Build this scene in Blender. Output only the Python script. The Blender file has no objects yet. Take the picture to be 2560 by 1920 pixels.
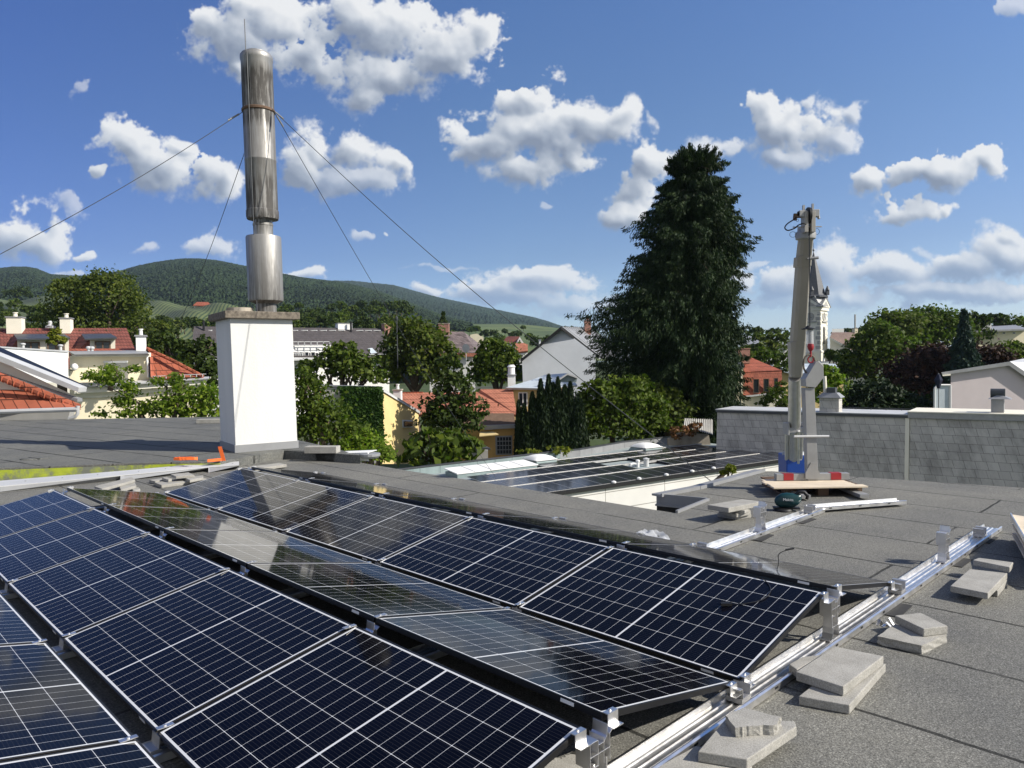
import bpy, math, random
import numpy as np
from mathutils import Matrix, Vector
S = bpy.context.scene
COL = S.collection
rnd = random.Random(7)
R = math.radians
# ---------------------------------------------------------------- camera
H = 1.877; FPX = 1825.0; PITCH = 0.031; ROLL = 0.0157
cd = bpy.data.cameras.new('camera'); cam = bpy.data.objects.new('camera', cd); COL.objects.link(cam)
cd.sensor_width = 36; cd.lens = 36 * FPX / 2560; cd.clip_start = .05; cd.clip_end = 20000
cf = Vector((0, math.cos(PITCH), -math.sin(PITCH)))
cr0 = Vector((1, 0, 0)); cu0 = cr0.cross(cf)
cr = math.cos(ROLL) * cr0 - math.sin(ROLL) * cu0
cu = math.sin(ROLL) * cr0 + math.cos(ROLL) * cu0
mw = Matrix((cr, cu, -cf)).transposed().to_4x4(); mw.translation = Vector((0, 0, H))
cam.matrix_world = mw
S.camera = cam
# ---------------------------------------------------------------- light, sky, exposure
SUN_AZ = math.atan2(.957, -.29); SUN_EL = R(35)
ld = bpy.data.lights.new('sun', 'SUN'); ld.energy = 5.0; ld.angle = R(.53); ld.color = (1, .94, .84)
sun = bpy.data.objects.new('sun', ld); COL.objects.link(sun)
sd = Vector((math.sin(SUN_AZ) * math.cos(SUN_EL), math.cos(SUN_AZ) * math.cos(SUN_EL), math.sin(SUN_EL)))
sun.rotation_euler = sd.to_track_quat('Z', 'Y').to_euler()
S.view_settings.view_transform = 'Standard'; S.view_settings.look = 'None'
S.view_settings.exposure = 0.38; S.view_settings.gamma = 1
S.render.film_transparent = False
# measured picture points -> directions (2560 x 1920 grid of the photograph)
def ray(x, y):
    return cf + cr * ((x - 1280) / FPX) - cu * ((y - 960) / FPX)
def G(q, z=0.0):
    d = ray(*q); t = (z - H) / d.z
    return Vector((0, 0, H)) + d * t
def D(q, Y):
    d = ray(*q); return Vector((0, 0, H)) + d * (Y / d.y)
def crop(ox, oy, s): return lambda x, y: (ox + x / s, oy + y / s)
dd = crop(0, 0, 2212 / 2560)
c1 = crop(0, 640, 3.95); c2 = crop(500, 560, 3.95); c3 = crop(720, 780, 3.95); c4 = crop(1200, 760, 3.95)
c5 = crop(1760, 480, 3.95); c6 = crop(1840, 860, 3.95); c7 = crop(2080, 700, 4.608); c8 = crop(0, 640, 6.9125)
z1 = crop(0, 1000, 3.456); z3 = crop(640, 1100, 3.456); z4 = crop(1280, 1400, 3.19); z5 = crop(1920, 1300, 3.456)
z6 = crop(1600, 1160, 3.456); r1 = crop(1380, 1060, 3.814); r4 = crop(1100, 1080, 3.687); r5 = crop(360, 1140, 6.1444)
f8 = crop(460, 60, 2.765); k8 = crop(500, 700, 3.317); b2 = crop(1700, 1700, 5.53)
sL = crop(0, 0, 1.728); sR = crop(1280, 0, 1.728)

# cloud lobes measured on the photograph (centre, radii, tilt)
CL = [(1000,190,170,130,0),(1150,70,230,100,0),(1350,240,180,150,0),(1620,110,260,150,0),(1650,330,220,110,0),
  (1900,260,240,130,-20),(2080,150,100,120,0),(1560,420,110,80,0),(910,110,80,90,0),(1000,300,80,60,0),
  (570,640,120,120,0),(700,740,210,95,12),(970,790,90,80,0),(780,640,90,60,30),(850,765,130,75,0),(400,745,60,35,0),
  (1300,720,100,150,0),(1390,640,110,90,0),(1550,650,110,70,0),(1690,720,110,60,45),(1480,770,190,70,0,.8),
  (90,1020,180,125,0),(200,1080,90,75,0),(300,890,55,50,0,.5),(370,1110,55,24,0),(630,1090,45,28,0,.6),(920,1070,110,55,0,.8),
  (1290,1180,100,30,0),(335,385,32,28,0,.4),(1570,1025,40,20,0,.6),(1680,1000,22,12,0,.7),(200,1195,190,20,0,.6),(1830,1255,60,22,0),
  (2110,1250,190,50,-5),(1900,1155,130,10,0,.4)]
CR = [(60,430,150,100,0),(-100,600,170,100,0),(150,600,200,140,0),(350,540,180,100,0),(460,490,80,80,0),(40,730,160,80,0),
  (0,560,120,80,0),(250,680,90,50,0),(590,730,95,110,0),(560,830,100,80,0),(480,930,110,50,-30),(840,640,130,45,-10,.8),
  (1200,560,210,90,-10),(1180,680,150,60,-5,.8),(1300,450,36,50,0,.8),(1460,510,90,32,-35,.8),(1080,520,80,80,0),(1360,610,80,60,0,.8),
  (1560,790,100,75,0),(1850,740,240,75,-15),(2060,700,90,80,0),(1680,910,150,50,-8),(1860,900,50,25,0),
  (90,1210,240,60,0),(-60,1270,240,55,0),(260,1330,260,60,0,.7),(1160,1230,180,80,-20),(1370,1160,100,120,0),(1040,1150,60,14,-20,.6),
  (1640,1180,180,80,0),(1950,1160,200,70,0),(2150,1100,150,110,0),(1900,1270,450,50,0),(2190,1010,80,40,0),(1100,1310,220,40,0,.6),
  (1420,1290,230,60,0,.8),(690,1190,120,60,0,.8),(980,1230,80,60,0),(140,890,36,16,0,.4),(590,530,22,30,0,.6),(2180,30,80,50,0,.6),(1780,1080,30,22,0,.5)]
# ---------------------------------------------------------------- procedural cloud cover, computed as a density map over sky directions
def cloud_map():
    SX, X0, X1, Y0, Y1 = 1.7, -500, 3060, -420, 960
    nx = int((X1 - X0) / SX); ny = int((Y1 - Y0) / SX)
    gx, gy = np.meshgrid(X0 + SX * np.arange(nx), Y0 + SX * np.arange(ny))      # gy grows downwards
    def fbm(seed, beta, lo, cut=620):
        rg = np.random.RandomState(seed); n = 2048; f = np.fft.fftfreq(n) * n; kx, ky = np.meshgrid(f[:n // 2 + 1], f); k = np.hypot(kx, ky)
        sp = np.where(k > lo, 1 / np.maximum(k, 1) ** beta, 0) * np.exp(-(k / cut) ** 2)
        a = np.fft.irfft2(np.fft.rfft2(rg.normal(size=(n, n))) * sp); a /= a.std(); return a
    def blur(a, s):
        fy, fx = np.fft.fftfreq(ny)[:, None], np.fft.rfftfreq(nx)[None]; return np.fft.irfft2(np.fft.rfft2(a) * np.exp(-2 * (math.pi * s) ** 2 * (fx * fx + fy * fy)), s=a.shape)
    tall = np.clip((gy - 560) / 260, 0, 1)
    def samp(a, s=1.0, oy=1.0):
        ix = (gx / SX * s).astype(int) % 2048; iy = (gy / SX * s * oy).astype(int) % 2048; return a[iy, ix]
    def mixs(a): return samp(a) * (1 - tall) + samp(a, 1.8, 1.3) * tall
    wx, wy = mixs(fbm(1, 2.2, 12)) * (15 - 8 * tall), mixs(fbm(2, 2.2, 12)) * (12 - 7 * tall)
    n1, n2, n3 = mixs(fbm(3, 1.9, 14)), mixs(fbm(4, 1.5, 40)), mixs(fbm(5, 2.4, 8))
    px, py = gx + wx, gy + wy
    acc = np.full(gx.shape, -9.0); base = np.zeros(gx.shape); wsum = np.full(gx.shape, 1e-6); br = np.zeros(gx.shape); opw = np.zeros(gx.shape)
    for f, l in ((sL, CL), (sR, CR)):
        for b_ in l:
            x, y, rx, ry, ro = b_[:5]; soft = b_[5] if len(b_) > 5 else 1.0; gl_ = b_[6] if len(b_) > 6 else 0
            cx, cy = f(x, y); rx, ry = rx / 1.728 * 1.12, ry / 1.728 * 1.12; c, s = math.cos(R(ro)), math.sin(R(ro)); dx, dy = px - cx, py - cy
            d = np.sqrt(((dx * c + dy * s) / rx) ** 2 + ((-dx * s + dy * c) / ry) ** 2); v = (1 - d) * soft
            w = np.exp(np.clip(v * 7, -30, 20)); base += w * np.clip(dy / ry - dx / rx * .35, -1.4, 1.4); br += w * gl_; wsum += w; opw += w * soft
            h = np.maximum(.22 - np.abs(acc - v), 0) / .22; acc = np.maximum(acc, v) + h * h * .22 * .25
    base /= wsum; br /= wsum
    bill = .30 - np.abs(n1) * .30                       # billowy puffs
    n4 = mixs(fbm(6, 1.35, 90, 900)); dens = acc + .035 + n1 * .095 + n3 * .05 + n2 * .075 + n4 * .035 + bill * .38 - .05 * np.clip(base, 0, 1)
    edge = .34 + .40 * np.clip(base + .2, 0, 1) + .12 * n3
    a = np.clip((dens + .0) / np.maximum(edge, .1), 0, 1); alpha = a * a * (3 - 2 * a)
    t_ = np.clip(dens, 0, 1.1) + .10 * np.clip(bill, -.3, .3) * a; ts = blur(t_, 3.0); tb = blur(t_, 9.0)
    sh = np.zeros_like(ts)
    for k in range(1, 13):
        dx, dy = int(round(k * 4.0)), int(round(k * 3.4)); q = np.zeros_like(ts); q[dy:, :-dx] = ts[:-dy, dx:]; sh += q / 12
    def rel(a, k): gy_, gx_ = np.gradient(a); return (-gx_ * .7 + gy_ * .7) * k
    r_ = np.clip(rel(ts, 7) + rel(tb, 16), -.5, .6)
    lum = .33 + .66 * np.exp(-2.2 * sh) + .42 * r_ - .40 * np.clip(base + .25, 0, 1.2) * np.clip(tb * 2.2, 0, 1) + .05 * n3 + .05 * n1 + .022 * n2 + br
    lum = np.clip(lum, .05, 1.0)
    stops = np.array([.05, .35, .62, .92]); cr_ = np.array([.26, .44, .70, .95]); cg_ = np.array([.31, .495, .74, .96]); cb_ = np.array([.41, .59, .80, .97])
    rgb = np.stack([np.interp(lum, stops, q) for q in (cr_, cg_, cb_)], -1)
    far = (np.clip((gy - 560) / 250, 0, 1) * .75 * (1 - np.clip(lum - .1, 0, 1)))[..., None]; rgb = rgb * (1 - far) + np.array([.33, .47, .74]) * far
    alpha = alpha * (.97 - .10 * tall) * np.clip(opw / wsum, .2, 1) ** .9; m_ = 12; alpha[:m_] = 0; alpha[:, :m_] = 0; alpha[:, -m_:] = 0
    return np.concatenate([rgb, alpha[..., None]], -1)[::-1].astype(np.float32), (X0, X0 + SX * nx, Y0, Y0 + SX * ny)
W = bpy.data.worlds.new("World"); S.world = W; W.use_nodes = True
def world():
    nt = W.node_tree; N = nt.nodes; L = nt.links; N.clear()
    out = N.new('ShaderNodeOutputWorld'); bg = N.new('ShaderNodeBackground'); bg.inputs[1].default_value = .077
    L.new(bg.outputs[0], out.inputs[0])
    sky = N.new('ShaderNodeTexSky'); sky.sky_type = 'NISHITA'; sky.sun_disc = False
    sky.sun_elevation = SUN_EL; sky.sun_rotation = SUN_AZ; sky.altitude = 200
    sky.air_density = 1.0; sky.dust_density = 0.0; sky.ozone_density = 1.5
    def m(op, a, b=None, c=None):
        n = N.new('ShaderNodeMath'); n.operation = op
        for i, v in enumerate((a, b, c)):
            if v is None: continue
            if isinstance(v, (int, float)): n.inputs[i].default_value = v
            else: L.new(v, n.inputs[i])
        return n.outputs[0]
    tc = N.new('ShaderNodeTexCoord'); sp = N.new('ShaderNodeSeparateXYZ'); L.new(tc.outputs['Generated'], sp.inputs[0])
    # a little more blue, deeper away from the sun, as the phone camera renders it
    def ramp(fac, stops):
        q = N.new('ShaderNodeValToRGB'); L.new(fac, q.inputs[0]); e = q.color_ramp.elements
        while len(e) < len(stops): e.new(.5)
        for k, (p_, c_) in enumerate(stops): e[k].position = p_; e[k].color = (*c_, 1)
        return q.outputs[0]
    def mulc(a, b):
        q = N.new('ShaderNodeMix'); q.data_type = 'RGBA'; q.blend_type = 'MULTIPLY'; q.inputs[0].default_value = 1; L.new(a, q.inputs[6]); L.new(b, q.inputs[7]); return q.outputs[2]
    tx = ramp(m('MULTIPLY_ADD', sp.outputs[0], .5, .5), [(.18, (.33, .45, .80)), (.50, (.74, .86, 1.02)), (.78, (.96, 1.02, 1.15))])
    tz = ramp(sp.outputs[2], [(.0, (1.25, 1.2, 1.32)), (.05, (1.15, 1.12, 1.22)), (.14, (.96, .95, 1.06)), (.30, (.98, 1.06, 1.17)), (.5, (1.0, 1.17, 1.42))])
    sk = mulc(mulc(sky.outputs[0], tx), tz)
    px, (X0, X1, Y0, Y1) = cloud_map(); h, w = px.shape[:2]
    im = bpy.data.images.new('cloud_density', w, h, alpha=True, float_buffer=True, is_data=True); im.colorspace_settings.name = 'Non-Color'
    im.alpha_mode = 'CHANNEL_PACKED'
    im.pixels.foreach_set(px.ravel()); im.update(); im.pack()
    yy = m('MAXIMUM', sp.outputs[1], .02); u = m('DIVIDE', sp.outputs[0], yy); v = m('DIVIDE', sp.outputs[2], yy)
    # direction -> map coordinates (gnomonic map about north, levelled and pitched like the measurement)
    P2 = [Vector(cr), Vector(cu), Vector(cf)]
    def dot(a):
        n = N.new('ShaderNodeVectorMath'); n.operation = 'DOT_PRODUCT'; n.inputs[1].default_value = a; L.new(tc.outputs['Generated'], n.inputs[0]); return n.outputs['Value']
    a, b, c = dot(P2[0]), dot(P2[1]), m('MAXIMUM', dot(P2[2]), .02)
    X = m('MULTIPLY_ADD', m('DIVIDE', a, c), FPX, 1280); Y = m('MULTIPLY_ADD', m('DIVIDE', b, c), -FPX, 960)
    U = m('DIVIDE', m('SUBTRACT', X, X0), X1 - X0); V = m('SUBTRACT', 1.0, m('DIVIDE', m('SUBTRACT', Y, Y0), Y1 - Y0))
    cv = N.new('ShaderNodeCombineXYZ'); L.new(U, cv.inputs[0]); L.new(V, cv.inputs[1])
    it = N.new('ShaderNodeTexImage'); it.image = im; it.extension = 'CLIP'; it.interpolation = 'Linear'; L.new(cv.outputs[0], it.inputs[0])
    al = m('MULTIPLY', it.outputs['Alpha'], m('GREATER_THAN', sp.outputs[1], .03))
    cm = N.new('ShaderNodeVectorMath'); cm.operation = 'SCALE'; cm.inputs['Scale'].default_value = 9.3; L.new(it.outputs['Color'], cm.inputs[0])
    mx = N.new('ShaderNodeMix'); mx.data_type = 'RGBA'
    L.new(al, mx.inputs[0]); L.new(sk, mx.inputs[6]); L.new(cm.outputs[0], mx.inputs[7])
    # unseen broken cloud added behind the camera to whiten the ambient light
    bn = N.new('ShaderNodeTexNoise'); bn.inputs['Scale'].default_value = 2.6; bn.inputs['Detail'].default_value = 6; L.new(tc.outputs['Generated'], bn.inputs['Vector'])
    bm = ramp(bn.outputs['Fac'], [(.42, (0,) * 3), (.56, (1,) * 3)])
    back = m('MULTIPLY', bm, ramp(m('MULTIPLY', sp.outputs[1], -1.0), [(.05, (0,) * 3), (.3, (1,) * 3)]))
    mb = N.new('ShaderNodeMix'); mb.data_type = 'RGBA'; mb.inputs[7].default_value = (6.6, 6.4, 6.0, 1)
    L.new(back, mb.inputs[0]); L.new(mx.outputs[2], mb.inputs[6]); L.new(mb.outputs[2], bg.inputs[0])
world()
# ---------------------------------------------------------------- helpers
class MB:
    def __init__(s): s.v = []; s.f = []; s.k = None; s.m2 = None
    def second(s, mat): s.k = len(s.f); s.m2 = mat      # faces added from here on use a second material
    def add(s, vs, fs):
        o = len(s.v); s.v += [tuple(map(float, p)) for p in vs]; s.f += [tuple(i + o for i in f) for f in fs]; return s
    def box(s, x0, x1, y0, y1, z0, z1, M=None):
        vs = [Vector(p) for p in ((x0,y0,z0),(x1,y0,z0),(x1,y1,z0),(x0,y1,z0),(x0,y0,z1),(x1,y0,z1),(x1,y1,z1),(x0,y1,z1))]
        if M is not None: vs = [M @ p for p in vs]
        return s.add(vs, [(0,3,2,1),(4,5,6,7),(0,1,5,4),(1,2,6,5),(2,3,7,6),(3,0,4,7)])
    def cyl(s, p0, p1, r0, r1=None, n=14, cap=True):
        r1 = r0 if r1 is None else r1
        p0 = Vector(p0); p1 = Vector(p1); d = (p1 - p0).normalized()
        a = d.orthogonal().normalized(); b = d.cross(a); vs = []
        for p, r in ((p0, r0), (p1, r1)):
            for i in range(n):
                t = 2 * math.pi * i / n; vs.append(p + a * (r * math.cos(t)) + b * (r * math.sin(t)))
        fs = [(i, (i + 1) % n, n + (i + 1) % n, n + i) for i in range(n)]
        if cap: fs += [tuple(range(n))[::-1], tuple(range(n, 2 * n))]
        return s.add(vs, fs)
    def tube(s, pts, r, n=8):
        pts = [Vector(p) for p in pts]; vs = []; prev = None
        for i, p in enumerate(pts):
            t = (pts[min(i + 1, len(pts) - 1)] - pts[max(i - 1, 0)]).normalized()
            if prev is None: a = t.orthogonal().normalized()
            else: a = (prev - t * prev.dot(t)).normalized()
            prev = a; b = t.cross(a); rr = r[i] if isinstance(r, (list, tuple)) else r
            for k in range(n):
                w = 2 * math.pi * k / n; vs.append(p + a * (rr * math.cos(w)) + b * (rr * math.sin(w)))
        m = len(pts); fs = []
        for i in range(m - 1):
            for k in range(n): fs.append((i*n + k, i*n + (k+1) % n, (i+1)*n + (k+1) % n, (i+1)*n + k))
        fs += [tuple(range(n))[::-1], tuple(range((m-1)*n, m*n))]
        return s.add(vs, fs)
    def lathe(s, prof, c=(0,0,0), n=24):
        vs = []
        for r, z in prof:
            for k in range(n):
                t = 2 * math.pi * k / n; vs.append((c[0] + r * math.cos(t), c[1] + r * math.sin(t), c[2] + z))
        fs = []
        for i in range(len(prof) - 1):
            for k in range(n): fs.append((i*n + k, i*n + (k+1) % n, (i+1)*n + (k+1) % n, (i+1)*n + k))
        fs += [tuple(range(n))[::-1], tuple(range((len(prof)-1)*n, len(prof)*n))]
        return s.add(vs, fs)
    def poly(s, pts): return s.add(pts, [tuple(range(len(pts)))])
    def slab(s, pts, off):           # polygon given thickness by an offset vector
        n = len(pts); off = Vector(off); a = [Vector(p) for p in pts]
        return s.add(a + [p + off for p in a], [tuple(range(n)), tuple(range(n, 2*n))[::-1]] + [((i+1) % n, i, n + i, n + (i+1) % n) for i in range(n)])
    def prism(s, p2, z0, z1): return s.slab([(x, y, z1) for x, y in p2], (0, 0, z0 - z1))
    def sheet(s, prof, a0, a1, t=.003, axis='x'):   # folded sheet: profile (p,z) extruded along an axis
        n = len(prof); P = [Vector((p, z)) for p, z in prof]; up = []
        for i in range(n):
            d = (P[min(i+1, n-1)] - P[max(i-1, 0)]).normalized(); up.append(P[i] + Vector((-d.y, d.x)) * t)
        vs = []
        for a in (a0, a1):
            for q in P + up: vs.append((a, q.x, q.y) if axis == 'x' else (q.x, a, q.y))
        fs = []; m = 2 * n
        for i in range(n - 1):
            fs += [(i, i+1, m+i+1, m+i), (n+i+1, n+i, m+n+i, m+n+i+1), (i, n+i, n+i+1, i+1), (m+i, m+i+1, m+n+i+1, m+n+i)]
        fs += [(0, m, m+n, n), (n-1, 2*n-1, m+2*n-1, m+n-1)]
        return s.add(vs, fs)
    def build(s, name, mat, parent=None, origin=None, smooth=False, bevel=0, loc=None, rz=None):
        me = bpy.data.meshes.new(name)
        v = s.v if origin is None else [(a - origin[0], b - origin[1], c - origin[2]) for a, b, c in s.v]
        me.from_pydata(v, [], s.f); me.materials.append(mat); me.update()
        if s.m2:
            me.materials.append(s.m2)
            for i in range(s.k, len(s.f)): me.polygons[i].material_index = 1
        if smooth is True:
            for p in me.polygons: p.use_smooth = True
        o = bpy.data.objects.new(name, me); COL.objects.link(o)
        if parent: o.parent = parent
        if origin is not None and parent is None: o.location = origin
        if loc is not None: o.location = loc
        if rz is not None: o.rotation_euler.z = rz
        if smooth == 'auto':
            for p in me.polygons: p.use_smooth = True
            me.set_sharp_from_angle(angle=R(35))
        if bevel:
            b = o.modifiers.new('bevel', 'BEVEL'); b.width = bevel; b.segments = 2; b.limit_method = 'ANGLE'; b.angle_limit = R(40)
        return o
def tag(o, label=None, cat=None, group=None, kind=None):
    if label: o['label'] = label
    if cat: o['category'] = cat
    if group: o['group'] = group
    if kind: o['kind'] = kind
    return o
def thing(name, label, cat, loc=(0, 0, 0), rz=0, group=None):
    o = bpy.data.objects.new(name, None); COL.objects.link(o); o.empty_display_size = .2
    o.location = loc; o.rotation_euler.z = rz
    return tag(o, label, cat, group)
def copy_tree(o, parent=None):
    c = o.copy(); COL.objects.link(c); c.parent = parent
    for ch in list(o.children): copy_tree(ch, c)
    return c
# ---------------------------------------------------------------- materials
MATS = {}
class NT:
    def __init__(s, name):
        s.m = bpy.data.materials.new(name); s.m.use_nodes = True; s.t = s.m.node_tree; s.N = s.t.nodes; s.L = s.t.links
        s.b = s.N['Principled BSDF']; s.tc = s.N.new('ShaderNodeTexCoord')
    def n(s, typ, **k):
        q = s.N.new(typ)
        for a, v in k.items():
            if a in q.inputs.keys():
                if hasattr(v, 'is_linked') or isinstance(v, bpy.types.NodeSocket): s.L.new(v, q.inputs[a])
                else: q.inputs[a].default_value = v
            else: setattr(q, a, v)
        return q
    def math(s, op, a, b=None, c=None):
        q = s.N.new('ShaderNodeMath'); q.operation = op
        for i, v in enumerate((a, b, c)):
            if v is None: continue
            if isinstance(v, (int, float)): q.inputs[i].default_value = v
            else: s.L.new(v, q.inputs[i])
        return q.outputs[0]
    def noise(s, scale, detail=3, rough=.5, vec=None):
        q = s.N.new('ShaderNodeTexNoise'); q.inputs['Scale'].default_value = scale; q.inputs['Detail'].default_value = detail
        q.inputs['Roughness'].default_value = rough
        s.L.new(vec if vec is not None else s.tc.outputs['Object'], q.inputs['Vector']); return q.outputs['Fac']
    def ramp(s, fac, stops):
        q = s.N.new('ShaderNodeValToRGB'); s.L.new(fac, q.inputs[0]); e = q.color_ramp.elements
        while len(e) < len(stops): e.new(.5)
        for k, (p, c) in enumerate(stops): e[k].position = p; e[k].color = (*c, 1) if len(c) == 3 else c
        return q.outputs[0]
    def mix(s, f, a, b, mode='MIX'):
        q = s.N.new('ShaderNodeMix'); q.data_type = 'RGBA'; q.blend_type = mode
        for i, v in ((0, f), (6, a), (7, b)):
            if isinstance(v, (int, float)): q.inputs[i].default_value = v
            elif isinstance(v, tuple): q.inputs[i].default_value = (*v[:3], 1)
            else: s.L.new(v, q.inputs[i])
        return q.outputs[2]
    def vec(s, x, y, z=0.0):
        q = s.N.new('ShaderNodeCombineXYZ')
        for i, v in enumerate((x, y, z)):
            if isinstance(v, (int, float)): q.inputs[i].default_value = v
            else: s.L.new(v, q.inputs[i])
        return q.outputs[0]
    def sep(s, v=None):
        q = s.N.new('ShaderNodeSeparateXYZ'); s.L.new(v if v is not None else s.tc.outputs['Object'], q.inputs[0]); return q.outputs
    def bump(s, h, strength=.3, dist=.01):
        q = s.N.new('ShaderNodeBump'); q.inputs['Strength'].default_value = strength; q.inputs['Distance'].default_value = dist
        s.L.new(h, q.inputs['Height']); s.L.new(q.outputs[0], s.b.inputs['Normal'])
    def out(s, color=None, rough=None, metal=None, spec=None):
        for k, v in (('Base Color', color), ('Roughness', rough), ('Metallic', metal), ('Specular IOR Level', spec)):
            if v is None: continue
            if isinstance(v, (int, float)): s.b.inputs[k].default_value = v
            elif isinstance(v, tuple): s.b.inputs[k].default_value = (*v[:3], 1)
            else: s.L.new(v, s.b.inputs[k])
        return s.m
def mul(c, k): return tuple(min(1, a * k) for a in c)
def plain(name, c, rough=.7, metal=0, var=.12, scale=4, bs=0, bscale=60, bd=.004, spec=.4, streak=False):
    if name in MATS: return MATS[name]
    t = NT(name); sc = t.tc.outputs['Object']
    if streak:
        x, y, z = t.sep(); sc = t.vec(x, y, t.math('MULTIPLY', z, .12))
    f = t.noise(scale, 5, .6, sc)
    col = t.ramp(f, [(.3, mul(c, 1 - var)), (.7, mul(c, 1 + var))])
    if bs: t.bump(t.noise(bscale, 4, .6), bs, bd)
    MATS[name] = t.out(col, rough, metal, spec); return MATS[name]
def tiles(name, c, w=.3, h=.35, rough=.75, var=.25, mortar=.02, dark=.25, bs=.6, slope=1.0, lap=True, mc=None, stain=0):
    if name in MATS: return MATS[name]
    t = NT(name); x, y, z = t.sep()
    v = t.vec(t.math('ADD', x, y), t.math('MULTIPLY', z, slope))
    q = t.n('ShaderNodeTexBrick'); t.L.new(v, q.inputs['Vector']); q.inputs['Scale'].default_value = 1
    q.inputs['Brick Width'].default_value = w; q.inputs['Row Height'].default_value = h
    q.inputs['Mortar Size'].default_value = mortar; q.inputs['Mortar Smooth'].default_value = .2
    q.inputs['Color1'].default_value = (*mul(c, 1 - var), 1); q.inputs['Color2'].default_value = (*mul(c, 1 + var), 1)
    q.inputs['Mortar'].default_value = (*(mc or mul(c, dark)), 1)
    f = t.noise(1.2, 5, .65)
    col = t.mix(.8, q.outputs['Color'], t.ramp(f, [(.3, (.72,) * 3), (.7, (1.15,) * 3)]), 'MULTIPLY')
    if stain:
        vs = t.vec(t.math('MULTIPLY', t.math('ADD', x, y), 1.6), t.math('MULTIPLY', z, .25), 0)
        col = t.mix(t.ramp(t.noise(1.6, 6, .7, vs), [(.55, (0,)*3), (.75, (stain,)*3)]), col, mul(c, .35))
    hgt = t.math('FRACT', t.math('DIVIDE', t.math('MULTIPLY', z, slope), h))
    t.bump(t.math('SUBTRACT', t.math('MULTIPLY', hgt, -1.0), t.math('MULTIPLY', q.outputs['Fac'], .5)), bs, .03)
    MATS[name] = t.out(col, rough, 0, .3); return MATS[name]
def leafmat(name, c, var=.35, trans=.35, warm=(1.25, 1.1, .6)):
    if name in MATS: return MATS[name]
    t = NT(name); geo = t.N.new('ShaderNodeNewGeometry')
    f = t.noise(.7, 3, .6); rp = geo.outputs['Random Per Island']
    k = t.math('MULTIPLY_ADD', rp, .6, t.math('MULTIPLY', f, .6))
    col = t.ramp(k, [(.2, mul(c, 1 - var)), (.6, c), (.95, tuple(a * b * 1.25 for a, b in zip(c, warm)))])
    t.out(col, .6, 0, .15)
    tr = t.N.new('ShaderNodeBsdfTranslucent'); t.L.new(t.mix(1.0, col, (.9, 1.25, .45), 'MULTIPLY'), tr.inputs[0])
    ms = t.N.new('ShaderNodeMixShader'); ms.inputs[0].default_value = trans
    t.L.new(t.b.outputs[0], ms.inputs[1]); t.L.new(tr.outputs[0], ms.inputs[2])
    t.L.new(ms.outputs[0], t.N['Material Output'].inputs[0])
    MATS[name] = t.m; return t.m
def bitumen(name, c, rot, off, roww, width, dark=.22, mort=.015):
    t = NT(name); o = t.tc.outputs['Object']
    mp = t.n('ShaderNodeMapping'); t.L.new(o, mp.inputs['Vector']); mp.inputs['Rotation'].default_value = (0, 0, rot); mp.inputs['Location'].default_value = (off[0], off[1], 0)
    wv = t.n('ShaderNodeTexNoise', Scale=1.7, Detail=4.0); t.L.new(o, wv.inputs['Vector'])
    ad = t.n('ShaderNodeVectorMath', operation='MULTIPLY_ADD'); t.L.new(wv.outputs['Color'], ad.inputs[0]); ad.inputs[1].default_value = (.05, .05, 0); t.L.new(mp.outputs[0], ad.inputs[2])
    q = t.n('ShaderNodeTexBrick'); t.L.new(ad.outputs[0], q.inputs['Vector']); q.inputs['Scale'].default_value = 1
    q.inputs['Brick Width'].default_value = width; q.inputs['Row Height'].default_value = roww; q.inputs['Mortar Size'].default_value = mort
    q.inputs['Mortar Smooth'].default_value = .3; q.offset = .37; q.inputs['Color1'].default_value = (.93,) * 3 + (1,); q.inputs['Color2'].default_value = (1.04,) * 3 + (1,)
    q.inputs['Mortar'].default_value = (dark,) * 3 + (1,)
    gr = t.noise(95, 4, .85); g2 = t.noise(28, 3, .7); big = t.noise(.55, 5, .65); mid = t.noise(3.5, 4, .6)
    base = t.ramp(gr, [(.34, mul(c, .30)), (.46, mul(c, .78)), (.56, mul(c, 1.25)), (.66, mul(c, 2.5))])
    base = t.mix(1.0, base, t.ramp(g2, [(.3, (.74,)*3), (.7, (1.26,)*3)]), 'MULTIPLY')
    base = t.mix(1.0, base, t.ramp(big, [(.3, (.76, .77, .80)), (.7, (1.2, 1.18, 1.12))]), 'MULTIPLY')
    base = t.mix(1.0, base, t.ramp(mid, [(.3, (.93,)*3), (.7, (1.06,)*3)]), 'MULTIPLY')
    br = t.noise(.9, 4, .6)
    sm = t.math('MULTIPLY', q.outputs['Fac'], t.ramp(br, [(.36, (.15,)*3), (.5, (1,)*3)]))
    base = t.mix(1.0, base, t.mix(sm, (1, 1, 1), (dark,)*3), 'MULTIPLY')
    t.bump(t.math('SUBTRACT', t.math('ADD', gr, t.math('MULTIPLY', mid, .6)), t.math('MULTIPLY', q.outputs['Fac'], 1.2)), .6, .006)
    return t.out(base, .88, 0, .25)
M = MATS
M['bitumen'] = bitumen('bitumen', (.162, .160, .146), R(90), (.3, .2), 1.0, 5.5)
M['bitumen2'] = bitumen('bitumen2', (.135, .137, .128), R(35), (0, 0), .93, 6, .2, .03)
def concrete():
    t = NT('concrete'); f = t.noise(5, 6, .7); g = t.noise(140, 2, .7)
    c = t.ramp(f, [(.3, (.29, .28, .25)), (.7, (.44, .425, .385))])
    c = t.mix(1.0, c, t.ramp(g, [(.35, (.72,)*3), (.55, (1,)*3), (.7, (1.25,)*3)]), 'MULTIPLY')
    t.bump(t.math('ADD', f, g), .35, .004); return t.out(c, .9, 0, .25)
M['concrete'] = concrete()
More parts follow.
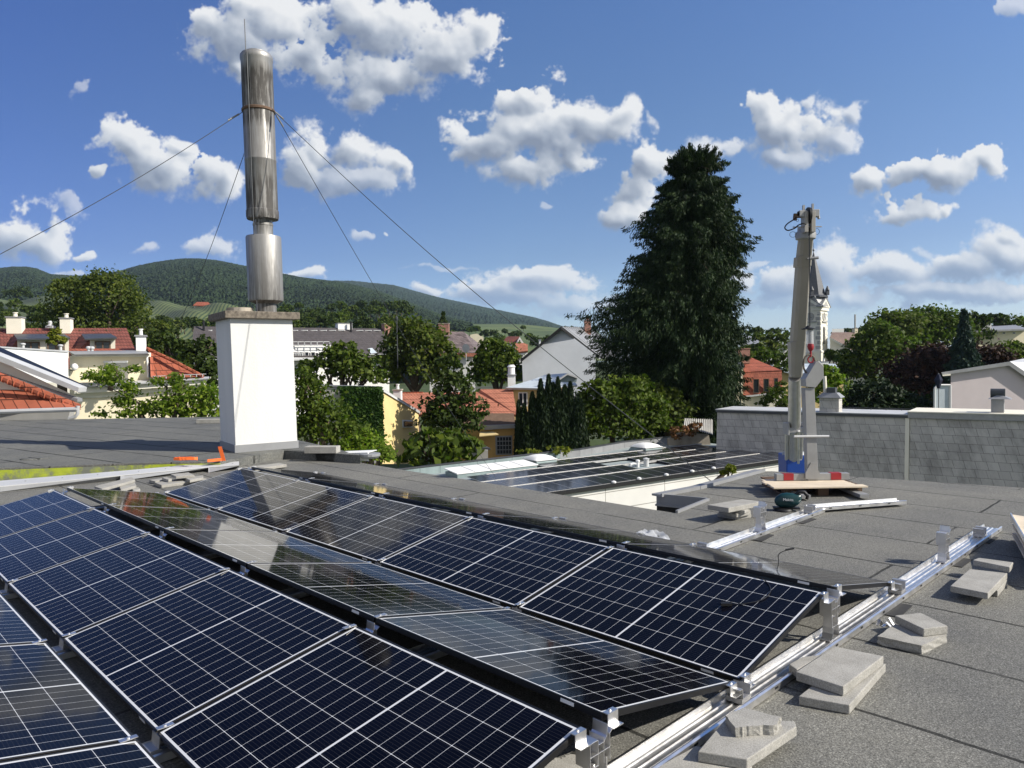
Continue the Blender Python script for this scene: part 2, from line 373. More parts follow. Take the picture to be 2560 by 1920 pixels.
def alu(name, c, rough, bump=.05):
    t = NT(name); f = t.noise(9, 5, .6); r = t.math('MULTIPLY_ADD', f, .25, rough - .12)
    t.bump(t.noise(25, 2, .5), bump, .002)
    return t.out(t.ramp(f, [(.3, mul(c, .88)), (.7, mul(c, 1.06))]), r, 1, .5)
M['alu'] = alu('alu', (.80, .79, .77), .40)
M['alu_dull'] = alu('alu_dull', (.60, .59, .57), .55)
M['galv'] = plain('galvanised', (.33, .33, .325), .5, .35, .14, 3, .15, 30, .003)
def steel_flue():
    t = NT('flue_steel'); x, y, z = t.sep()
    v = t.vec(t.math('MULTIPLY', x, 5.0), t.math('MULTIPLY', y, 5.0), t.math('MULTIPLY', z, .35))
    f = t.noise(3.2, 7, .68, v); g = t.noise(1.1, 4, .6, t.vec(t.math('MULTIPLY', x, 2.2), t.math('MULTIPLY', y, 2.2), t.math('MULTIPLY', z, .7)))
    soot = t.ramp(f, [(.38, (0,)*3), (.56, (1,)*3)])
    # soot streaks below the mouth and above each joint
    h1 = t.math('SMOOTHSTEP', z, 0.0, 1.0) if False else t.ramp(t.math('DIVIDE', z, 5.2), [(.0, (.6,)*3), (.20, (.35,)*3), (.30, (.25,)*3), (.36, (.95,)*3), (.50, (.8,)*3), (.55, (.45,)*3), (.72, (.45,)*3), (.76, (1,)*3), (.93, (1,)*3), (.98, (.2,)*3)])
    k = t.math('MULTIPLY', soot, h1)
    k = t.math('ADD', k, t.math('MULTIPLY', t.ramp(g, [(.40, (0,)*3), (.65, (.75,)*3)]), h1))
    k = t.math('MULTIPLY', t.math('MINIMUM', k, 1.0), .88); c = t.mix(k, (.40, .39, .37), (.032, .027, .023))
    t.bump(f, .08, .004)
    t.b.inputs['Metallic'].default_value = .0
    t.L.new(t.math('SUBTRACT', .72, t.math('MULTIPLY', k, .65)), t.b.inputs['Metallic'])
    return t.out(c, t.math('MULTIPLY_ADD', k, .3, .46))
M['flue'] = steel_flue()
def pvglass(name='pv_glass', far=False):
    t = NT(name); x, y, z = t.sep()
    cw, ch = (1.134 - .044) / 6, (1.722 - .062) / 18
    X = t.math('SUBTRACT', x, .022); yc = t.math('SUBTRACT', t.math('ABSOLUTE', t.math('SUBTRACT', y, .861)), .006)
    fx = t.math('FRACT', t.math('DIVIDE', X, cw)); fy = t.math('FRACT', t.math('DIVIDE', yc, ch))
    ex = t.math('MULTIPLY', t.math('SUBTRACT', .5, t.math('ABSOLUTE', t.math('SUBTRACT', fx, .5))), cw)
    ey = t.math('MULTIPLY', t.math('SUBTRACT', .5, t.math('ABSOLUTE', t.math('SUBTRACT', fy, .5))), ch)
    g = t.math('LESS_THAN', ex, .0012); g = t.math('MAXIMUM', g, t.math('LESS_THAN', ey, .0009))
    g = t.math('MAXIMUM', g, t.math('LESS_THAN', t.math('ADD', ex, ey), .005))
    g = t.math('MAXIMUM', g, t.math('LESS_THAN', yc, 0.0))
    g = t.math('MAXIMUM', g, t.math('GREATER_THAN', yc, 9 * ch)); g = t.math('MAXIMUM', g, t.math('LESS_THAN', X, 0.0)); g = t.math('MAXIMUM', g, t.math('GREATER_THAN', X, 6 * cw))
    bb = t.math('LESS_THAN', t.math('ABSOLUTE', t.math('SUBTRACT', t.math('FRACT', t.math('MULTIPLY', fx, 10.0)), .5)), .045)
    cell = t.ramp(t.noise(2.5, 2), [(.3, (.0014, .0018, .0045)), (.7, (.0028, .0032, .0075))])
    cell = t.mix(t.math('MULTIPLY', bb, .4), cell, (.05, .05, .055))
    c = t.mix(g, cell, (.62, .63, .64))
    t.b.inputs['Coat Weight'].default_value = 1.0; t.b.inputs['Coat Roughness'].default_value = .055; t.b.inputs['Coat IOR'].default_value = 1.185
    # faint waviness of tempered glass
    q = t.n('ShaderNodeBump'); q.inputs['Strength'].default_value = .25; q.inputs['Distance'].default_value = .0008
    t.L.new(t.noise(3.0, 2), q.inputs['Height']); t.L.new(q.outputs[0], t.b.inputs['Coat Normal'])
    return t.out(c, .6, 0, .0)
M['pv'] = pvglass()
M['pvframe'] = plain('pv_frame', (.012, .012, .013), .38, .3, .1, 8, spec=.5)
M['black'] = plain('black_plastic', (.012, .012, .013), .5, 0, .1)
M['rubber'] = plain('rubber', (.03, .03, .03), .9)
M['plaster'] = plain('white_plaster', (.67, .67, .645), .9, 0, .08, 1.6, .6, 22, .008, streak=True)
M['white'] = plain('white_paint', (.78, .78, .76), .7, 0, .05, 1.5)
M['whitewall'] = plain('white_wall', (.76, .75, .72), .85, 0, .06, 1.1, streak=True)
M['cream'] = plain('cream_wall', (.80, .72, .52), .88, 0, .05, .8)
M['creamlight'] = plain('pale_cream_wall', (.78, .74, .62), .88, 0, .05, .8)
M['yellow'] = plain('yellow_wall', (.68, .53, .25), .88, 0, .10, .7, .2, 20, .01)
M['ochre'] = plain('ochre_wall', (.62, .38, .13), .88, 0, .10, .7)
M['greywall'] = plain('weathered_render', (.42, .41, .38), .9, 0, .16, .8, streak=True)
M['pinkwall'] = plain('pinkish_render', (.62, .55, .55), .9, 0, .05, .6)
M['shadewall'] = plain('shade_blue_render', (.66, .69, .74), .9, 0, .06, .6)  # white wall with the blue of its shade put into the colour
M['oldwall'] = plain('old_wall', (.36, .32, .26), .95, 0, .3, 1.3)
M['redtile'] = tiles('red_tile', (.36, .105, .055), .28, .30, var=.18)
M['bigtile'] = tiles('orange_tile', (.37, .11, .06), .42, .42, var=.10, mortar=.02)
M['browntile'] = tiles('brown_red_tile', (.22, .075, .055), .3, .28, var=.12)
M['greytile'] = tiles('dark_grey_shingle', (.085, .075, .075), .35, .3, var=.10, mortar=.012, dark=.6)
M['purpletile'] = tiles('weathered_grey_tile', (.17, .135, .13), .4, .32, var=.45, dark=.5)
M['pinktile'] = tiles('orange_pink_tile', (.45, .175, .11), .25, .33, var=.12, dark=.45)
M['redslate'] = tiles('red_slate', (.33, .10, .06), .45, .40, var=.12, mortar=.018, dark=.4)
M['naveroof'] = tiles('brown_grey_tile', (.20, .14, .115), .4, .3, var=.15, dark=.6)
M['brick'] = tiles('brick', (.36, .15, .10), .25, .085, var=.25, mortar=.012, mc=(.35, .3, .26), bs=.2)
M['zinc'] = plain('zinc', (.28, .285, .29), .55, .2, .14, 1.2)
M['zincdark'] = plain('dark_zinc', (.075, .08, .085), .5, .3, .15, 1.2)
M['zinclight'] = plain('light_zinc', (.54, .545, .54), .6, .15, .10, 1.2)
M['tin'] = plain('tin_roof', (.52, .58, .62), .5, .2, .12, .8)
M['greensheet'] = plain('old_copper_sheet', (.23, .29, .29), .7, .1, .22, 1.0, streak=True)
M['membrane'] = plain('blue_grey_membrane', (.27, .31, .31), .85, 0, .13, .9)
M['slate'] = plain('spire_slate', (.075, .08, .09), .55, 0, .2, 2)
M['stone'] = plain('church_render', (.74, .71, .62), .9, 0, .06, .8)
M['stonegrey'] = plain('church_grey_stone', (.38, .37, .34), .9, 0, .12, 2)
M['glass'] = plain('window_glass', (.02, .024, .03), .08, 0, .1, spec=.6)
M['louvre'] = plain('louvre_dark', (.05, .05, .05), .7)
M['bark'] = plain('bark', (.10, .075, .055), .95, 0, .3, 6, .6, 20, .02)
M['wood'] = plain('pale_board', (.66, .56, .42), .75, 0, .12, 3)
M['oldwood'] = plain('old_wood', (.14, .09, .06), .9, 0, .25, 5)
M['orange'] = plain('orange_webbing', (.85, .16, .03), .7, 0, .08)
M['red'] = plain('red_paint', (.30, .02, .025), .5, 0, .1, 12)
M['blue'] = plain('blue_paint', (.008, .05, .26), .35, 0, .08, 5)
M['craneskin'] = plain('boom_paint', (.36, .34, .305), .45, .15, .12, 1.5, streak=True)
M['teal'] = plain('tool_teal', (.01, .045, .05), .3, 0, .2, 9)
M['crust'] = plain('stained_cap', (.17, .145, .115), .95, 0, .5, 14, .5, 60, .01)
# ---------------------------------------------------------------- array frame (solar rows and the roof we stand on)
TH = .776; CA = Vector((-1.1834, -1.9443))
def A(x, y, z=0.0):
    q = Vector((x, y)) - CA
    return Vector((math.cos(TH) * q.x - math.sin(TH) * q.y, math.sin(TH) * q.x + math.cos(TH) * q.y, z))
def WA(p):
    return (math.cos(TH) * p.x + math.sin(TH) * p.y + CA.x, -math.sin(TH) * p.x + math.cos(TH) * p.y + CA.y)
def struct(o): return tag(o, kind='structure')
def offset_prism(pw, z1, th, o): return [(p.x - o.x, p.y - o.y) for p in pw]
# main roof, in array coordinates, with the cut notch
flash = [WA(G(q)) for q in (z1(-700, 770), z1(0, 715), z1(1000, 640), z1(2060, 565))]
NBL, NBR, NFR, NNL = G(r1(1000, 672), .02), G(r1(1503, 716), .02), G(r1(1200, 852), 0), G(r1(990, 820), 0)
rp = [(-6, -5), (11.2, -5), (11.0, .3), (10.25, 3.62), WA(G(r1(1980, 440), .02)), WA(G(r1(1365, 600), .02)), WA(NBL), WA(NBR), WA(NFR), WA(NNL), (6.42, 6.4), (6.38, 8.4), (6.44, 10.9), (6.0, 11.2), (5.6, 11.6)] + [flash[3], flash[2], flash[1], flash[0], (-6, 12.6)]
m = MB(); m.prism(rp, -.35, 0.0)
roof = struct(m.build('flat_roof', M['bitumen'], loc=A(0, 0), rz=TH)); tag(roof, 'grey granulated bitumen flat roof under the solar rows', 'roof')
# body of the building we stand on
m = MB(); m.prism([(-5.9, -4.9), (11.0, -4.9), (10.9, .3), (10.15, 3.3), (7.6, 3.3), (7.6, 2.75), (6.2, 2.6), (6.2, 6.4), (6.28, 8.4), (6.34, 10.8), (-5.9, 11.9)], -8.0, -.35)
struct(m.build('own_building_wall', M['white'], loc=A(0, 0), rz=TH))['label'] = 'white walls under the flat roof'
# ---- solar panels
XS = [-.087, 0, 1.113, 1.253, 2.365, 2.443, 3.562, 3.706, 4.814]; ZL = .122; ZH = .122 + .222; TILT = math.asin(.222 / 1.134)
PW, PL, PT = 1.134, 1.722, .030
def panel_parts(root):
    f = MB(); a = .011
    f.box(0, a, 0, PL, -PT, 0); f.box(PW - a, PW, 0, PL, -PT, 0); f.box(a, PW - a, 0, a, -PT, 0); f.box(a, PW - a, PL - a, PL, -PT, 0)
    f.build('frame', M['pvframe'], root, bevel=.0012)
    g = MB(); g.box(a - .003, PW - a + .003, a - .003, PL - a + .003, -.008, -.0022); g.build('glass', M['pv'], root)
    b = MB(); b.box(a, PW - a, a, PL - a, -.014, -.0085); b.build('backsheet', M['black'], root)
    MB().box(-.0012, -.0002, .16, .24, -.024, -.008).build('type_label', M['white'], root)
    for y in (.5, .861, 1.22): MB().box(.50, .60, y - .03, y + .03, -.03, -.0145).build('junction_box', M['black'], root)
rowdesc = {0: 'lower left row sloping away to the left', 1: 'row rising to the first ridge', 2: 'row falling from the first ridge to the middle valley', 3: 'row rising from the middle valley to the far ridge', 4: 'far row beyond the second ridge, seen at a flat angle'}
kdesc = {0: 'the end panel nearest the long aluminium rail', 1: 'second panel counted from the rail end', 2: 'third panel counted from the rail end', 3: 'fourth panel counted from the rail end', 4: 'the last panel at the far end'}
proto = None
for row, (x0, z0, sg) in {0: (XS[0] - PW * math.cos(TILT), ZH, 1), 1: (0, ZL, -1), 2: (XS[3], ZH + .01, 1), 3: (XS[5], ZL, -1), 4: (XS[7], ZH, 1)}.items():
    for k in range(5):
        if row == 0 and k > 3: continue
        if proto is None: proto = thing('solar_panel', 'x', 'solar panel', group='solar panels on the flat roof'); panel_parts(proto); o = proto
        else: o = copy_tree(proto)
        kk = {0: 'the panel cut by the bottom edge of the photo', 1: 'second panel from the bottom edge of the photo', 2: 'third panel from the bottom edge of the photo', 3: 'fourth panel, at the left edge of the photo'}[k] if row == 0 else kdesc[k]
        o['label'] = ('black solar panel, ' + kk + ', ' + rowdesc[row])[:150]
        p = A(x0, k * 1.742 + .012, z0)
        o.rotation_euler = (Matrix.Rotation(TH, 3, 'Z') @ Matrix.Rotation(sg * TILT, 3, 'Y')).to_euler(); o.location = p
lab = {0: 'in the row cut off at the lower left corner', 1: 'in the front row, rising towards the first ridge', 2: 'in the reflecting row just behind the first ridge', 3: 'in the row rising to the far ridge', 4: 'in the thin row beyond the far ridge'}
pos = {0: 'nearest panel', 1: 'second nearest panel', 2: 'third nearest panel', 3: 'fourth nearest panel', 4: 'farthest panel'}
i = 0
for row in range(5):
    for k in range(5):
        if row == 0 and k > 3: continue
        nm = 'solar_panel' if i == 0 else 'solar_panel.%03d' % i
        bpy.data.objects[nm]['label'] = pos[k] + ' ' + lab[row]; i += 1
# ---- rails (local frame: x along the rail, y across)
def channel(m, x0, x1):
    m.sheet([(-.088, .040), (-.080, .046), (-.072, .012), (-.045, .012), (-.041, .019), (-.033, .019), (-.029, .012), (-.006, .012), (-.002, .019), (.006, .019), (.010, .012), (.033, .012), (.037, .019), (.045, .019), (.049, .012), (.072, .012), (.080, .046), (.088, .040)], x0, x1, .003)
    m.box(x0, x1, -.086, -.083, .002, .041); m.box(x0, x1, .083, .086, .002, .041); m.box(x0, x1, -.083, .083, .002, .010)
def slots(m, x0, x1):
    x = x0 + .2
    while x < x1 - .1:
        for y in (-.0885, .0875): m.box(x, x + .035, y, y + .0012, .018, .030)
        for y in (-.0775, .0762): m.box(x + .1, x + .14, y, y + .0016, .024, .034)
        x += .42
def post_parts(parent, x, hi=True, cl=True):
    p = MB()
    # foot
    p.sheet([(x - .095, .022), (x - .06, .024), (x - .045, .06), (x - .04, .10)], -.035, .035, .004, 'y')
    p.sheet([(x + .04, .10), (x + .045, .06), (x + .06, .024), (x + .095, .022)], -.035, .035, .004, 'y')
    p.box(x - .06, x + .06, -.035, .035, .022, .026)
    for s in (-1, 1): p.box(x + s * .042 - .004, x + s * .042 + .004, -.03, .03, .10, .185)
    p.box(x - .042, x + .042, -.03, .03, .098, .102)
    for dx in (-.078, -.026, .012, .052): p.box(x + dx - .0018, x + dx + .0018, -.04, .04, .175, .285)
    p.box(x - .078, x + .052, -.04, .04, .225, .229); p.box(x - .078, x - .026, -.04, .04, .176, .18)
    p.sheet([(x - .078, .284), (x - .03, .284), (x - .026, .262), (x + .014, .262), (x + .034, .284), (x + .040, .33)], -.04, .04, .003, 'y')
    p.sheet([(x + .052, .284), (x + .075, .300)], -.04, .04, .003, 'y')
    p.build('ridge_post', M['alu'], parent, bevel=.0008)
def clamp(parent, x, z, s, end):
    c = MB()
    if end:
        c.box(x - .035, x + .035, -.012, .014, z, z + .004); c.box(x - .035, x + .035, -.016, -.012, z - .05, z + .004); c.box(x - .035, x + .035, -.045, -.016, z - .052, z - .048)
    else: c.box(x - .04, x + .04, -.016, .016, z, z + .004)
    c.cyl((x, 0 if not end else .002, z + .004), (x, 0 if not end else .002, z + .010), .007, n=8)
    c.build('panel_clamp', M['alu'], parent)
def seat(parent, x):
    c = MB(); c.sheet([(x - .075, .105), (x - .045, .105), (x - .038, .05), (x + .038, .05), (x + .045, .105), (x + .075, .105)], -.05, .05, .004, 'y')
    c.box(x - .05, x + .05, -.05, .05, .022, .050); c.build('valley_seat', M['alu_dull'], parent)
raillab = ['long silver mounting rail running past the panel ends and out over the open roof', 'mounting rail in the second panel joint, continuing bare beside the free-standing post', 'mounting rail hidden in the third panel joint', 'mounting rail hidden in the fourth panel joint', 'mounting rail hidden in the fifth panel joint', 'mounting rail at the chimney end of the panel rows']
for k in range(6):
    y = k * 1.742 + (0 if k else -.0)
    r = thing('mounting_rail', raillab[k], 'mounting rail', A(0, y, 0.006), TH, 'aluminium rails under the solar panels')
    x1 = {0: 7.87, 1: 7.58}.get(k, 4.95)
    c = MB(); channel(c, -1.3, x1)
    if k < 2: c.second(M['black']); slots(c, 4.9 if k else 1.2, x1)
    c.build('channel', M['alu'], r)
    posts = [1.183, 3.634] + ([6.12] if k < 2 else [])
    for x in posts: post_parts(r, x)
    for x in [-.044, 2.404] + ([4.90, 7.35] if k < 2 else [4.86]): seat(r, x)
    e = k in (0, 5)
    if k < 5 or True:
        for x, z in ((.04, ZL + .006), (1.075, ZH - .006), (1.29, ZH + .004), (2.33, ZL + .006), (2.48, ZL + .007), (3.525, ZH - .008), (3.745, ZH - .008), (4.775, ZL + .006), (-.125, ZL + .006)):
            clamp(r, x, z, 1, e)
c = thing('loose_rail', 'second silver rail length laid askew against the end of the bare rail', 'mounting rail', A(7.50, 1.80, .03), TH - .52, 'aluminium rails under the solar panels')
b = MB(); channel(b, 0, 1.32); b.second(M['black']); slots(b, 0, 1.3); b.build('channel', M['alu'], c)
# rail connector plate on the near rail
# ---- rubber pads
padlab = ['black rubber pad under the near rail, beside the pointed paver stack', 'black rubber pad under the long rail below its free-standing post', 'black rubber pad under the far tip of the long rail', 'black rubber pad under the bare second rail', 'black rubber pad under the bend of the second rail']
for (x, y, rz), l in zip(((4.55, -.10, .05), (6.25, -.08, 0), (7.35, -.05, 0), (5.95, 1.65, .1), (7.0, 1.66, 0)), padlab):
    m = MB(); m.box(-.17, .17, -.075, .075, 0, .006); tag(m.build('rubber_pad', M['rubber'], loc=A(x, y, .001), rz=TH + rz, bevel=.001), l, 'rubber pad', 'rubber pads under the rails')
# ---- concrete pavers
def paver(pts, ztop, th, label, group='concrete pavers lying on the roof', rough=0, name='concrete_paver'):
    P = [G(q, ztop) for q in pts]; c = sum(P, Vector()) / len(P)
    L2 = []
    for i, p in enumerate(P):
        q = P[(i + 1) % len(P)]; n = 1 if not rough else 7
        for k in range(n):
            v = p.lerp(q, k / n)
            if rough and k: v = v + Vector((rnd.uniform(-1, 1), rnd.uniform(-1, 1), 0)) * rough
            L2.append((v.x - c.x, v.y - c.y))
    ar = sum(L2[i][0] * L2[(i+1) % len(L2)][1] - L2[(i+1) % len(L2)][0] * L2[i][1] for i in range(len(L2)))
    if ar < 0: L2 = L2[::-1]
    m = MB()
    if rough:
        n = len(L2); vs = []
        for z in (0, -th * .35, -th * .7, -th):
            for x, y in L2: s = 1 + rnd.uniform(-.03, .03) * (z != 0); vs.append((x * s, y * s, z + (rnd.uniform(-.003, .003) if 0 > z > -th else 0)))
        fs = [tuple(range(n)), tuple(range(3*n, 4*n))[::-1]]
        for l in range(3):
            for i in range(n): fs.append((l*n + i, (l+1)*n + i, (l+1)*n + (i+1) % n, l*n + (i+1) % n))
        m.add(vs, fs)
    else: m.prism(L2, -th, 0)
    o = m.build(name, M['concrete'], loc=(c.x, c.y, ztop), bevel=.0 if rough else .005)
    return tag(o, label, 'paving slab', group)
gs = 'paver stacks beside the long rail'
paver([z5(330,1425), z5(640,1225), z5(1018,1240), z5(705,1600), z5(265,1520)][1:], .052, .050, 'lower concrete slab of the largest stack right of the rail', gs)
paver([z5(240,1310), z5(575,1090), z5(1000,1175), z5(650,1440)], .107, .052, 'large pale slab on top of the largest stack right of the rail', gs)
paver([z5(182,1243), z5(300,1180), z5(480,1160), z5(250,1295)], .085, .05, 'small slab corner poking out left under the largest stack by the rail', gs)
paver([z5(945,1003), z5(1095,900), z5(1545,985), z5(1328,1085)], .056, .055, 'lower slab of the small middle stack with an angled piece on it', gs, .004)
paver([z5(1095,823), z5(1320,800), z5(1553,915), z5(1345,940)], .110, .053, 'angular broken slab on top of the small middle stack', gs)
paver([z5(1760,560), z5(1870,470), z5(2070,512), z5(1985,612)], .050, .048, 'bottom slab peeking out under the farthest stack right of the rail', gs)
paver([z5(1575,568), z5(1742,422), z5(2068,458), z5(1900,632)], .100, .049, 'broad middle slab of the farthest stack right of the rail', gs)
paver([z5(1770,345), z5(1822,325), z5(2120,365), z5(2088,408)], .147, .046, 'narrow kerb piece on top of the farthest stack', gs)
paver([b2(-500,1300), b2(220,905), b2(700,1000), b2(1000,1180), b2(700, 1500)], .048, .046, 'lowest slab at the bottom edge of the photo, under the broken stack', gs)
paver([b2(245,985), b2(930,1095), b2(1612,640), b2(1580,565), b2(640,520)], .098, .049, 'smooth round-edged slab with a broken piece lying on it', gs)
paver([b2(625,490), b2(865,385), b2(1400,510), b2(1340,612), b2(950,640), b2(765,660)], .146, .047, 'jagged broken concrete piece with dark rough sides', gs, .007)
e3 = crop(1340, 1700, 5.53)
paver([e3(100,1230), e3(260,1075), e3(360,1090), e3(440,1035), e3(690,1012), e3(900,1150), e3(1000,1300), e3(0,1500)], .055, .05, 'jagged concrete slab under the front corner of the nearest panel', gs, .006)
gm = 'slabs stacked in the middle of the open roof'
paver([z6(665,425), z6(835,452), z6(962,432), z6(850,402)], .045, .043, 'bottom slab of the stack near the roof notch', gm)
paver([z6(678,405), z6(835,432), z6(957,408), z6(860,385)], .088, .042, 'second slab of the stack near the roof notch', gm)
paver([z6(790,392), z6(905,402), z6(955,378), z6(850,370)], .128, .039, 'third slab of the stack near the roof notch', gm)
paver([z6(583,352), z6(880,303), z6(1065,322), z6(765,380)], .185, .056, 'large overhanging slab on top of the stack near the roof notch', gm)
gl_ = 'kerb stones lying behind the panel rows'
paver([z1(1140,765), z1(1195,750), z1(1212,768), z1(1155,790)], .04, .038, 'lowest of the three kerb stones near the mossy gutter', gl_)
paver([z1(1030,745), z1(1165,712), z1(1178,738), z1(1045,775)], .082, .041, 'middle of the three kerb stones near the mossy gutter', gl_)
paver([z1(815,745), z1(1138,664), z1(1168,688), z1(880,768)], .126, .042, 'long kerb stone resting slanted on two others near the mossy gutter', gl_)
paver([z1(1335,712), z1(1395,735), z1(1800,682), z1(1700,655)], .05, .048, 'long bottom kerb stone of the heap below the orange strap', gl_)
paver([z1(1288,690), z1(1340,702), z1(1480,682), z1(1420,672)], .052, .05, 'left bottom kerb stone of the heap below the orange strap', gl_)
paver([z1(1400,672), z1(1455,688), z1(1485,680), z1(1440,662)], .095, .043, 'short kerb stone in the heap below the orange strap', gl_)
paver([z1(1600,672), z1(1755,650), z1(1757,668), z1(1640,692)], .095, .043, 'right kerb stone in the heap below the orange strap', gl_)
paver([z1(1475,640), z1(1520,660), z1(1680,648), z1(1630,625)], .135, .04, 'top kerb stone of the heap below the orange strap', gl_)
paver([r5(1500,178), r5(2080,106), r5(2192,128), r5(1700,196)], .07, .05, 'long pale kerb stone in front of the white chimney', gl_)
# ---- cables, connector, plastic sheet
XR3, ZR3 = XS[5], ZL
def on_row3(q):      # picture point -> point on the glass plane of the row rising to the far ridge
    d = ray(*q); n = Vector((-math.sin(TILT), 0, math.cos(TILT))); n.rotate(Matrix.Rotation(TH, 3, 'Z')); p0 = A(XR3, 0, ZR3)
    t = n.dot(p0 - cam.location) / n.dot(d); return cam.location + d * t + n * .004
def spline(pts, n=6):
    out = []
    for i in range(len(pts) - 1):
        a, b, c, d = pts[max(i-1, 0)], pts[i], pts[i+1], pts[min(i+2, len(pts)-1)]
        for k in range(n):
            t = k / n; out.append(.5 * ((2*b) + (c-a)*t + (2*a-5*b+4*c-d)*t*t + (3*b-a-3*c+d)*t**3))
    return out + [pts[-1]]
c = [on_row3(z6(x, y)) for x, y in ((1000,985),(1050,990),(1090,1020),(1122,1060),(1127,1105),(1090,1155),(1010,1192),(880,1213),(795,1216))]
root = thing('panel_cable', 'black loop of cable with a plug lying on the end panel near the far ridge', 'cable', c[0])
MB().tube([p - c[0] for p in spline(c)], .0035).build('cable', M['black'], root)
q = on_row3(z6(790, 1216)); q2 = on_row3(z6(705, 1206))
b = MB(); b.cyl(q - c[0] + Vector((0, 0, .006)), q2 - c[0] + Vector((0, 0, .006)), .010, .007, 8); a2 = on_row3(z6(745, 1228)) - c[0]
b.box(a2.x - .035, a2.x + .035, a2.y - .012, a2.y + .012, a2.z, a2.z + .018); b.build('plug', M['black'], root)
g0 = G(z6(1197, 845), .17); pts = [g0 - Vector((0, 0, .1)), g0 + Vector((0, 0, .0))] + [D(z6(x, y), g0.y) for x, y in ((1195,820),(1197,785),(1225,760),(1285,740),(1310,733))]
root = thing('cable_end', 'black cable end sticking up behind the far panel row', 'cable', g0)
MB().tube([p - g0 for p in spline(pts)], .0032).build('cable', M['black'], root)
e = pts[-1] - g0; MB().cyl(e - Vector((.05, 0, .008)), e + Vector((.02, 0, .003)), .009, .007, 8).build('plug', M['black'], root)
t = NT('clear_film'); t.out((.85, .87, .9), .35, 0, .4); t.b.inputs['Alpha'].default_value = .38; M['film'] = t.m
base = G(z6(110, 645), .0); m = MB(); nx, ny = 12, 8; vs = []
cs = [D(z6(-30, 605), base.y - .25), D(z6(300, 690), base.y - .35), D(z6(180, 585), base.y + .25), D(z6(20, 570), base.y + .25)]
for j in range(ny + 1):
    for i in range(nx + 1):
        p = (cs[0].lerp(cs[1], i/nx)).lerp(cs[3].lerp(cs[2], i/nx), j/ny)
        p = p + Vector((rnd.uniform(-.01, .01), rnd.uniform(-.02, .02), rnd.uniform(-.012, .012) + .035 * math.sin(i * .9) * math.sin(j * .7 + 1))); vs.append(p - base)
m.add(vs, [(j*(nx+1)+i, j*(nx+1)+i+1, (j+1)*(nx+1)+i+1, (j+1)*(nx+1)+i) for j in range(ny) for i in range(nx)])
tag(m.build('plastic_sheet', M['film'], loc=base, smooth=True), 'crumpled translucent plastic sheet tucked behind the far panel row', 'plastic sheet')
# silver clip bits by the middle paver stack
p = G(z5(1010, 915)); m = MB()
for k in range(4):
    a = rnd.uniform(0, 3); m.sheet([(-.03, .0), (0, .012 + .01 * k), (.03, .002)], -.012 + .02 * k, .008 + .02 * k, .003, 'x' if k % 2 else 'y')
tag(m.build('metal_clips', M['alu'], loc=p, rz=.6), 'small heap of bent silver clips left of the middle paver stack', 'metal clips')
# roof drain on the own roof is absent; small stone lies near the kerbs
# ---------------------------------------------------------------- upper left roof, gutter and flashing
ZU = .16
nl = [G(z1(-900, 600), ZU), G(z1(0, 590), ZU), G(z1(1100, 548), ZU), G(z1(1905, 528), ZU)]
k2 = G(k8(800, 1487)); k3 = G((900, 1138), ZU)
far = [D((545, 1049), 24.5), D((-120, 1044), 24.5)]
poly = [nl[0], nl[1], nl[2], nl[3], Vector((k2.x - .3, k2.y + .2, 0)), k3, G((833, 1120), ZU), G((745, 1100), ZU), Vector((-7.5, 24.6, 0)), Vector((-19, 24.6, 0)), Vector((-19, 12.2, 0))]
o = nl[2]
m = MB(); m.prism([(p.x - o.x, p.y - o.y) for p in poly], -.35, 0)
tag(struct(m.build('upper_roof', M['bitumen2'], loc=(o.x, o.y, ZU))), 'dark sheeted flat roof left of the white chimney', 'roof')
m = MB(); m.prism([(p.x - o.x, p.y - o.y) for p in [nl[0] + Vector((0, .3, 0)), nl[1] + Vector((0, .3, 0)), nl[2] + Vector((0, .3, 0)), nl[3] + Vector((0, .3, 0)), Vector((k3.x - .3, k3.y + .3, 0)), Vector((-8, 24.3, 0)), Vector((-18.8, 24.3, 0)), Vector((-18.8, 12.6, 0))]], -8.2, -.35)
struct(m.build('upper_building_wall', M['white'], loc=(o.x, o.y, ZU)))['label'] = 'walls under the upper roof'
# mossy gutter board (faces the camera, dips below the roof edge)
t = NT('moss'); f = t.noise(2.2, 6, .7); f2 = t.noise(9, 4, .6)
c = t.mix(t.ramp(f, [(.42, (0,)*3), (.56, (1,)*3)]), (.20, .21, .17), t.mix(f2, (.34, .42, .03), (.52, .58, .07)))
t.bump(f2, .4, .02); M['moss'] = t.out(c, .9, 0, .2)
root = thing('mossy_gutter', 'lime-green mossy gutter wall along the upper roof edge', 'gutter', (o.x, o.y, 0))
m = MB()
for a, b in ((nl[0], nl[1]), (nl[1], nl[2]), (nl[2], nl[3])):
    a = a - Vector((o.x, o.y, 0)); b = b - Vector((o.x, o.y, 0)); n = Vector((b.y - a.y, a.x - b.x, 0)).normalized()
    m.slab([(a.x, a.y, ZU - .03), (b.x, b.y, ZU - .03), (b.x, b.y, -.08), (a.x, a.y, -.08)], n * .04)
m.build('gutter_wall', M['moss'], root)
m = MB()
for a, b in ((nl[0], nl[1]), (nl[1], nl[2]), (nl[2], nl[3])):
    a = a - Vector((o.x, o.y, 0)); b = b - Vector((o.x, o.y, 0)); n = Vector((b.y - a.y, a.x - b.x, 0)).normalized() * .03
    m.slab([(a.x + n.x, a.y + n.y, ZU + .004), (b.x + n.x, b.y + n.y, ZU + .004), (b.x - n.x, b.y - n.y, ZU + .004), (a.x - n.x, a.y - n.y, ZU + .004)], (0, 0, -.03))
m.build('edge_strip', M['bitumen'], root)
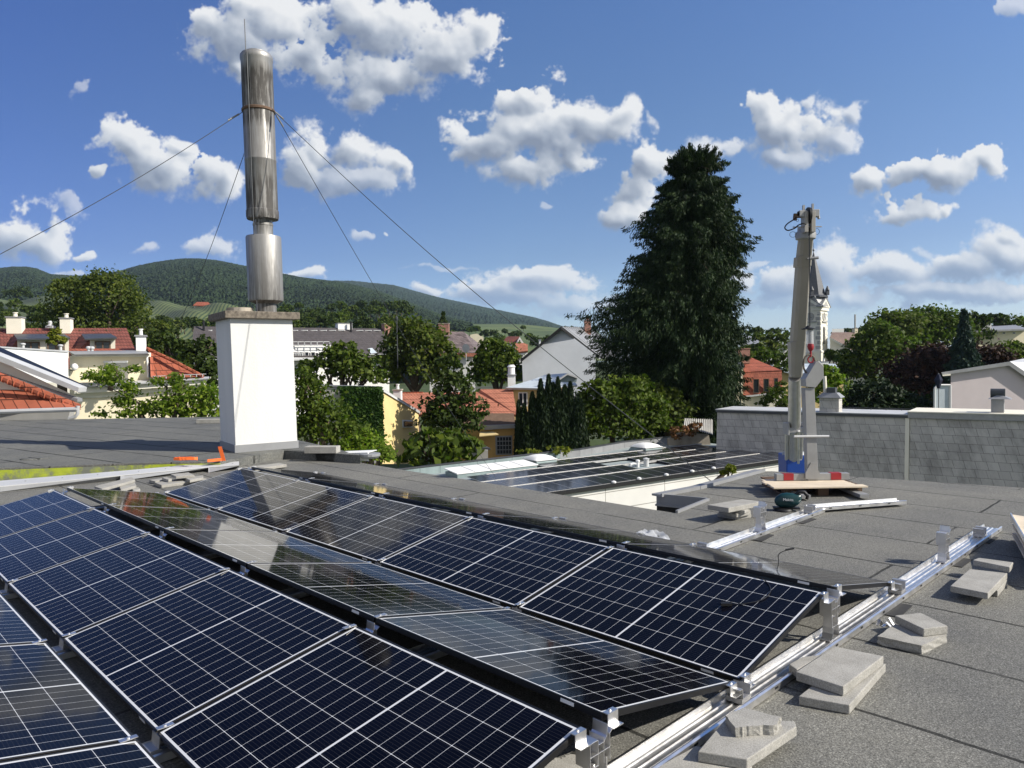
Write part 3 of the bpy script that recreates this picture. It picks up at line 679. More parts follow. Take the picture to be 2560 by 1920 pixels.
# metal flashing strip: top band and foot
fl = [(z1(-900, 790), z1(-900, 745)), (z1(0, 745), z1(0, 697)), (z1(1040, 650), z1(1040, 612)), (z1(1800, 578), z1(1795, 545)), (z1(2065, 560), z1(2065, 530))]
root = thing('metal_flashing', 'silver flashing strip between the panel roof and the mossy gutter', 'flashing', (o.x, o.y, 0))
m = MB(); m2 = MB()
for i in range(len(fl) - 1):
    (a0, b0), (a1, b1) = fl[i], fl[i + 1]
    a0 = G(a0, .09); a1 = G(a1, .09); b0 = G(b0, .11); b1 = G(b1, .11); q0 = G((fl[i][0][0], fl[i][0][1] + 14), .006); q1 = G((fl[i+1][0][0], fl[i+1][0][1] + 14 - 3 * i), .006)
    O = Vector((o.x, o.y, 0))
    m.slab([a0 - O, a1 - O, b1 - O, b0 - O], (0, 0, -.012)); m2.slab([q0 - O, q1 - O, a1 - O - Vector((0, 0, .012)), a0 - O - Vector((0, 0, .012))], (0, .01, -.004))
    for k in range(3):
        p = (a0.lerp(a1, .2 + .3 * k)).lerp(b0.lerp(b1, .2 + .3 * k), .5) - O; m2.cyl(p, p + Vector((0, 0, .008)), .012, n=6)
m.build('top_band', M['zinclight'], root); m2.build('foot_sheet', M['zinc'], root)
m = MB(); p = G(z1(300, 506), ZU); m.lathe([(.24, 0), (.24, .012), (.20, .018), (.05, .014)], n=20)
tag(m.build('roof_drain', M['bitumen2'], loc=(p.x, p.y, ZU)), 'round drain cover near the front edge of the upper roof', 'roof drain')
p = G(z1(1840, 198), ZU); m = MB(); m.box(-.45, .45, -.15, .15, 0, .12); tag(m.build('far_slab', M['concrete'], loc=p, bevel=.01), 'grey slab lying at the far edge of the upper roof beside the chimney', 'paving slab')
# white metal tray and slab right of the chimney
p = G(c3(620, 1475)); root = None
m = MB(); a, b = G(c3(450, 1460), .02), G(c3(790, 1472), .02); O = a
m.slab([a - O, b - O, b - O + Vector((0, 0, .16)), a - O + Vector((.0, 0, .12))], Vector((.1, .25, 0)).normalized() * .03)
m.slab([a - O + Vector((0, 0, .125)), b - O + Vector((0, 0, .165)), b - O + Vector((.1, .4, .165)), a - O + Vector((.1, .35, .125))], (0, 0, -.01))
tag(m.build('white_edge_tray', M['white'], loc=O), 'white metal edge tray on the roof corner right of the chimney', 'flashing')
p = G(c3(340, 1390), ZU); m = MB(); m.box(-.32, .32, -.12, .12, 0, .13); tag(m.build('lamp_base_block', M['concrete'], loc=p, rz=-.1, bevel=.008), 'concrete block holding down a wire right of the chimney', 'paving slab')
p = G(c3(810, 1450), .05); m = MB(); m.lathe([(.0, 0), (.16, .02), (.2, .06), (.2, .1), (.18, .11)], n=16)
tag(m.build('round_vent_cap', M['zinc'], loc=p), 'small round grey vent cap at the tip of the roof corner', 'vent')
# orange strap
P = [G(r5(x, y), z) for x, y, z in ((520, 90, .18), (600, 75, .19), (690, 80, .2), (760, 70, .22), (850, 75, .19))]
root = thing('orange_strap', 'bright orange lashing strap lying by the foot of the white chimney', 'strap', P[0])
def ribbon(m, pts, w):
    vs = [];
    for p, up in pts: vs += [p, p + up * w]
    m.add(vs, [(2*i, 2*i+1, 2*i+3, 2*i+2) for i in range(len(pts) - 1)])
m = MB()
for rep in range(3):
    pts = []
    for k in range(14):
        a = k * .9 + rep; c = P[2] - P[0] + Vector((.17 * math.cos(a) + .04 * rep - .1, .06 * math.sin(a), .01 + .03 * rnd.random()))
        pts.append((c, Vector((rnd.uniform(-.4, .4), .1, 1)).normalized()))
    ribbon(m, pts, .04)
T1 = G(r5(975, 95), .17) - P[0]; T2 = G(r5(1195, 75), .17) - P[0]; T3 = D(r5(1205, 60), T2.y + P[0].y) - P[0]; T4 = D(z1(1900, 402), T2.y + P[0].y) - P[0]
ribbon(m, [(T1, Vector((0, 0, 1))), (T1.lerp(T2, .5), Vector((0, .3, 1))), (T2, Vector((0, 0, 1)))], .05)
ribbon(m, [(T2, Vector((1, 0, 0))), (T4 - Vector((.04, 0, 0)), Vector((1, 0, 0)))], .07)
s = m.build('webbing', M['orange'], root); s.modifiers.new('s', 'SOLIDIFY').thickness = .004
# ---------------------------------------------------------------- white chimney
fa = G(k8(298, 1500)); rz = R(35); e1 = Vector((math.cos(rz), math.sin(rz))); e2 = Vector((-math.sin(rz), math.cos(rz)))
def reach(q, e):      # length along a wall direction until it meets the sight line of a picture point
    d = ray(*q); k_ = d.x / d.y; return (k_ * fa.y - fa.x) / (e.x - k_ * e.y)
w = reach(k8(796, 900), e1); dep = reach(k8(160, 900), e2)
root = thing('white_chimney', 'tall white rendered chimney block with a stained concrete cap', 'chimney', (fa.x, fa.y, 0), rz)
ht = D(k8(257, 318), fa.y).z
q = [(0, 0), (w, 0), (w, dep), (0, dep)]
lx, ly = -.028 * math.cos(rz), .028 * math.sin(rz)     # the block leans very slightly
m = MB(); m.add([(x, y, .30) for x, y in q] + [(x + lx * ht * .5, y + ly * ht * .5, ht) for x, y in q], [(0,1,5,4), (1,2,6,5), (2,3,7,6), (3,0,4,7), (4,5,6,7)])
m.build('shaft', M['plaster'], root, bevel=.006)
m = MB(); m.box(-.035, w + .035, -.035, dep + .035, -.25, .155); m.build('foot_flashing', M['zinclight'], root, bevel=.004)
m = MB(); m.box(-.02, w + .02, -.02, dep + .02, .158, .31); m.build('upper_flashing', M['zinc'], root, bevel=.004)
m = MB(); ov = .12; dx = lx * ht * .5; dy_ = ly * ht * .5
m.box(-ov + dx, w + ov + dx, -ov + dy_, dep + ov + dy_, ht, ht + .145)
cap = m.build('cap', M['crust'], root, bevel=.012)
# ring stump on the cap
m = MB(); sx = D(k8(375, 250), fa.y + .55); m.lathe([(.26, 0), (.26, .10), (.20, .10), (.20, .03)], (0, 0, 0), 22)
capz = ht + .145
st = m.build('flue_stump', M['oldwall'], cap); st.location = (.30, .55, capz)
# ---------------------------------------------------------------- steel flue
FY = fa.y + .85
def rad(y, xa, xb): return (D((xb, y), FY) - D((xa, y), FY)).length / 2
def zz(y): return D((650, y), FY).z
f0 = D(((c2(560, 0)[0] + c2(750, 0)[0]) / 2, 775), FY)
xt = D((605 + 36, 140), FY)
root = thing('steel_flue', 'soot-streaked stainless steel flue pipe rising from the white chimney', 'flue', (f0.x, f0.y, capz))
H0 = capz; top = zz(140) - H0; lean = (xt.x - f0.x) / top
def seg(name, prof, mat=M['flue'], n=36):
    m = MB(); vs = []
    for r, z in prof:
        for k in range(n):
            a = 2 * math.pi * k / n; vs.append((r * math.cos(a) + lean * z, r * math.sin(a), z))
    fs = [(i*n + k, i*n + (k+1) % n, (i+1)*n + (k+1) % n, (i+1)*n + k) for i in range(len(prof) - 1) for k in range(n)]
    fs += [tuple(range(n))[::-1], tuple(range((len(prof)-1)*n, len(prof)*n))]
    m.add(vs, fs); return m.build(name, mat, root, smooth='auto')
Zc = lambda y: zz(y) - H0
r_low = rad(700, 560*0 + 500 + 470/3.95, 500 + 805/3.95) ; r_neck = rad(575, 633, 681); r_up = rad(400, 608.5, 684)
seg('base_pipe', [(r_low * .58, -.02), (r_low * .58, Zc(753))])
seg('lower_section', [(r_low * .62, Zc(760)), (r_low * .98, Zc(753)), (r_low, Zc(749)), (r_low, Zc(595)), (r_low * .97, Zc(592)), (r_neck, Zc(591))])
seg('neck', [(r_neck * .98, Zc(594)), (r_neck * .98, Zc(566)), (r_neck * 1.02, Zc(565)), (r_neck * 1.02, Zc(560)), (r_neck * .96, Zc(558)), (r_neck * .96, Zc(546))])
seg('upper_section', [(r_up * .6, Zc(552)), (r_up * 1.0, Zc(549)), (r_up * 1.04, Zc(543)), (r_up * 1.04, Zc(528)), (r_up, Zc(526)), (r_up, Zc(405)), (r_up * 1.015, Zc(404)), (r_up * 1.015, Zc(401)), (r_up, Zc(400)),
     (r_up, Zc(280)), (r_up, Zc(155)), (r_up * 1.04, Zc(152)), (r_up * 1.04, Zc(142)), (r_up * .95, Zc(137)), (r_up * .72, Zc(135)), (r_up * .72, Zc(132)), (r_up * .55, Zc(131)), (r_up * .5, Zc(140))])
seg('guy_collar', [(r_up * 1.0, Zc(283)), (r_up * 1.07, Zc(281)), (r_up * 1.07, Zc(276)), (r_up * 1.0, Zc(274))], M['oldwood'])
m = MB(); m.tube([(-r_up * .25 + lean * z, -r_up * 1.0 - .02, z) for z in np.linspace(-.0, top - .05, 24)] , .009, 6)
m.tube([(-r_up * .35 + lean * top, -r_up * .95, top - .1), (-r_up * .4 + lean * top, -r_up * .9, top + .62)], .010, 6)
m.build('lightning_rod', M['zincdark'], root)
cl = root.location
def wire(label, q_far, pt0, rr=.007, name='guy_wire', parts=True):
    s = cl + pt0; e = q_far; root2 = thing(name, label, 'guy wire', s, 0, 'guy wires staying the steel flue')
    n = 14; pts = [(s.lerp(e, k / n) - s) - Vector((0, 0, .25 * math.sin(math.pi * k / n) * (e - s).length / 14)) for k in range(n + 1)]
    MB().tube(pts, rr, 5).build('cable', M['zincdark'], root2)
    d = (e - s).normalized(); a = s * 0 + d * .12; MB().cyl(a, a + d * .28, .018, n=6).build('turnbuckle', M['zinc'], root2); return root2
zc = Zc(278)
wire('guy wire from the flue running down out of the left edge of the photo', D((-60, 667), 12.2), Vector((-r_up + lean * zc, 0, zc)))
wire('thin guy wire dropping left of the flue towards the trees', D((452, 800), 22.5), Vector((-r_up * .8 + lean * zc, .2, Zc(330))))
wire('guy wire dropping right of the flue past a small mast to the lower roof', G(r4(515, 420), -2.85), Vector((r_up + lean * zc, 0, zc)))
wire('rightmost guy wire reaching down to the parapet near the crane', G(r1(1512, 541), .08), Vector((r_up + lean * zc, -.1, zc)))
# ---------------------------------------------------------------- notch upstand and parapet coping
O = Vector((NFR.x, NFR.y, 0))
root = thing('roof_notch_edging', 'dark grey sheet-metal edging around the notch cut into the roof', 'roof edging', O)
def up(m, p, q, h0, h1, th=.02):
    p = p - O; q = q - O; n = Vector((q.y - p.y, p.x - q.x, 0)).normalized() * th
    m.slab([(p.x, p.y, h0), (q.x, q.y, h0), (q.x, q.y, h1), (p.x, p.y, h1)], n)
m = MB(); up(m, NBL, NBR, -.105, .035, .02); m.build('upstand', M['zinc'], root)
m = MB(); up(m, NBL, NBR, -.125, -.10, .07); m.build('drip_edge', M['zinc'], root)
m = MB(); up(m, NBR, NFR, -.12, .035, .03); m.build('side_edging', M['zinc'], root)
m = MB(); up(m, NBL, NBR, -1.4, -.125, .012); up(m, NBR, NFR, -1.4, -.12, .01); m.build('notch_shade_sheet', M['black'], root)  # black sheets stand in for the shade inside the notch opening
cp = [G(r1(1000, 670), .03), G(r1(1365, 600), .03), G(r1(1985, 435), .03)]
root = thing('parapet_coping', 'grey metal coping strip along the roof edge towards the crane', 'coping', cp[0])
m = MB()
for a, b in zip(cp, cp[1:]):
    a = a - cp[0]; b = b - cp[0]; n = Vector((-(b.y - a.y), b.x - a.x, 0)).normalized()
    m.slab([a - n * .09, b - n * .09, b + n * .09, a + n * .09], (0, 0, -.028)); m.slab([a - n * .09, b - n * .09, b - n * .09 + Vector((0, 0, .02)), a - n * .09 + Vector((0, 0, .02))], n * .02)
m.build('coping_sheet', M['zinc'], root)
# far edge coping
# ---------------------------------------------------------------- power tool
p = G(z6(1290, 405)); root = thing('grinder_tool', 'dark teal and black cordless power tool resting on the roof near the rails', 'power tool', p, -.25)
m = MB(); vs = []
n = 16
for k, (x, r, zc_) in enumerate(((-.17, .02, .12), (-.15, .055, .12), (-.10, .085, .125), (-.03, .095, .13), (.04, .09, .13), (.09, .07, .14), (.13, .05, .16), (.14, .02, .165))):
    for i in range(n):
        a = 2 * math.pi * i / n; vs.append((x, r * .75 * math.cos(a), zc_ + r * math.sin(a)))
m.add(vs, [(l*n + i, l*n + (i+1) % n, (l+1)*n + (i+1) % n, (l+1)*n + i) for l in range(7) for i in range(n)]); m.build('motor_housing', M['teal'], root, smooth=True)
m = MB(); m.tube([(.06, 0, .19), (.11, 0, .235), (.17, 0, .235), (.21, 0, .19), (.20, 0, .15)], [.02, .024, .024, .022, .02], 8); m.build('handle', M['black'], root, smooth=True)
m = MB(); m.lathe([(.0, 0), (.10, .0), (.115, .012), (.10, .03), (.02, .04)], (-.07, 0, .0), 20); m.box(-.19, .12, -.055, .055, .03, .045); m.cyl((-.02, .0, .03), (-.0, 0, .08), .035, n=10); m.build('base_plate', M['black'], root, smooth='auto')
cu_ = bpy.data.curves.new('tool_lettering', 'FONT'); cu_.body = 'Makita'; cu_.size = .045; cu_.extrude = .001; cu_.align_x = 'CENTER'
tx = bpy.data.objects.new('lettering', cu_); COL.objects.link(tx); bpy.context.view_layer.update()
me = bpy.data.meshes.new_from_object(tx.evaluated_get(bpy.context.evaluated_depsgraph_get())); bpy.data.objects.remove(tx)
tx = bpy.data.objects.new('lettering', me); COL.objects.link(tx); me.materials.clear(); me.materials.append(M['white']); tx.parent = root; tx.location = (-.02, -.0735, .135); tx.rotation_euler = (R(82), 0, 0)
# boards at the right border
o = G((2560, 1330), 0); root = thing('board_stack', 'stack of pale timber boards with a metal-edged top cut by the right border', 'boards', (o.x, o.y, 0))
bp = [G(q_, .26) for q_ in ((2528, 1287), (2610, 1300), (2640, 1400), (2575, 1368))]
m = MB()
for k in range(6):
    off_ = Vector((.03 * (k % 2) + .02, .02 * ((k + 1) % 2), -.045 * k)); m.slab([p - o + off_ for p in bp], (0, 0, -.026))
m.build('board', M['wood'], root)
m = MB(); a_, b_ = bp[0] - o, bp[3] - o; m.slab([a_ + Vector((-.012, 0, .02)), b_ + Vector((-.012, 0, .02)), b_ + Vector((-.012, 0, -.03)), a_ + Vector((-.012, 0, -.03))], (.012, 0, 0)); m.build('metal_edge', M['alu'], root)
# ---------------------------------------------------------------- pallet, lifting fork and crane
def dz(q, Y): return D(q, Y)
PY = 9.95
pa, pb = D(c6(440, 1440), PY), D(c6(1195, 1440), PY)
root = thing('wooden_pallet', 'weathered wooden pallet under the lifting fork', 'pallet', (pa.x, PY - .15, 0)); PWd = pb.x - pa.x
m = MB()
for x in (0, PWd / 2 - .07, PWd - .14):
    m.box(x, x + .14, 0, .9, 0, .022); 
    for y in (0, .38, .76): m.box(x, x + .14, y, y + .12, .022, .1)
m.build('block_runner', M['oldwood'], root); m = MB()
for y in np.linspace(0, .8, 6): m.box(-.02, PWd + .02, y, y + .1, .1, .122)
m.build('deck_board', M['oldwood'], root)
ba, bb = D(c6(335, 1345), PY - .15), D(c6(1305, 1380), PY - .3)
bl = thing('pale_boards', 'pale wooden boards laid across the pallet', 'boards', (ba.x, PY - .3, .125)); L_ = bb.x - ba.x
m = MB()
for i, (a, b) in enumerate(((-.0, 0), (.02, -.03), (.0, .02), (.05, .0))):
    m.box(a, L_ + b - .06 * i, .0 + i * .17, .155 + i * .17, 0, .022)
m.build('board', M['wood'], bl, bevel=.003)
# lifting fork
FYY = PY + .25
x0 = D(c6(388, 1300), FYY); x1 = D(c6(1105, 1300), FYY); cx = D(c6(748, 1300), FYY).x; zt = D(c6(745, 1275), FYY).z; zb = D(c6(745, 1340), FYY).z
root = thing('pallet_lifting_fork', 'grey steel crane fork with red-marked base beam standing at the pallet', 'crane fork', (cx, FYY, 0))
m = MB(); m.box(x0.x - cx, x1.x - cx, -.05, .05, zb, zt); m.build('base_beam', M['galv'], root, bevel=.004)
m = MB()
for a, b in ((458, 556), (922, 1024)):
    m.box(D(c6(a, 1300), FYY).x - cx, D(c6(b, 1300), FYY).x - cx, -.053, .053, zb + .004, zt + .004)
m.build('red_marking', M['red'], root)
m = MB(); w0 = (D(c6(780, 1100), FYY).x - D(c6(685, 1100), FYY).x); zc0 = D(c6(730, 430), FYY).z
tx0 = D(c6(708, 430), FYY).x - cx
m.add([(-w0 / 2 - .02, -.07, zb), (w0 / 2 - .0, -.07, zb), (w0 / 2 - .02, .07, zb), (-w0 / 2, .07, zb), (tx0 - w0 / 2, -.07, zc0), (tx0 + w0 / 2, -.07, zc0), (tx0 + w0 / 2, .07, zc0), (tx0 - w0 / 2, .07, zc0)], [(0,1,5,4), (1,2,6,5), (2,3,7,6), (3,0,4,7), (4,5,6,7)])
m.build('column', M['galv'], root, bevel=.006)
m = MB(); P2 = [D(c6(x, y), FYY) for x, y in ((665, 420), (760, 430), (840, 330), (838, 215), (790, 165), (760, 180), (660, 345))]
m.slab([(p.x - cx, -.09, p.z) for p in P2], (0, .18, 0)); m.build('top_arm', M['galv'], root, bevel=.006)
m = MB(); P2 = [D(c6(x, y), FYY - .06) for x, y in ((680, 1330), (820, 1330), (820, 1270), (760, 1168), (735, 1168), (680, 1270))]
m.slab([(p.x - cx, -.085, p.z) for p in P2], (0, .02, 0)); m.build('gusset_plate', M['galv'], root)
m = MB(); a, b = D(c6(548, 908), FYY), D(c6(890, 905), FYY); m.cyl((a.x - cx, -.09, a.z), (b.x - cx, -.09, b.z), .017, n=10); m.build('cross_bar', M['zinclight'], root)
for s in (-.38, .38):
    m = MB(); m.box(s - .06, s + .06, -.75, .05, .03, .075); m.build('tine', M['galv'], root)
m = MB(); a = D(c6(725, 200), FYY); n = 20
m.tube([(a.x - cx + .085 * math.cos(t), 0, a.z + .135 * math.sin(t)) for t in np.linspace(0, 6.28, n)], .014, 7); m.build('lifting_ring', M['crust'], root)
# crane
CYb = 14.2; CYh = FYY + .15
base = D(c6(575, 1270), CYb); hd = D(c5(1030, 330), CYh)
root = thing('truck_crane', 'tall telescopic crane boom with a blue base behind the roof edge', 'crane', (base.x, CYb, -7.9))
O = Vector(root.location)
def LP(q, Y): return D(q, Y) - O
def boomY(y): 
    t = (y - 1181) / (565 - 1181); return CYb + (CYh - CYb) * max(0, min(1.1, t))
m = MB(); b0 = LP(c6(572, 1270), CYb); bw = .20
m.box(b0.x - .22, b0.x + .22, -.2, .25, 0, LP(c6(0, 1095), CYb).z); m.box(b0.x - .9, b0.x + 1.6, -.9, 1.2, .5, 1.6); m.build('blue_base', M['blue'], root, bevel=.02)
zb1 = LP(c6(575, 1110), CYb).z
m = MB(); m.lathe([(.15, 0), (.215, .0), (.22, .10), (.18, .15), (.14, .16)], (b0.x, 0, zb1 - .05), 20); m.build('slew_ring', M['galv'], root, smooth='auto')
# lower cylinder group
def pt(q): return LP(q, boomY(q[1]))
m = MB()
a, b = pt(c6(578, 1140)), pt(c6(582, 840))
for dx in (-.135, -.07, .07, .135): m.cyl((a.x + dx, a.y + .0 + abs(dx) * .3, a.z), (b.x + dx, b.y + abs(dx) * .3, b.z), .036, n=12)
m.cyl((a.x, a.y + .1, a.z), (b.x, b.y + .1, b.z), .11, n=16); m.build('lower_mast', M['alu_dull'], root, smooth='auto')
m = MB(); m.cyl((a.x + .01, a.y - .16, a.z - .05), (b.x + .01, b.y - .16, b.z - .02), .024, n=10); m.build('hydraulic_rod', M['alu'], root, smooth='auto')
m = MB(); m.box(b.x - .17, b.x + .18, b.y - .12, b.y + .16, b.z - .06, b.z + .04); m.box(b.x - .19, b.x - .15, b.y - .15, b.y + .1, b.z - .10, b.z + .13); m.box(b.x + .145, b.x + .185, b.y - .15, b.y + .1, b.z - .08, b.z + .12); m.build('mast_collar', M['galv'], root, bevel=.01)
m = MB(); c = pt(c6(588, 330)); m.cyl(b + Vector((0, .03, 0)), c + Vector((0, .03, 0)), .115, .105, 20); m.build('outer_cylinder', M['alu_dull'], root, smooth='auto')
# boom box with facets
def boomseg(name, q0, w0, q1, w1, mat, Yo=0):
    p0, p1 = pt(q0), pt(q1); m = MB(); vs = []
    for p, w in ((p0, w0), (p1, w1)):
        for x, y in ((-.5, -.25), (-.3, -.5), (.3, -.5), (.5, -.25), (.5, .45), (-.5, .45)): vs.append((p.x + x * w, p.y + y * w + Yo, p.z))
    m.add(vs, [(i, (i+1) % 6, 6 + (i+1) % 6, 6 + i) for i in range(6)] + [(0,1,2,3,4,5)[::-1], (6,7,8,9,10,11)]); m.build(name, mat, root, bevel=.012)
def wpx(px, y, f=3.95): return px / f * boomY(y) / FPX
boomseg('knuckle', c6(590, 330), wpx(110, 900), c6(605, -20), wpx(150, 855), M['craneskin'])
boomseg('boom', c5(925, 1640), wpx(134, 895), c5(985, 720), wpx(126, 660), M['craneskin'], .02)
boomseg('boom_band', c5(974, 740), wpx(146, 667), c5(982, 640), wpx(146, 642), M['craneskin'])
boomseg('inner_boom', c5(984, 700), wpx(130, 655), c5(1015, 400), wpx(125, 580), M['craneskin'], .0)
m = MB(); p = pt(c5(1003, 430)); m.lathe([(.09, -.06), (.135, -.05), (.145, .02), (.135, .05), (.11, .06), (.11, .11), (.08, .12)], p, 22); m.build('end_collar', M['galv'], root, smooth='auto')
m = MB(); p = pt(c5(1030, 330)); q = pt(c5(1030, 180))
m.box(p.x - .075, p.x - .022, p.y - .06, p.y + .08, p.z - .10, q.z + .02); m.box(p.x + .022, p.x + .08, p.y - .06, p.y + .08, p.z - .10, q.z + .02)
m.cyl((p.x - .22, p.y, p.z - .02), (p.x + .19, p.y, p.z - .02), .009, n=8); m.build('boom_head', M['craneskin'], root, bevel=.004)
m = MB(); m.cyl((p.x - .14, p.y, q.z - .01), (p.x + .14, p.y, q.z - .01), .045, n=12); m.box(p.x - .14, p.x - .03, p.y - .05, p.y + .06, q.z - .05, q.z + .04); m.box(p.x + .035, p.x + .14, p.y - .05, p.y + .06, q.z - .05, q.z + .05)
m.cyl((p.x + .15, p.y, q.z - .08), (p.x + .13, p.y, q.z + .03), .02, n=8); m.build('head_block', M['galv'], root, bevel=.006)
m = MB(); m.box(p.x - .075, p.x - .045, p.y, p.y + .03, q.z + .04, q.z + .12); m.box(p.x + .055, p.x + .08, p.y, p.y + .03, q.z + .05, q.z + .14); m.build('cable_guide', M['galv'], root)
m = MB(); m.cyl((p.x - .19, p.y, q.z - .09), (p.x - .18, p.y, q.z - .0), .028, n=10); m.cyl((p.x - .18, p.y, q.z - .04), (p.x - .1, p.y, q.z - .04), .02, n=8); m.build('hydraulic_motor', M['oldwood'], root)
m = MB(); c = pt(c5(1028, 140))
m.cyl((p.x - .014, p.y, c.z - .07), (p.x + .014, p.y, c.z - .07), .115, n=26); m.build('cable_sheave', M['black'], root, smooth='auto')
m = MB(); pts = [pt(c5(x, y)) + Vector((0, -.05, 0)) for x, y in ((905, 250), (870, 280), (810, 320), (785, 360), (815, 385), (880, 365), (925, 330), (985, 320), (995, 370), (992, 470), (985, 580), (955, 640), (950, 680), (985, 670))]
m.tube(spline(pts, 5), .009, 7); m.build('hydraulic_hose', M['black'], root, smooth=True)
for cx5, cy5, rx5, ry5 in ((878, 420, 32, 28), (1115, 390, 25, 30), (922, 280, 12, 12)):
    pts = [pt(c5(cx5 + rx5 * math.cos(t), cy5 + ry5 * math.sin(t))) for t in np.linspace(0, 6.3, 14)]; MB().tube(pts, .003, 5).build('wire_loop', M['black'], root)
m = MB(); a, b = pt(c5(985, 670)), pt(c5(1095, 660)); m.cyl(a + Vector((0, -.12, 0)), b + Vector((0, -.12, 0)), .022, n=10); m.build('side_bracket', M['galv'], root)
# hoist cable and hook
hx = D(c5(1040, 330), CYh); he = D(c5(1047, 1500), FYY); m = MB(); m.tube([hx - O, he - O], .007, 6); m.build('hoist_cable', M['black'], root)
m = MB(); p = D(c5(1032, 1350), FYY) - O; m.lathe([(.095, -.008), (.095, .0), (.045, .015), (.03, .035), (.01, .045)], p, 20); m.build('cable_shield', M['black'], root)
t = NT('clear_tube'); t.out((.8, .82, .82), .25, 0, .5); t.b.inputs['Alpha'].default_value = .4
m = MB(); m.cyl(D(c5(1042, 1365), FYY) - O, D(c5(1045, 1500), FYY) - O, .05, n=16); m.build('cable_weight', t.m, root, smooth='auto')
hk = D(c5(1053, 1520), FYY) - O; m = MB(); m.lathe([(.015, .04), (.035, .03), (.045, -.01), (.035, -.05), (.018, -.07)], hk, 14); m.cyl(hk - Vector((0, 0, .07)), hk - Vector((0, 0, .15)), .016, n=8)
m.tube([hk + Vector((.038 * math.cos(t), 0, -.19 + .042 * math.sin(t))) for t in np.linspace(1.6, 6.9, 14)], .011, 7)
hook = m.build('hook_block', M['red'], root, smooth='auto')
# ---------------------------------------------------------------- ground
GZ = -8.0; HAZE = .6e-4
t = NT('ground'); f = t.noise(.02, 6, .65); t.bump(f, .2, .5)
M['ground'] = t.out(t.ramp(f, [(.35, (.10, .095, .08)), (.5, (.06, .085, .03)), (.7, (.045, .07, .025))]), .95, 0, .2)
m = MB(); m.poly([(-9000, -3000, 0), (9000, -3000, 0), (9000, 15000, 0), (-9000, 15000, 0)])
tag(struct(m.build('ground', M['ground'], loc=(0, 0, GZ))), 'town ground with gardens', 'ground')
# ---------------------------------------------------------------- low building with its own solar roof
LZ = -4.6; LA = R(34.2); KL = 1.356; E0 = Vector((2.18, 35.5, 0))
bld = thing('low_white_building', 'low white building with a solar-covered flat roof beyond the notch', 'building', (E0.x, E0.y, LZ), LA)
pr = [(-9.5, .0), (21.9, .0), (21.9, 11.6), (14.9, 11.3), (9.6, 9.95), (8.0, 10.1), (-1.3, 9.6), (-9.5, 9.0)]
m = MB(); m.prism(pr, -.10, .0); m.build('roof', M['membrane'], bld)
t = NT('panel_wall'); x, y, z = t.sep(); q = t.n('ShaderNodeTexBrick'); t.L.new(t.vec(t.math('ADD', x, 1.15), t.math('ADD', z, .35)), q.inputs['Vector'])
q.offset = 0; q.inputs['Scale'].default_value = 1; q.inputs['Brick Width'].default_value = 4.3; q.inputs['Row Height'].default_value = .92; q.inputs['Mortar Size'].default_value = .022
q.inputs['Color1'].default_value = q.inputs['Color2'].default_value = (.66, .65, .62, 1); q.inputs['Mortar'].default_value = (.25, .24, .22, 1)
M['panelwall'] = t.out(t.mix(.6, q.outputs['Color'], t.ramp(t.noise(.7, 5), [(.3, (.85,)*3), (.7, (1.03,)*3)]), 'MULTIPLY'), .85)
m = MB(); m.prism([(-9.3, .12), (21.8, .12), (21.8, 11.3), (14.8, 11.1), (9.5, 9.8), (8.0, 9.9), (-9.3, 8.8)], GZ - LZ, -.10); m.build('wall', M['panelwall'], bld)
m = MB(); m.box(-9.6, 21.95, -.06, .0, -.10, .08); m.build('eave_edge', M['black'], bld)
m = MB(); pp = [(-9.5, 9.0), (-1.3, 9.6), (8.0, 10.1)], [(8.0, 10.1), (9.6, 9.95), (14.9, 11.3), (21.9, 11.6)]
def para(m, pts, h, th):
    for a, b in zip(pts, pts[1:]):
        d = Vector((b[0]-a[0], b[1]-a[1])); L = d.length; d /= L; n = max(1, int(L / 1.2))
        for k in range(n):
            p = (a[0] + d.x * L * k / n, a[1] + d.y * L * k / n); q = (a[0] + d.x * (L * (k+1) / n - .02), a[1] + d.y * (L * (k+1) / n - .02))
            m.slab([(*p, .0), (*q, .0), (*q, h), (*p, h)], Vector((-d.y, d.x, 0)) * th)
para(m, pp[0], .42, .12); m.build('parapet', M['greensheet'], bld)
m = MB(); para(m, pp[1], .46, .12); m.build('parapet', M['zinc'], bld)
m = MB()
for ps in pp:
    for a, b in zip(ps, ps[1:]): m.slab([(a[0], a[1] - .05, .50), (b[0], b[1] - .05, .50), (b[0], b[1] + .25, .50), (a[0], a[1] + .25, .50)], (0, 0, -.05))
m.build('parapet_cap', M['zincdark'], bld)
def sky_dome(x, y, lab):
    r = thing('dome_skylight', lab, 'skylight', bld.matrix_world @ Vector((0, 0, 0)), LA, 'dome skylights on the low roof')
    p = Matrix.Rotation(LA, 3, 'Z') @ Vector((x, y, 0)); r.location = (E0.x + p.x, E0.y + p.y, LZ)
    m = MB(); m.add([(-.9, -.9, 0), (.9, -.9, 0), (.9, .9, 0), (-.9, .9, 0), (-.72, -.72, .34), (.72, -.72, .34), (.72, .72, .34), (-.72, .72, .34)], [(0,1,5,4), (1,2,6,5), (2,3,7,6), (3,0,4,7)]); m.build('curb', M['greensheet'], r)
    m = MB(); n = 10; vs = [(-.8 + 1.6*i/n, -.8 + 1.6*j/n, .36 + .26 * (math.sin(math.pi*i/n) * math.sin(math.pi*j/n)) ** .45) for j in range(n+1) for i in range(n+1)]
    m.add(vs, [(j*(n+1)+i, j*(n+1)+i+1, (j+1)*(n+1)+i+1, (j+1)*(n+1)+i) for j in range(n) for i in range(n)]); m.box(-.82, .82, -.82, .82, .32, .355); m.build('dome', M['white'], r, smooth='auto'); return r
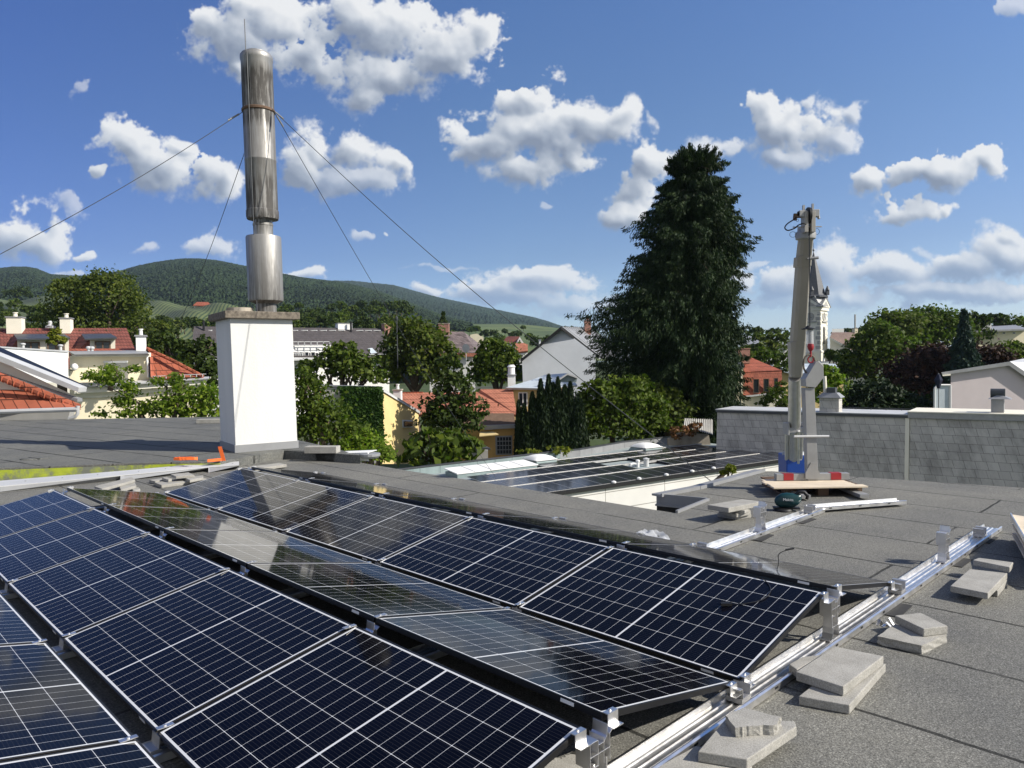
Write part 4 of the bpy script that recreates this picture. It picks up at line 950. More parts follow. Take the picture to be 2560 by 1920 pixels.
sky_dome(5.3, 8.75, 'white dome skylight next to the pale glazing strip on the low roof')
sky_dome(14.8, 9.0, 'white dome skylight behind the top panel row on the low roof')
def LPt(x, y, z=0):
    p = Matrix.Rotation(LA, 3, 'Z') @ Vector((x, y, 0)); return Vector((E0.x + p.x, E0.y + p.y, LZ + z))
r = thing('glazing_strip', 'long pale translucent skylight strip on the low roof', 'skylight', LPt(-1.6, 7.1), LA)
m = MB(); m.slab([(0, 0, .28), (5.6, 0, .28), (5.6, 1.5, .42), (0, 1.5, .42)], (0, 0, -.05)); m.build('glazing', M['white'], r)
m = MB()
for k in range(1, 5): m.slab([(k*1.12, 0, .286), (k*1.12 + .05, 0, .286), (k*1.12 + .05, 1.5, .426), (k*1.12, 1.5, .426)], (0, 0, -.02))
m.build('glazing_bar', M['zinc'], r)
m = MB(); m.box(.05, 5.55, .05, 1.45, 0, .23); m.build('curb', M['greensheet'], r)
r = thing('roof_vent', 'short silver vent pipes rising between the panels of the low roof', 'vent', LPt(9.6, 3.7), LA)
m = MB(); m.lathe([(.16, 0), (.16, .42), (.2, .44), (.2, .47), (.03, .54)], (0, 0, 0), 16); m.build('vent_pipe', M['zinclight'], r, smooth='auto')
m = MB(); m.lathe([(.09, 0), (.09, .3), (.13, .33), (.13, .42), (.05, .46)], (-.6, .1, 0), 12); m.tube([(-1.1, .2, .1), (-1.1, .2, .2), (-.9, .2, .24), (-.6, .1, .2)], .06, 8); m.build('side_pipe', M['white'], r, smooth='auto')
PVw, PVd = .98, 1.95
proto = thing('low_roof_panel', 'x', 'solar panel', group='solar panels on the low white building')
m = MB(); m.box(.012, PVw - .012, .012, PVd - .012, -.008, 0); t = NT('pv_far'); x, y, z = t.sep()
fy = t.math('LESS_THAN', t.math('ABSOLUTE', t.math('SUBTRACT', t.math('FRACT', t.math('MULTIPLY', y, 6.25)), .5)), .035)
fx = t.math('LESS_THAN', t.math('ABSOLUTE', t.math('SUBTRACT', t.math('FRACT', t.math('MULTIPLY', x, 6.3)), .5)), .03)
t.out(t.mix(t.math('MAXIMUM', fy, t.math('MULTIPLY', fx, .6)), (.010, .0115, .018), (.16, .165, .17)), .4, 0, .2)
t.b.inputs['Coat Weight'].default_value = 1; t.b.inputs['Coat Roughness'].default_value = .12; t.b.inputs['Coat IOR'].default_value = 1.35
m.build('glass', t.m, proto)
m = MB(); m.box(0, .014, 0, PVd, -.03, .002); m.box(PVw - .014, PVw, 0, PVd, -.03, .002); m.box(.012, PVw - .012, 0, .012, -.03, .001); m.box(.012, PVw - .012, PVd - .012, PVd, -.03, .001); m.build('frame', M['alu_dull'], proto)
ONES = ['', 'first', 'second', 'third', 'fourth', 'fifth', 'sixth', 'seventh', 'eighth', 'ninth', 'tenth', 'eleventh', 'twelfth', 'thirteenth', 'fourteenth', 'fifteenth', 'sixteenth', 'seventeenth', 'eighteenth', 'nineteenth']
def ordw(n):
    if n < 20: return ONES[n]
    t_ = {2: 'twent', 3: 'thirt'}[n // 10]; return t_ + ('ieth' if n % 10 == 0 else 'y-' + ONES[n % 10])
first = True; rows = [(.14, -3.0, 21.5, None), (2.22, -3.0, 20.6, (8.4, 10.1)), (4.30, -1.5, 20.2, (7.9, 10.4)), (6.38, 4.3, 19.8, None)]
rn = ['front eave row', 'second row', 'third row', 'rearmost row']
for ri, (y0, xa, xb, gap) in enumerate(rows):
    x = xa; k = 0
    while x + PVw < xb:
        if not (gap and x + PVw > gap[0] and x < gap[1]):
            if first: o = proto; first = False
            else: o = copy_tree(proto)
            o.location = LPt(x, y0, .10); o.rotation_euler = (R(3.2), 0, LA)
            o.rotation_euler = (Matrix.Rotation(LA, 3, 'Z') @ Matrix.Rotation(R(3.2), 3, 'X')).to_euler()
            o['label'] = 'dark panel, %s from the left in the %s of the low roof' % (ordw(k + 1), rn[ri]); o['group'] = 'solar panels on the low white building, ' + rn[ri]
        x += PVw + .02; k += 1
railr = thing('low_roof_rails', 'bright aluminium rails between the panel rows of the low roof', 'mounting rail', LPt(0, 0), LA)
for y0, xa, xb in ((2.11, -3, 21.4), (4.19, -2.6, 20.4), (6.27, -.2, 20.2), (8.35, 4.3, 19.8)):
    m = MB(); m.box(xa, xb, y0 - .02, y0 + .04, .10, .235); m.build('rail', M['alu_dull'], railr)
m = MB()
for x in (3.7, 5.5, 7.55, 9.6, 11.4): m.lathe([(.12, 0), (.12, .08), (.02, .12)], (x, .08, .10), 10)
m.build('end_ballast', M['white'], railr, smooth='auto')
# ---------------------------------------------------------------- generic px-measured building parts
class Bd:
    def __init__(s, name, label, cat, q, Y, group=None, ang=0):
        s.q = q; s.a = R(ang); s.e = Vector((math.cos(s.a), math.sin(s.a), 0)); p = D(q, Y); s.o = Vector((p.x, Y, GZ)); s.r = thing(name, label, cat, s.o, 0, group); s.Y = Y
    def P(s, q, Y=None):      # sight line meets the vertical plane at depth Y turned by the house's angle
        Y = Y if Y is not None else s.Y
        if not s.a: return D(q, Y) - s.o
        d = ray(*q); k_ = d.x / d.y; p0 = D(s.q, Y); n = Vector((-s.e.y, s.e.x, 0)); t_ = (p0 - cam.location).dot(n) / d.dot(n); return cam.location + d * t_ - s.o
    def M(s, p): return Matrix.Translation((p.x, p.y, 0)) @ Matrix.Rotation(s.a, 4, 'Z')
    def face(s, name, pts, off, mat, parent=None, **k):    # pts: list of q or (q, Y)
        qs = [p[0] if isinstance(p[0], tuple) else p for p in pts]
        if off[0] == 0 and off[2] == 0 and off[1] > .9:      # bodies run back along the sight line so no false side wall shows
            ks = [ray(*q).x / ray(*q).y for q in qs]; kk = min(ks) if sum(ks) < 0 else max(ks); off = (kk * off[1], off[1], 0)
        m = MB(); m.slab([s.P(*p) if isinstance(p[0], tuple) else s.P(p) for p in pts], off); return m.build(name, mat, parent or s.r, **k)
    def raw(s, name, pts, off, mat):
        m = MB(); m.slab([D(q, Y) - s.o for q, Y in pts], off); return m.build(name, mat, s.r)
    def window(s, q0, q1, Y=None, fr='white', n=2, parent=None, glass='glass', dy=.0):
        Y = Y or s.Y; a = s.P(q0, Y - .03 - dy); b = s.P(q1, Y - .03 - dy); x0, x1 = 0, abs((b - a).dot(s.e)); z0_, z1_ = sorted((a.z, b.z)); y = 0; w = (x1 - x0) * .06 + .03; T = s.M(a if a.x < b.x else b)
        m = MB(); m.box(x0, x1, y - .04, y + .02, z0_, z0_ + w, T); m.box(x0, x1, y - .04, y + .02, z1_ - w, z1_, T); m.box(x0, x0 + w, y - .04, y + .02, z0_ + w, z1_ - w, T); m.box(x1 - w, x1, y - .04, y + .02, z0_ + w, z1_ - w, T)
        for k in range(1, n): xm = x0 + (x1 - x0) * k / n; m.box(xm - w / 2, xm + w / 2, y - .035, y + .02, z0_ + w, z1_ - w, T)
        f = m.build('window', M[fr], parent or s.r); g = MB(); g.box(x0 + w * .5, x1 - w * .5, y - .005, y + .012, z0_ + w * .5, z1_ - w * .5, T); g.build('pane', M[glass], f); return f
    def chimney(s, q0, q1, Y, mat='white', dep=.8, pot=True, capm='zinc', parent=None):
        a = s.P(q0, Y); b = s.P(q1, Y); w = abs((b - a).dot(s.e)); z0_, z1_ = sorted((a.z, b.z)); T = s.M(a if a.x < b.x else b)
        m = MB(); m.box(0, w, 0, dep, z0_ - .5, z1_, T); c = m.build('chimney', M[mat], parent or s.r)
        m = MB(); m.box(-.07, w + .07, -.07, dep + .07, z1_, z1_ + .09, T); m.build('chimney_cap', M[capm], c)
        if pot:
            m = MB(); r = min(.17, w * .22); m.lathe([(r, 0), (r * .85, .3), (r * 1.2, .32), (r * 1.2, .38)], tuple(T @ Vector((w / 2, dep / 2, z1_ + .09))), 10); m.build('chimney_pot', M[mat if mat != 'brick' else 'redtile'], c)
        return c
# --- brown-roofed house with two dormers
b = Bd('brown_roof_house', 'long house with brown-red tiled roof, two lead-topped dormers and pale chimneys', 'house', c1(600, 1500), 58, ang=18)
Yr = 64
b.face('wall', [(c1(-420, 1120), 58), (c1(1320, 1120), 58), (c1(1320, 3000), 58), (c1(-420, 3000), 58)], (-5, 7, 0), M['creamlight'])
rf = b.face('roof', [(c1(-460, 1090), 57.6), (c1(1400, 1090), 57.6), (c1(1250, 711), Yr), (c1(-440, 715), Yr)], (0, .05, -.25), M['browntile'])
b.face('roof_rear', [(c1(-440, 715), Yr), (c1(1250, 711), Yr), (c1(1330, 1000), 72), (c1(-460, 1000), 72)], (0, .05, -.25), M['browntile'])
b.face('gable_wall', [(c1(1318, 1120), 58.2), (c1(1242, 735), Yr), (c1(1300, 1000), 71)], (-.3, 0, 0), M['creamlight'])
for (xa, xb, yt, wx0, wx1, wt, wins) in ((140, 695, 770, 172, 680, 818, ((215, 848, 395, 935), (465, 850, 640, 935))), (810, 1155, 768, 888, 1138, 815, ((935, 840, 1095, 935),))):
    dn = b.face('dormer', [(c1(wx0, wt), 58.6), (c1(wx1, wt), 58.6), (c1(wx1, 1010), 58.6), (c1(wx0, 1010), 58.6)], (0, 4, 0), M['creamlight'])
    b.face('dormer_roof', [(c1(xa + 28, wt + 2), 58.2), (c1(xb, wt - 12), 58.2), (c1(xb - 62, yt - 2), 62.2), (c1(xa - 5, yt + 2), 62.2)], (0, 0, -.12), M['zincdark'], dn)
    b.face('dormer_cheek', [(c1(wx0, wt + 4), 58.6), (c1(wx0 + 1, 1010), 58.6), (c1(xa - 110, 1000), 59.2), (c1(xa - 5, yt + 8), 62)], (.1, .1, 0), M['browntile'], dn)
    for w_ in wins: b.window(c1(w_[0], w_[1]), c1(w_[2], w_[3]), 58.6, 'oldwood', 2)
b.chimney(c1(62, 725), c1(208, 608), 63, 'creamlight', 1.0); b.chimney(c1(592, 725), c1(693, 618), 63, 'creamlight', 1.0)
m = MB(); p = b.P(c1(497, 712), 63.5); m.box(p.x - .3, p.x + .3, p.y - .2, p.y + .3, p.z, p.z + .18); m.lathe([(.3, .2), (.14, .3), (.16, .5), (.1, .62)], p, 10); m.build('roof_vent', M['zinclight'], b.r)
m = MB()
for x in (5, 370, 510, 785, 918, 1048, 1178): p = b.P(c1(x, 738), 63.4); m.add([(p.x - .12, p.y, p.z), (p.x + .12, p.y, p.z), (p.x, p.y, p.z + .16), (p.x, p.y + .3, p.z + .05)], [(0,1,2), (0,2,3), (1,3,2)])
m.build('roof_hook', M['oldwood'], b.r)
# --- cream house with roller blind
b = Bd('cream_house', 'cream house with closed white roller blind and a flat metal-edged roof', 'house', c1(1080, 1620), 42, ang=22)
b.face('wall', [c1(690, 985), c1(1470, 975), c1(1470, 1700), c1(690, 1700)], (0, 5, 0), M['cream'])
b.face('roof_front', [(c1(672, 940), 41.6), (c1(735, 972), 41.4), (c1(1462, 962), 41.4), (c1(1440, 930), 43)], (0, .2, -.1), M['zinc'])
b.face('roof_ridge', [(c1(685, 938), 43), (c1(690, 915), 43.6), (c1(1440, 913), 43.6), (c1(1440, 930), 43)], (0, .3, -.1), M['redtile'])
b.face('fascia', [(c1(690, 950), 41.8), (c1(1478, 955), 41.8), (c1(1478, 995), 41.8), (c1(720, 998), 41.8)], (0, .15, 0), M['creamlight'])
b.face('hip_roof', [(c1(1442, 912), 43), (c1(1478, 950), 42), (c1(1488, 1190), 41.2), (c1(1510, 1207), 41.2), (c1(2000, 1190), 41.2), (c1(1475, 918), 46)], (0, .4, -.2), M['bigtile'])
m = MB(); m.tube([b.P(c1(x, y), Yv) for x, y, Yv in ((1440, 910, 43.2), (1475, 925, 43), (1720, 1040, 42.1), (2005, 1190, 41.1))], .11, 8); m.build('hip_ridge', M['redtile'], b.r)
b.face('insulated_wall', [], 0, None) if False else b.raw('insulated_wall', [(c1(-60, 893), 31.5), (c1(672, 940), 40.6), (c1(676, 1250), 40.6), (c1(-60, 1250), 31.5)], (-.3, .0, 0), M['white'])
b.raw('insulated_wall_cap', [(c1(-60, 888), 31.4), (c1(676, 935), 40.5), (c1(676, 950), 40.5), (c1(-60, 903), 31.4)], (-.4, .0, 0), M['zinclight'])
# blind
m = MB(); a = b.P(c1(1030, 1058), 41.95); c = b.P(c1(1322, 1290), 41.95); nb = 18
for k in range(nb):
    z0_ = c.z + (a.z - c.z) * k / nb; m.add([(a.x, a.y - .02, z0_), (c.x, a.y - .02, z0_), (c.x, a.y - .07, z0_ + (a.z - c.z) / nb * .9), (a.x, a.y - .07, z0_ + (a.z - c.z) / nb * .9)], [(0,1,2,3)])
m.box(a.x, c.x, a.y - .10, a.y, a.z, a.z + .12); m.build('roller_blind', M['zinclight'], b.r)
b.chimney(c1(1345, 945), c1(1433, 795), 42.6, 'white', .7, True)
for x, y0_, y1_ in ((228, 905, 858), (598, 920, 872), (876, 955, 890), (910, 955, 892)):
    m = MB(); p = b.P(c1(x, y0_), 42.4); q = b.P(c1(x, y1_), 42.4); h = q.z - p.z; m.lathe([(.08, -.3), (.08, h * .55), (.13, h * .6), (.14, h * .8), (.1, h * .95), (.02, h)], p, 12); m.build('vent_pipe', M['zinclight'], b.r, smooth='auto')
m = MB(); p = b.P(c1(737, 1095), 41.7); m.lathe([(.01, -.2), (.12, -.16), (.19, 0), (.12, .16), (.01, .2)], p, 14); l = m.build('globe_lamp', M['white'], b.r, smooth=True)
m = MB(); m.tube([b.P(c1(695, 1130), 42), b.P(c1(737, 1130), 41.7), b.P(c1(737, 1110), 41.7)], .02, 6); m.build('lamp_bracket', M['black'], l)
m = MB(); m.tube([b.P(c1(x, y), 41.8) for x, y in ((1455, 985), (1452, 1020), (1458, 1060), (1462, 1200))], .06, 8); m.build('downpipe', M['white'], b.r)
b.face('terrace_ledge', [(c1(755, 1285), 40.8), (c1(1000, 1290), 40.8), (c1(2060, 1212), 40.8), (c1(2020, 1265), 40.8), (c1(1000, 1345), 40.8), (c1(730, 1360), 40.8)], (0, 1.5, 0), M['creamlight'])
b.face('ledge_sheet', [(c1(755, 1280), 40.6), (c1(1000, 1285), 40.6), (c1(2065, 1205), 40.6), (c1(2065, 1190), 41.8), (c1(755, 1262), 41.8)], (0, .02, -.06), M['zinclight'])
b.face('lower_wall', [(c1(735, 1390), 41.2), (c1(975, 1390), 41.2), (c1(2000, 1290), 41.2), (c1(2000, 1700), 41.2), (c1(735, 1700), 41.2)], (0, .8, 0), M['cream'])
b.face('cornice', [(c1(735, 1355), 41.0), (c1(1000, 1345), 41.0), (c1(2030, 1262), 41.0), (c1(2000, 1300), 41.1), (c1(975, 1400), 41.1), (c1(735, 1400), 41.1)], (0, .3, 0), M['creamlight'])
m = MB()
for x in range(1520, 2040, 60): p = b.P(c1(x, 1215 - (x - 1520) * .05), 41); m.box(p.x, p.x + .03, p.y - .04, p.y, p.z, p.z + .16)
a = b.P(c1(1500, 1205), 41); c = b.P(c1(2040, 1185), 41); m.cyl((a.x, a.y - .04, a.z + .1), (c.x, c.y - .04, c.z + .12), .015, n=6); m.build('snow_guard', M['zinclight'], b.r)
m = MB(); a = b.P(c1(775, 1290), 40.7); c = b.P(c1(985, 1275), 40.7); m.box(a.x, c.x, a.y, a.y + .4, a.z, a.z + .22); m.build('planter', M['zinc'], b.r)
# --- near left house with orange tiles
b = Bd('orange_tile_house', 'nearest left house with orange tiled roof and a white stepped verge', 'house', c1(-100, 1530), 26.00)
b.face('verge_wall', [(c1(-200, 940), 26.00), (c1(770, 1395), 26.00), (c1(760, 1440), 26.00), (c1(-200, 1330), 26.00)], (0, 1.0, 0), M['creamlight'])
b.face('verge_board', [(c1(-200, 905), 25.70), (c1(778, 1300), 25.70), (c1(770, 1345), 25.70), (c1(-200, 965), 25.70)], (0, .5, 0), M['zinclight'])
b.face('upper_roof', [(c1(-200, 850), 26.40), (c1(740, 1272), 26.20), (c1(740, 1290), 26.00), (c1(-200, 885), 26.00)], (0, .5, 0), M['pvframe'])
b.face('lower_verge_sheet', [(c1(-200, 1090), 25.80), (c1(765, 1410), 25.80), (c1(765, 1440), 25.80), (c1(-200, 1130), 25.80)], (0, .3, 0), M['zinc'])
b.face('tiled_roof', [(c1(-500, 1080), 27.50), (c1(760, 1490), 25.20), (c1(720, 1500), 25.00), (c1(-500, 1545), 24.60)], (0, .25, -.1), M['bigtile'])
m = MB()
for k in range(15):
    a = b.P(c1(-130 + 60 * k, 1140 + 60 * .395 * k), 25.50); c = b.P(c1(-130 + 60 * (k + 1) - 4, 1140 + 60 * .395 * (k + 1)), 25.45); m.tube([a, c], [.13, .15], 10)
m.build('verge_tile', M['bigtile'], b.r, smooth='auto')
b.face('eave_board', [(c1(-300, 1530), 24.90), (c1(700, 1505), 24.90), (c1(660, 1640), 24.90), (c1(-300, 1640), 24.90)], (0, .3, 0), M['greywall'])
m = MB(); m.tube([b.P(c1(x, y), 24.60) for x, y in ((-300, 1548), (770, 1515))], .08, 8); m.tube([b.P(c1(x, y), 24.60) for x, y in ((770, 1480), (765, 1560), (740, 1590), (690, 1600), (660, 1660))], .06, 8); m.build('gutter', M['zinclight'], b.r, smooth='auto')
# --- long dark grey roof building
b = Bd('long_grey_building', 'long white apartment building with dark grey shingle roof behind the white chimney', 'building', c2(900, 1500), 98, ang=30)
b.face('wall', [(c2(-60, 1290), 98), (c2(1870, 1325), 98), (c2(1870, 1900), 98), (c2(-60, 1900), 98)], (0, 12, 0), M['whitewall'])
b.face('roof', [(c2(-90, 1290), 97.3), (c2(1855, 1315), 97.3), (c2(1822, 1033), 104), (c2(-60, 1010), 104)], (0, .1, -.3), M['greytile'])
b.face('roof_rear', [(c2(-60, 1010), 104), (c2(1822, 1033), 104), (c2(1850, 1300), 111), (c2(-90, 1290), 111)], (0, .1, -.3), M['greytile'])
b.face('eave_band', [(c2(-90, 1310), 97.2), (c2(1860, 1325), 97.2), (c2(1860, 1350), 97.2), (c2(-90, 1340), 97.2)], (0, .4, 0), M['zinclight'])
lg = b.face('loggia', [(c2(925, 1212), 98.6), (c2(1270, 1212), 98.6), (c2(1310, 1320), 97.6), (c2(905, 1318), 97.6)], (0, .4, -.0), M['whitewall'])
b.face('loggia_head', [(c2(930, 1195), 98.2), (c2(1280, 1193), 98.2), (c2(1290, 1245), 98.2), (c2(945, 1245), 98.2)], (0, .6, 0), M['white'], lg)
for x0_, x1_ in ((975, 1020), (1032, 1076), (1092, 1140), (1168, 1206), (1216, 1252)): b.window(c2(x0_, 1262), c2(x1_, 1312), 97.5, 'white', 1)
b.face('balcony_canopy', [(c2(905, 1335), 96.8), (c2(1270, 1320), 96.8), (c2(1230, 1310), 98), (c2(905, 1312), 98)], (0, 0, -.2), M['zinclight'])
b.face('skylight', [(c2(1658, 1238), 98.9), (c2(1702, 1232), 99.3), (c2(1750, 1280), 98.3), (c2(1690, 1286), 98)], (0, -.15, .12), M['tin'])
m = MB()
for x in (85, 935, 1030, 1125, 1218, 1310, 1400, 1580, 1665, 1750): p = b.P(c2(x, 1056), 103.3); m.box(p.x - .5, p.x + .5, p.y - .25, p.y - .05, p.z, p.z + .12)
m.build('snow_hook', M['white'], b.r)
m = MB()
for x in (38, 1492): p = b.P(c2(x, 1070), 103); m.cyl(p, p + Vector((0, 0, 1.6)), .16, n=8)
m.build('vent_pipe', M['black'], b.r)
m = MB()
for xa, ya, xb, yb in ((905, 1198, 1282, 1196), (1600, 1320, 1850, 1318), (905, 1312, 1010, 1310)):
    a = b.P(c2(xa, ya), 97.6); c = b.P(c2(xb, yb), 97.6)
    for h in (.0, .45): m.cyl(a + Vector((0, -.2, h)), c + Vector((0, -.2, h)), .05, n=5)
    for k in range(7): p = a.lerp(c, k / 6); m.box(p.x, p.x + .1, p.y - .25, p.y - .15, p.z - .1, p.z + .5)
m.build('snow_rail', M['zinclight'], b.r)
b.chimney(c2(1365, 1048), c2(1503, 985), 103.6, 'white', 1.4, False); b.chimney(c2(1825, 1075), c2(1888, 988), 103, 'brick', 1.4, False, 'oldwall')
for k in range(6): b.window(c2(960 + 150 * k, 1400), c2(1015 + 150 * k, 1480), 98, 'white', 2)
# --- second grey-purple roof
b = Bd('weathered_roof_house', 'white house with a patchy weathered grey hipped roof and satellite dish', 'house', c3(1590, 700), 104)
b.face('wall', [(c3(1400, 430), 104), (c3(1850, 425), 104), (c3(1850, 800), 104), (c3(1400, 800), 104)], (0, 9, 0), M['whitewall'])
b.face('roof', [(c3(1300, 400), 103.5), (c3(1870, 405), 103.5), (c3(1735, 193), 109), (c3(1400, 193), 109)], (0, .1, -.25), M['purpletile'])
b.face('roof_side', [(c3(1870, 405), 103.5), (c3(1735, 193), 109), (c3(1910, 330), 113)], (0, .1, -.25), M['purpletile'])
b.face('eave_band', [(c3(1400, 405), 103.2), (c3(1860, 408), 103.2), (c3(1850, 440), 103.2), (c3(1400, 440), 103.2)], (0, .4, 0), M['pinktile'])
b.chimney(c3(1485, 205), c3(1587, 115), 108, 'brick', 1.2, False, 'oldwall')
m = MB(); p = b.P(c3(1757, 358), 103); m.cyl(p, p - Vector((0, 0, 2.3)), .05, n=6)
m.cyl(p, p + Vector((.1, .18, .02)), .62, .35, 18); m.build('satellite_dish', M['zinclight'], b.r)
# --- distant cream corner house and red roof house
b = Bd('distant_cream_house', 'distant cream house with curved pale gables right of the weathered roof', 'house', c3(1850, 300), 150)
b.face('wall', [(c3(1800, 225), 150), (c3(1850, 215), 150), (c3(1870, 215), 150), (c3(1895, 235), 150), (c3(1930, 245), 150), (c3(1930, 420), 150), (c3(1800, 420), 150)], (0, 6, 0), M['cream'])
b.face('side_wing', [(c3(1930, 290), 151), (c3(1970, 268), 151), (c3(2005, 278), 151), (c3(2020, 310), 151), (c3(2020, 420), 151), (c3(1930, 420), 151)], (0, 5, 0), M['white'])
b = Bd('red_gabled_house', 'distant red-roofed house with a white timbered gable', 'house', c4(240, 500), 140)
b.face('wall', [(c4(240, 395), 141), (c4(352, 395), 139), (c4(352, 560), 139), (c4(240, 560), 141)], (0, 6, 0), M['whitewall'])
b.face('main_roof', [(c4(215, 380), 141), (c4(350, 395), 139), (c4(392, 320), 142), (c4(268, 320), 145)], (0, .2, -.3), M['browntile'])
b.face('gable', [(c4(352, 392), 138.8), (c4(392, 325), 138.8), (c4(432, 386), 138.8), (c4(432, 500), 138.8), (c4(352, 500), 138.8)], (0, 5, 0), M['whitewall'])
b.face('lower_roof', [(c4(348, 385), 138.2), (c4(432, 385), 138.2), (c4(472, 400), 138), (c4(472, 462), 137), (c4(352, 475), 137)], (0, .3, -.3), M['pinktile'])
b.face('lower_wall', [(c4(352, 478), 137.4), (c4(470, 464), 137.4), (c4(470, 600), 137.4), (c4(352, 600), 137.4)], (0, 3, 0), M['whitewall'])
for x in (270, 292): b.window(c4(x, 385), c4(x + 14, 408), 139.8, 'white', 1)
b.window(c4(385, 355), c4(398, 378), 138.7, 'oldwood', 1); b.chimney(c4(418, 487), c4(443, 455), 137.5, 'brick', .8, False)
# --- ivy house
b = Bd('ivy_house', 'yellow house with a grey fire wall half covered in dark ivy', 'house', c3(290, 1500), 50)
b.face('fire_wall', [(c3(290, 905), 50), (c3(332, 728), 50), (c3(915, 745), 50), (c3(925, 1500), 50), (c3(290, 1500), 50)], (0, .4, 0), M['greywall'])
b.face('red_verge', [(c3(283, 905), 49.9), (c3(330, 735), 49.9), (c3(336, 760), 49.9), (c3(292, 915), 49.9)], (0, .5, 0), M['redtile'])
b.face('yellow_wall', [(c3(915, 750), 50), (c3(1290, 985), 55), (c3(1290, 1500), 55), (c3(923, 1500), 50)], (-.3, .2, 0), M['yellow'])
b.face('verge_sheet', [(c3(912, 738), 49.9), (c3(1310, 982), 55), (c3(1305, 1005), 55), (c3(925, 775), 49.9)], (-.15, .25, 0), M['zinclight'])
b.face('roof', [(c3(912, 742), 50), (c3(1300, 985), 55), (c3(900, 985), 62), (c3(640, 742), 57), (c3(336, 735), 50.3)], (0, 0, -.1), M['redtile'])
b.face('wall_cap', [(c3(325, 720), 49.9), (c3(915, 736), 49.9), (c3(915, 750), 49.9), (c3(328, 733), 49.9)], (0, .6, 0), M['zinc'])
b.face('window_frame', [(c3(1122, 1063), 52.75), (c3(1222, 1068), 54.1), (c3(1222, 1140), 54.1), (c3(1126, 1142), 52.75)], (.06, -.06, 0), M['white'])
b.face('window_pane', [(c3(1138, 1078), 52.85), (c3(1222, 1080), 54.0), (c3(1222, 1128), 54.0), (c3(1140, 1130), 52.85)], (.10, -.10, 0), M['glass'])
b.chimney(c3(1040, 850), c3(1112, 775), 54.5, 'white', .8, True, 'oldwall')
ivy_o = b
# --- red tiled cottage roofs
b = Bd('red_tile_cottage', 'low cottage with bright orange-red clay tile roofs behind the dark tree', 'house', c3(1115, 1100), 58)
b.face('roof', [(c3(1060, 1010), 57), (c3(2260, 1010), 57), (c3(2220, 760), 60), (c3(1890, 762), 60), (c3(1885, 790), 60), (c3(1100, 797), 60)], (0, .1, -.2), M['pinktile'])
b.face('ridge', [(c3(1100, 790), 59.9), (c3(1330, 787), 59.9), (c3(1330, 805), 59.9), (c3(1100, 808), 59.9)], (0, .3, 0), M['redtile'])
b.face('lower_roof', [(c3(1700, 1120), 55), (c3(2250, 1120), 55), (c3(2230, 1000), 56.5), (c3(1700, 1000), 56.5)], (0, .1, -.2), M['oldwood'])
b.face('gutter', [(c3(1940, 1120), 54.8), (c3(2250, 1110), 54.8), (c3(2250, 1145), 54.8), (c3(1940, 1165), 54.8)], (0, .3, 0), M['zinc'])
b.face('wall', [(c3(1700, 1140), 55.3), (c3(2260, 1130), 55.3), (c3(2260, 1700), 55.3), (c3(1700, 1700), 55.3)], (0, 4, 0), M['ochre'])
f = b.face('terrace_door', [(c4(150, 1305), 55.2), (c4(318, 1298), 55.2), (c4(318, 1490), 55.2), (c4(155, 1490), 55.2)], (0, .05, 0), M['zinc'])
a, c = b.P(c4(166, 1312), 55.2), b.P(c4(312, 1480), 55.2); m = MB(); nx, ny = 5, 4
for i in range(nx):
    for j in range(ny):
        x0_ = a.x + (c.x - a.x) * i / nx; zt_ = a.z + (c.z - a.z) * j / ny; m.box(x0_ + .02, x0_ + (c.x - a.x) / nx - .02, a.y - .03, a.y - .01, zt_ + (c.z - a.z) / ny + .03, zt_ - .03)
m.build('pane', M['glass'], f)
b.face('awning', [(c3(1890, 1225), 53.6), (c3(2080, 1205), 53.6), (c3(2010, 1175), 55.2), (c3(1895, 1180), 55.2)], (0, 0, -.06), M['yellow'])
b = Bd('garden_kiosk', 'small garden shed with a shallow green-grey roof by the terrace door', 'shed', c3(1880, 1500), 51)
b.face('roof', [(c3(1760, 1330), 50.2), (c3(2000, 1345), 50.2), (c3(1860, 1275), 52), (c3(1740, 1290), 52)], (0, 0, -.12), M['zincdark'])
b.face('wall', [(c3(1790, 1345), 50.8), (c3(1975, 1365), 50.8), (c3(1975, 1600), 50.8), (c3(1790, 1600), 50.8)], (0, 1.5, 0), M['greywall'])
# --- ochre house with tin roof
b = Bd('tin_roof_house', 'ochre house with a pale blue tin roof and white chimney behind the yews', 'house', c4(290, 1500), 60)
b.face('wall', [(c4(292, 830), 60), (c4(900, 830), 60), (c4(900, 1500), 60), (c4(295, 1500), 60)], (0, 6, 0), M['yellow'])
b.face('corner_post', [(c4(280, 840), 59.9), (c4(318, 838), 59.9), (c4(328, 1030), 59.9), (c4(292, 1015), 59.9)], (0, .2, 0), M['white'])
b.face('roof', [(c4(255, 825), 59.5), (c4(700, 835), 59.5), (c4(960, 800), 61), (c4(865, 682), 63), (c4(640, 700), 63), (c4(530, 742), 62)], (0, .1, -.15), M['tin'])
b.face('gable_end', [(c4(765, 752), 59.2), (c4(865, 688), 59.2), (c4(960, 730), 59.2), (c4(950, 775), 59.2), (c4(770, 770), 59.2)], (0, .5, 0), M['greensheet'])
b.face('gable_sheet', [(c4(760, 752), 59.0), (c4(865, 683), 59.0), (c4(965, 722), 59.0), (c4(962, 735), 59.0), (c4(865, 700), 59.0), (c4(775, 760), 59.0)], (0, .7, 0), M['zinclight'])
b.window(c4(378, 872), c4(470, 1010), 59.95, 'white', 2)
b.chimney(c4(275, 800), c4(350, 705), 60.5, 'white', .8, False); m = MB(); p = b.P(c4(310, 700), 60.8); q = b.P(c4(310, 600), 60.8); h = q.z - p.z
m.lathe([(.32, 0), (.30, .12), (.28, h * .7), (.36, h * .78), (.22, h)], p, 12); m.build('chimney_pot', M['white'], b.r, smooth='auto')
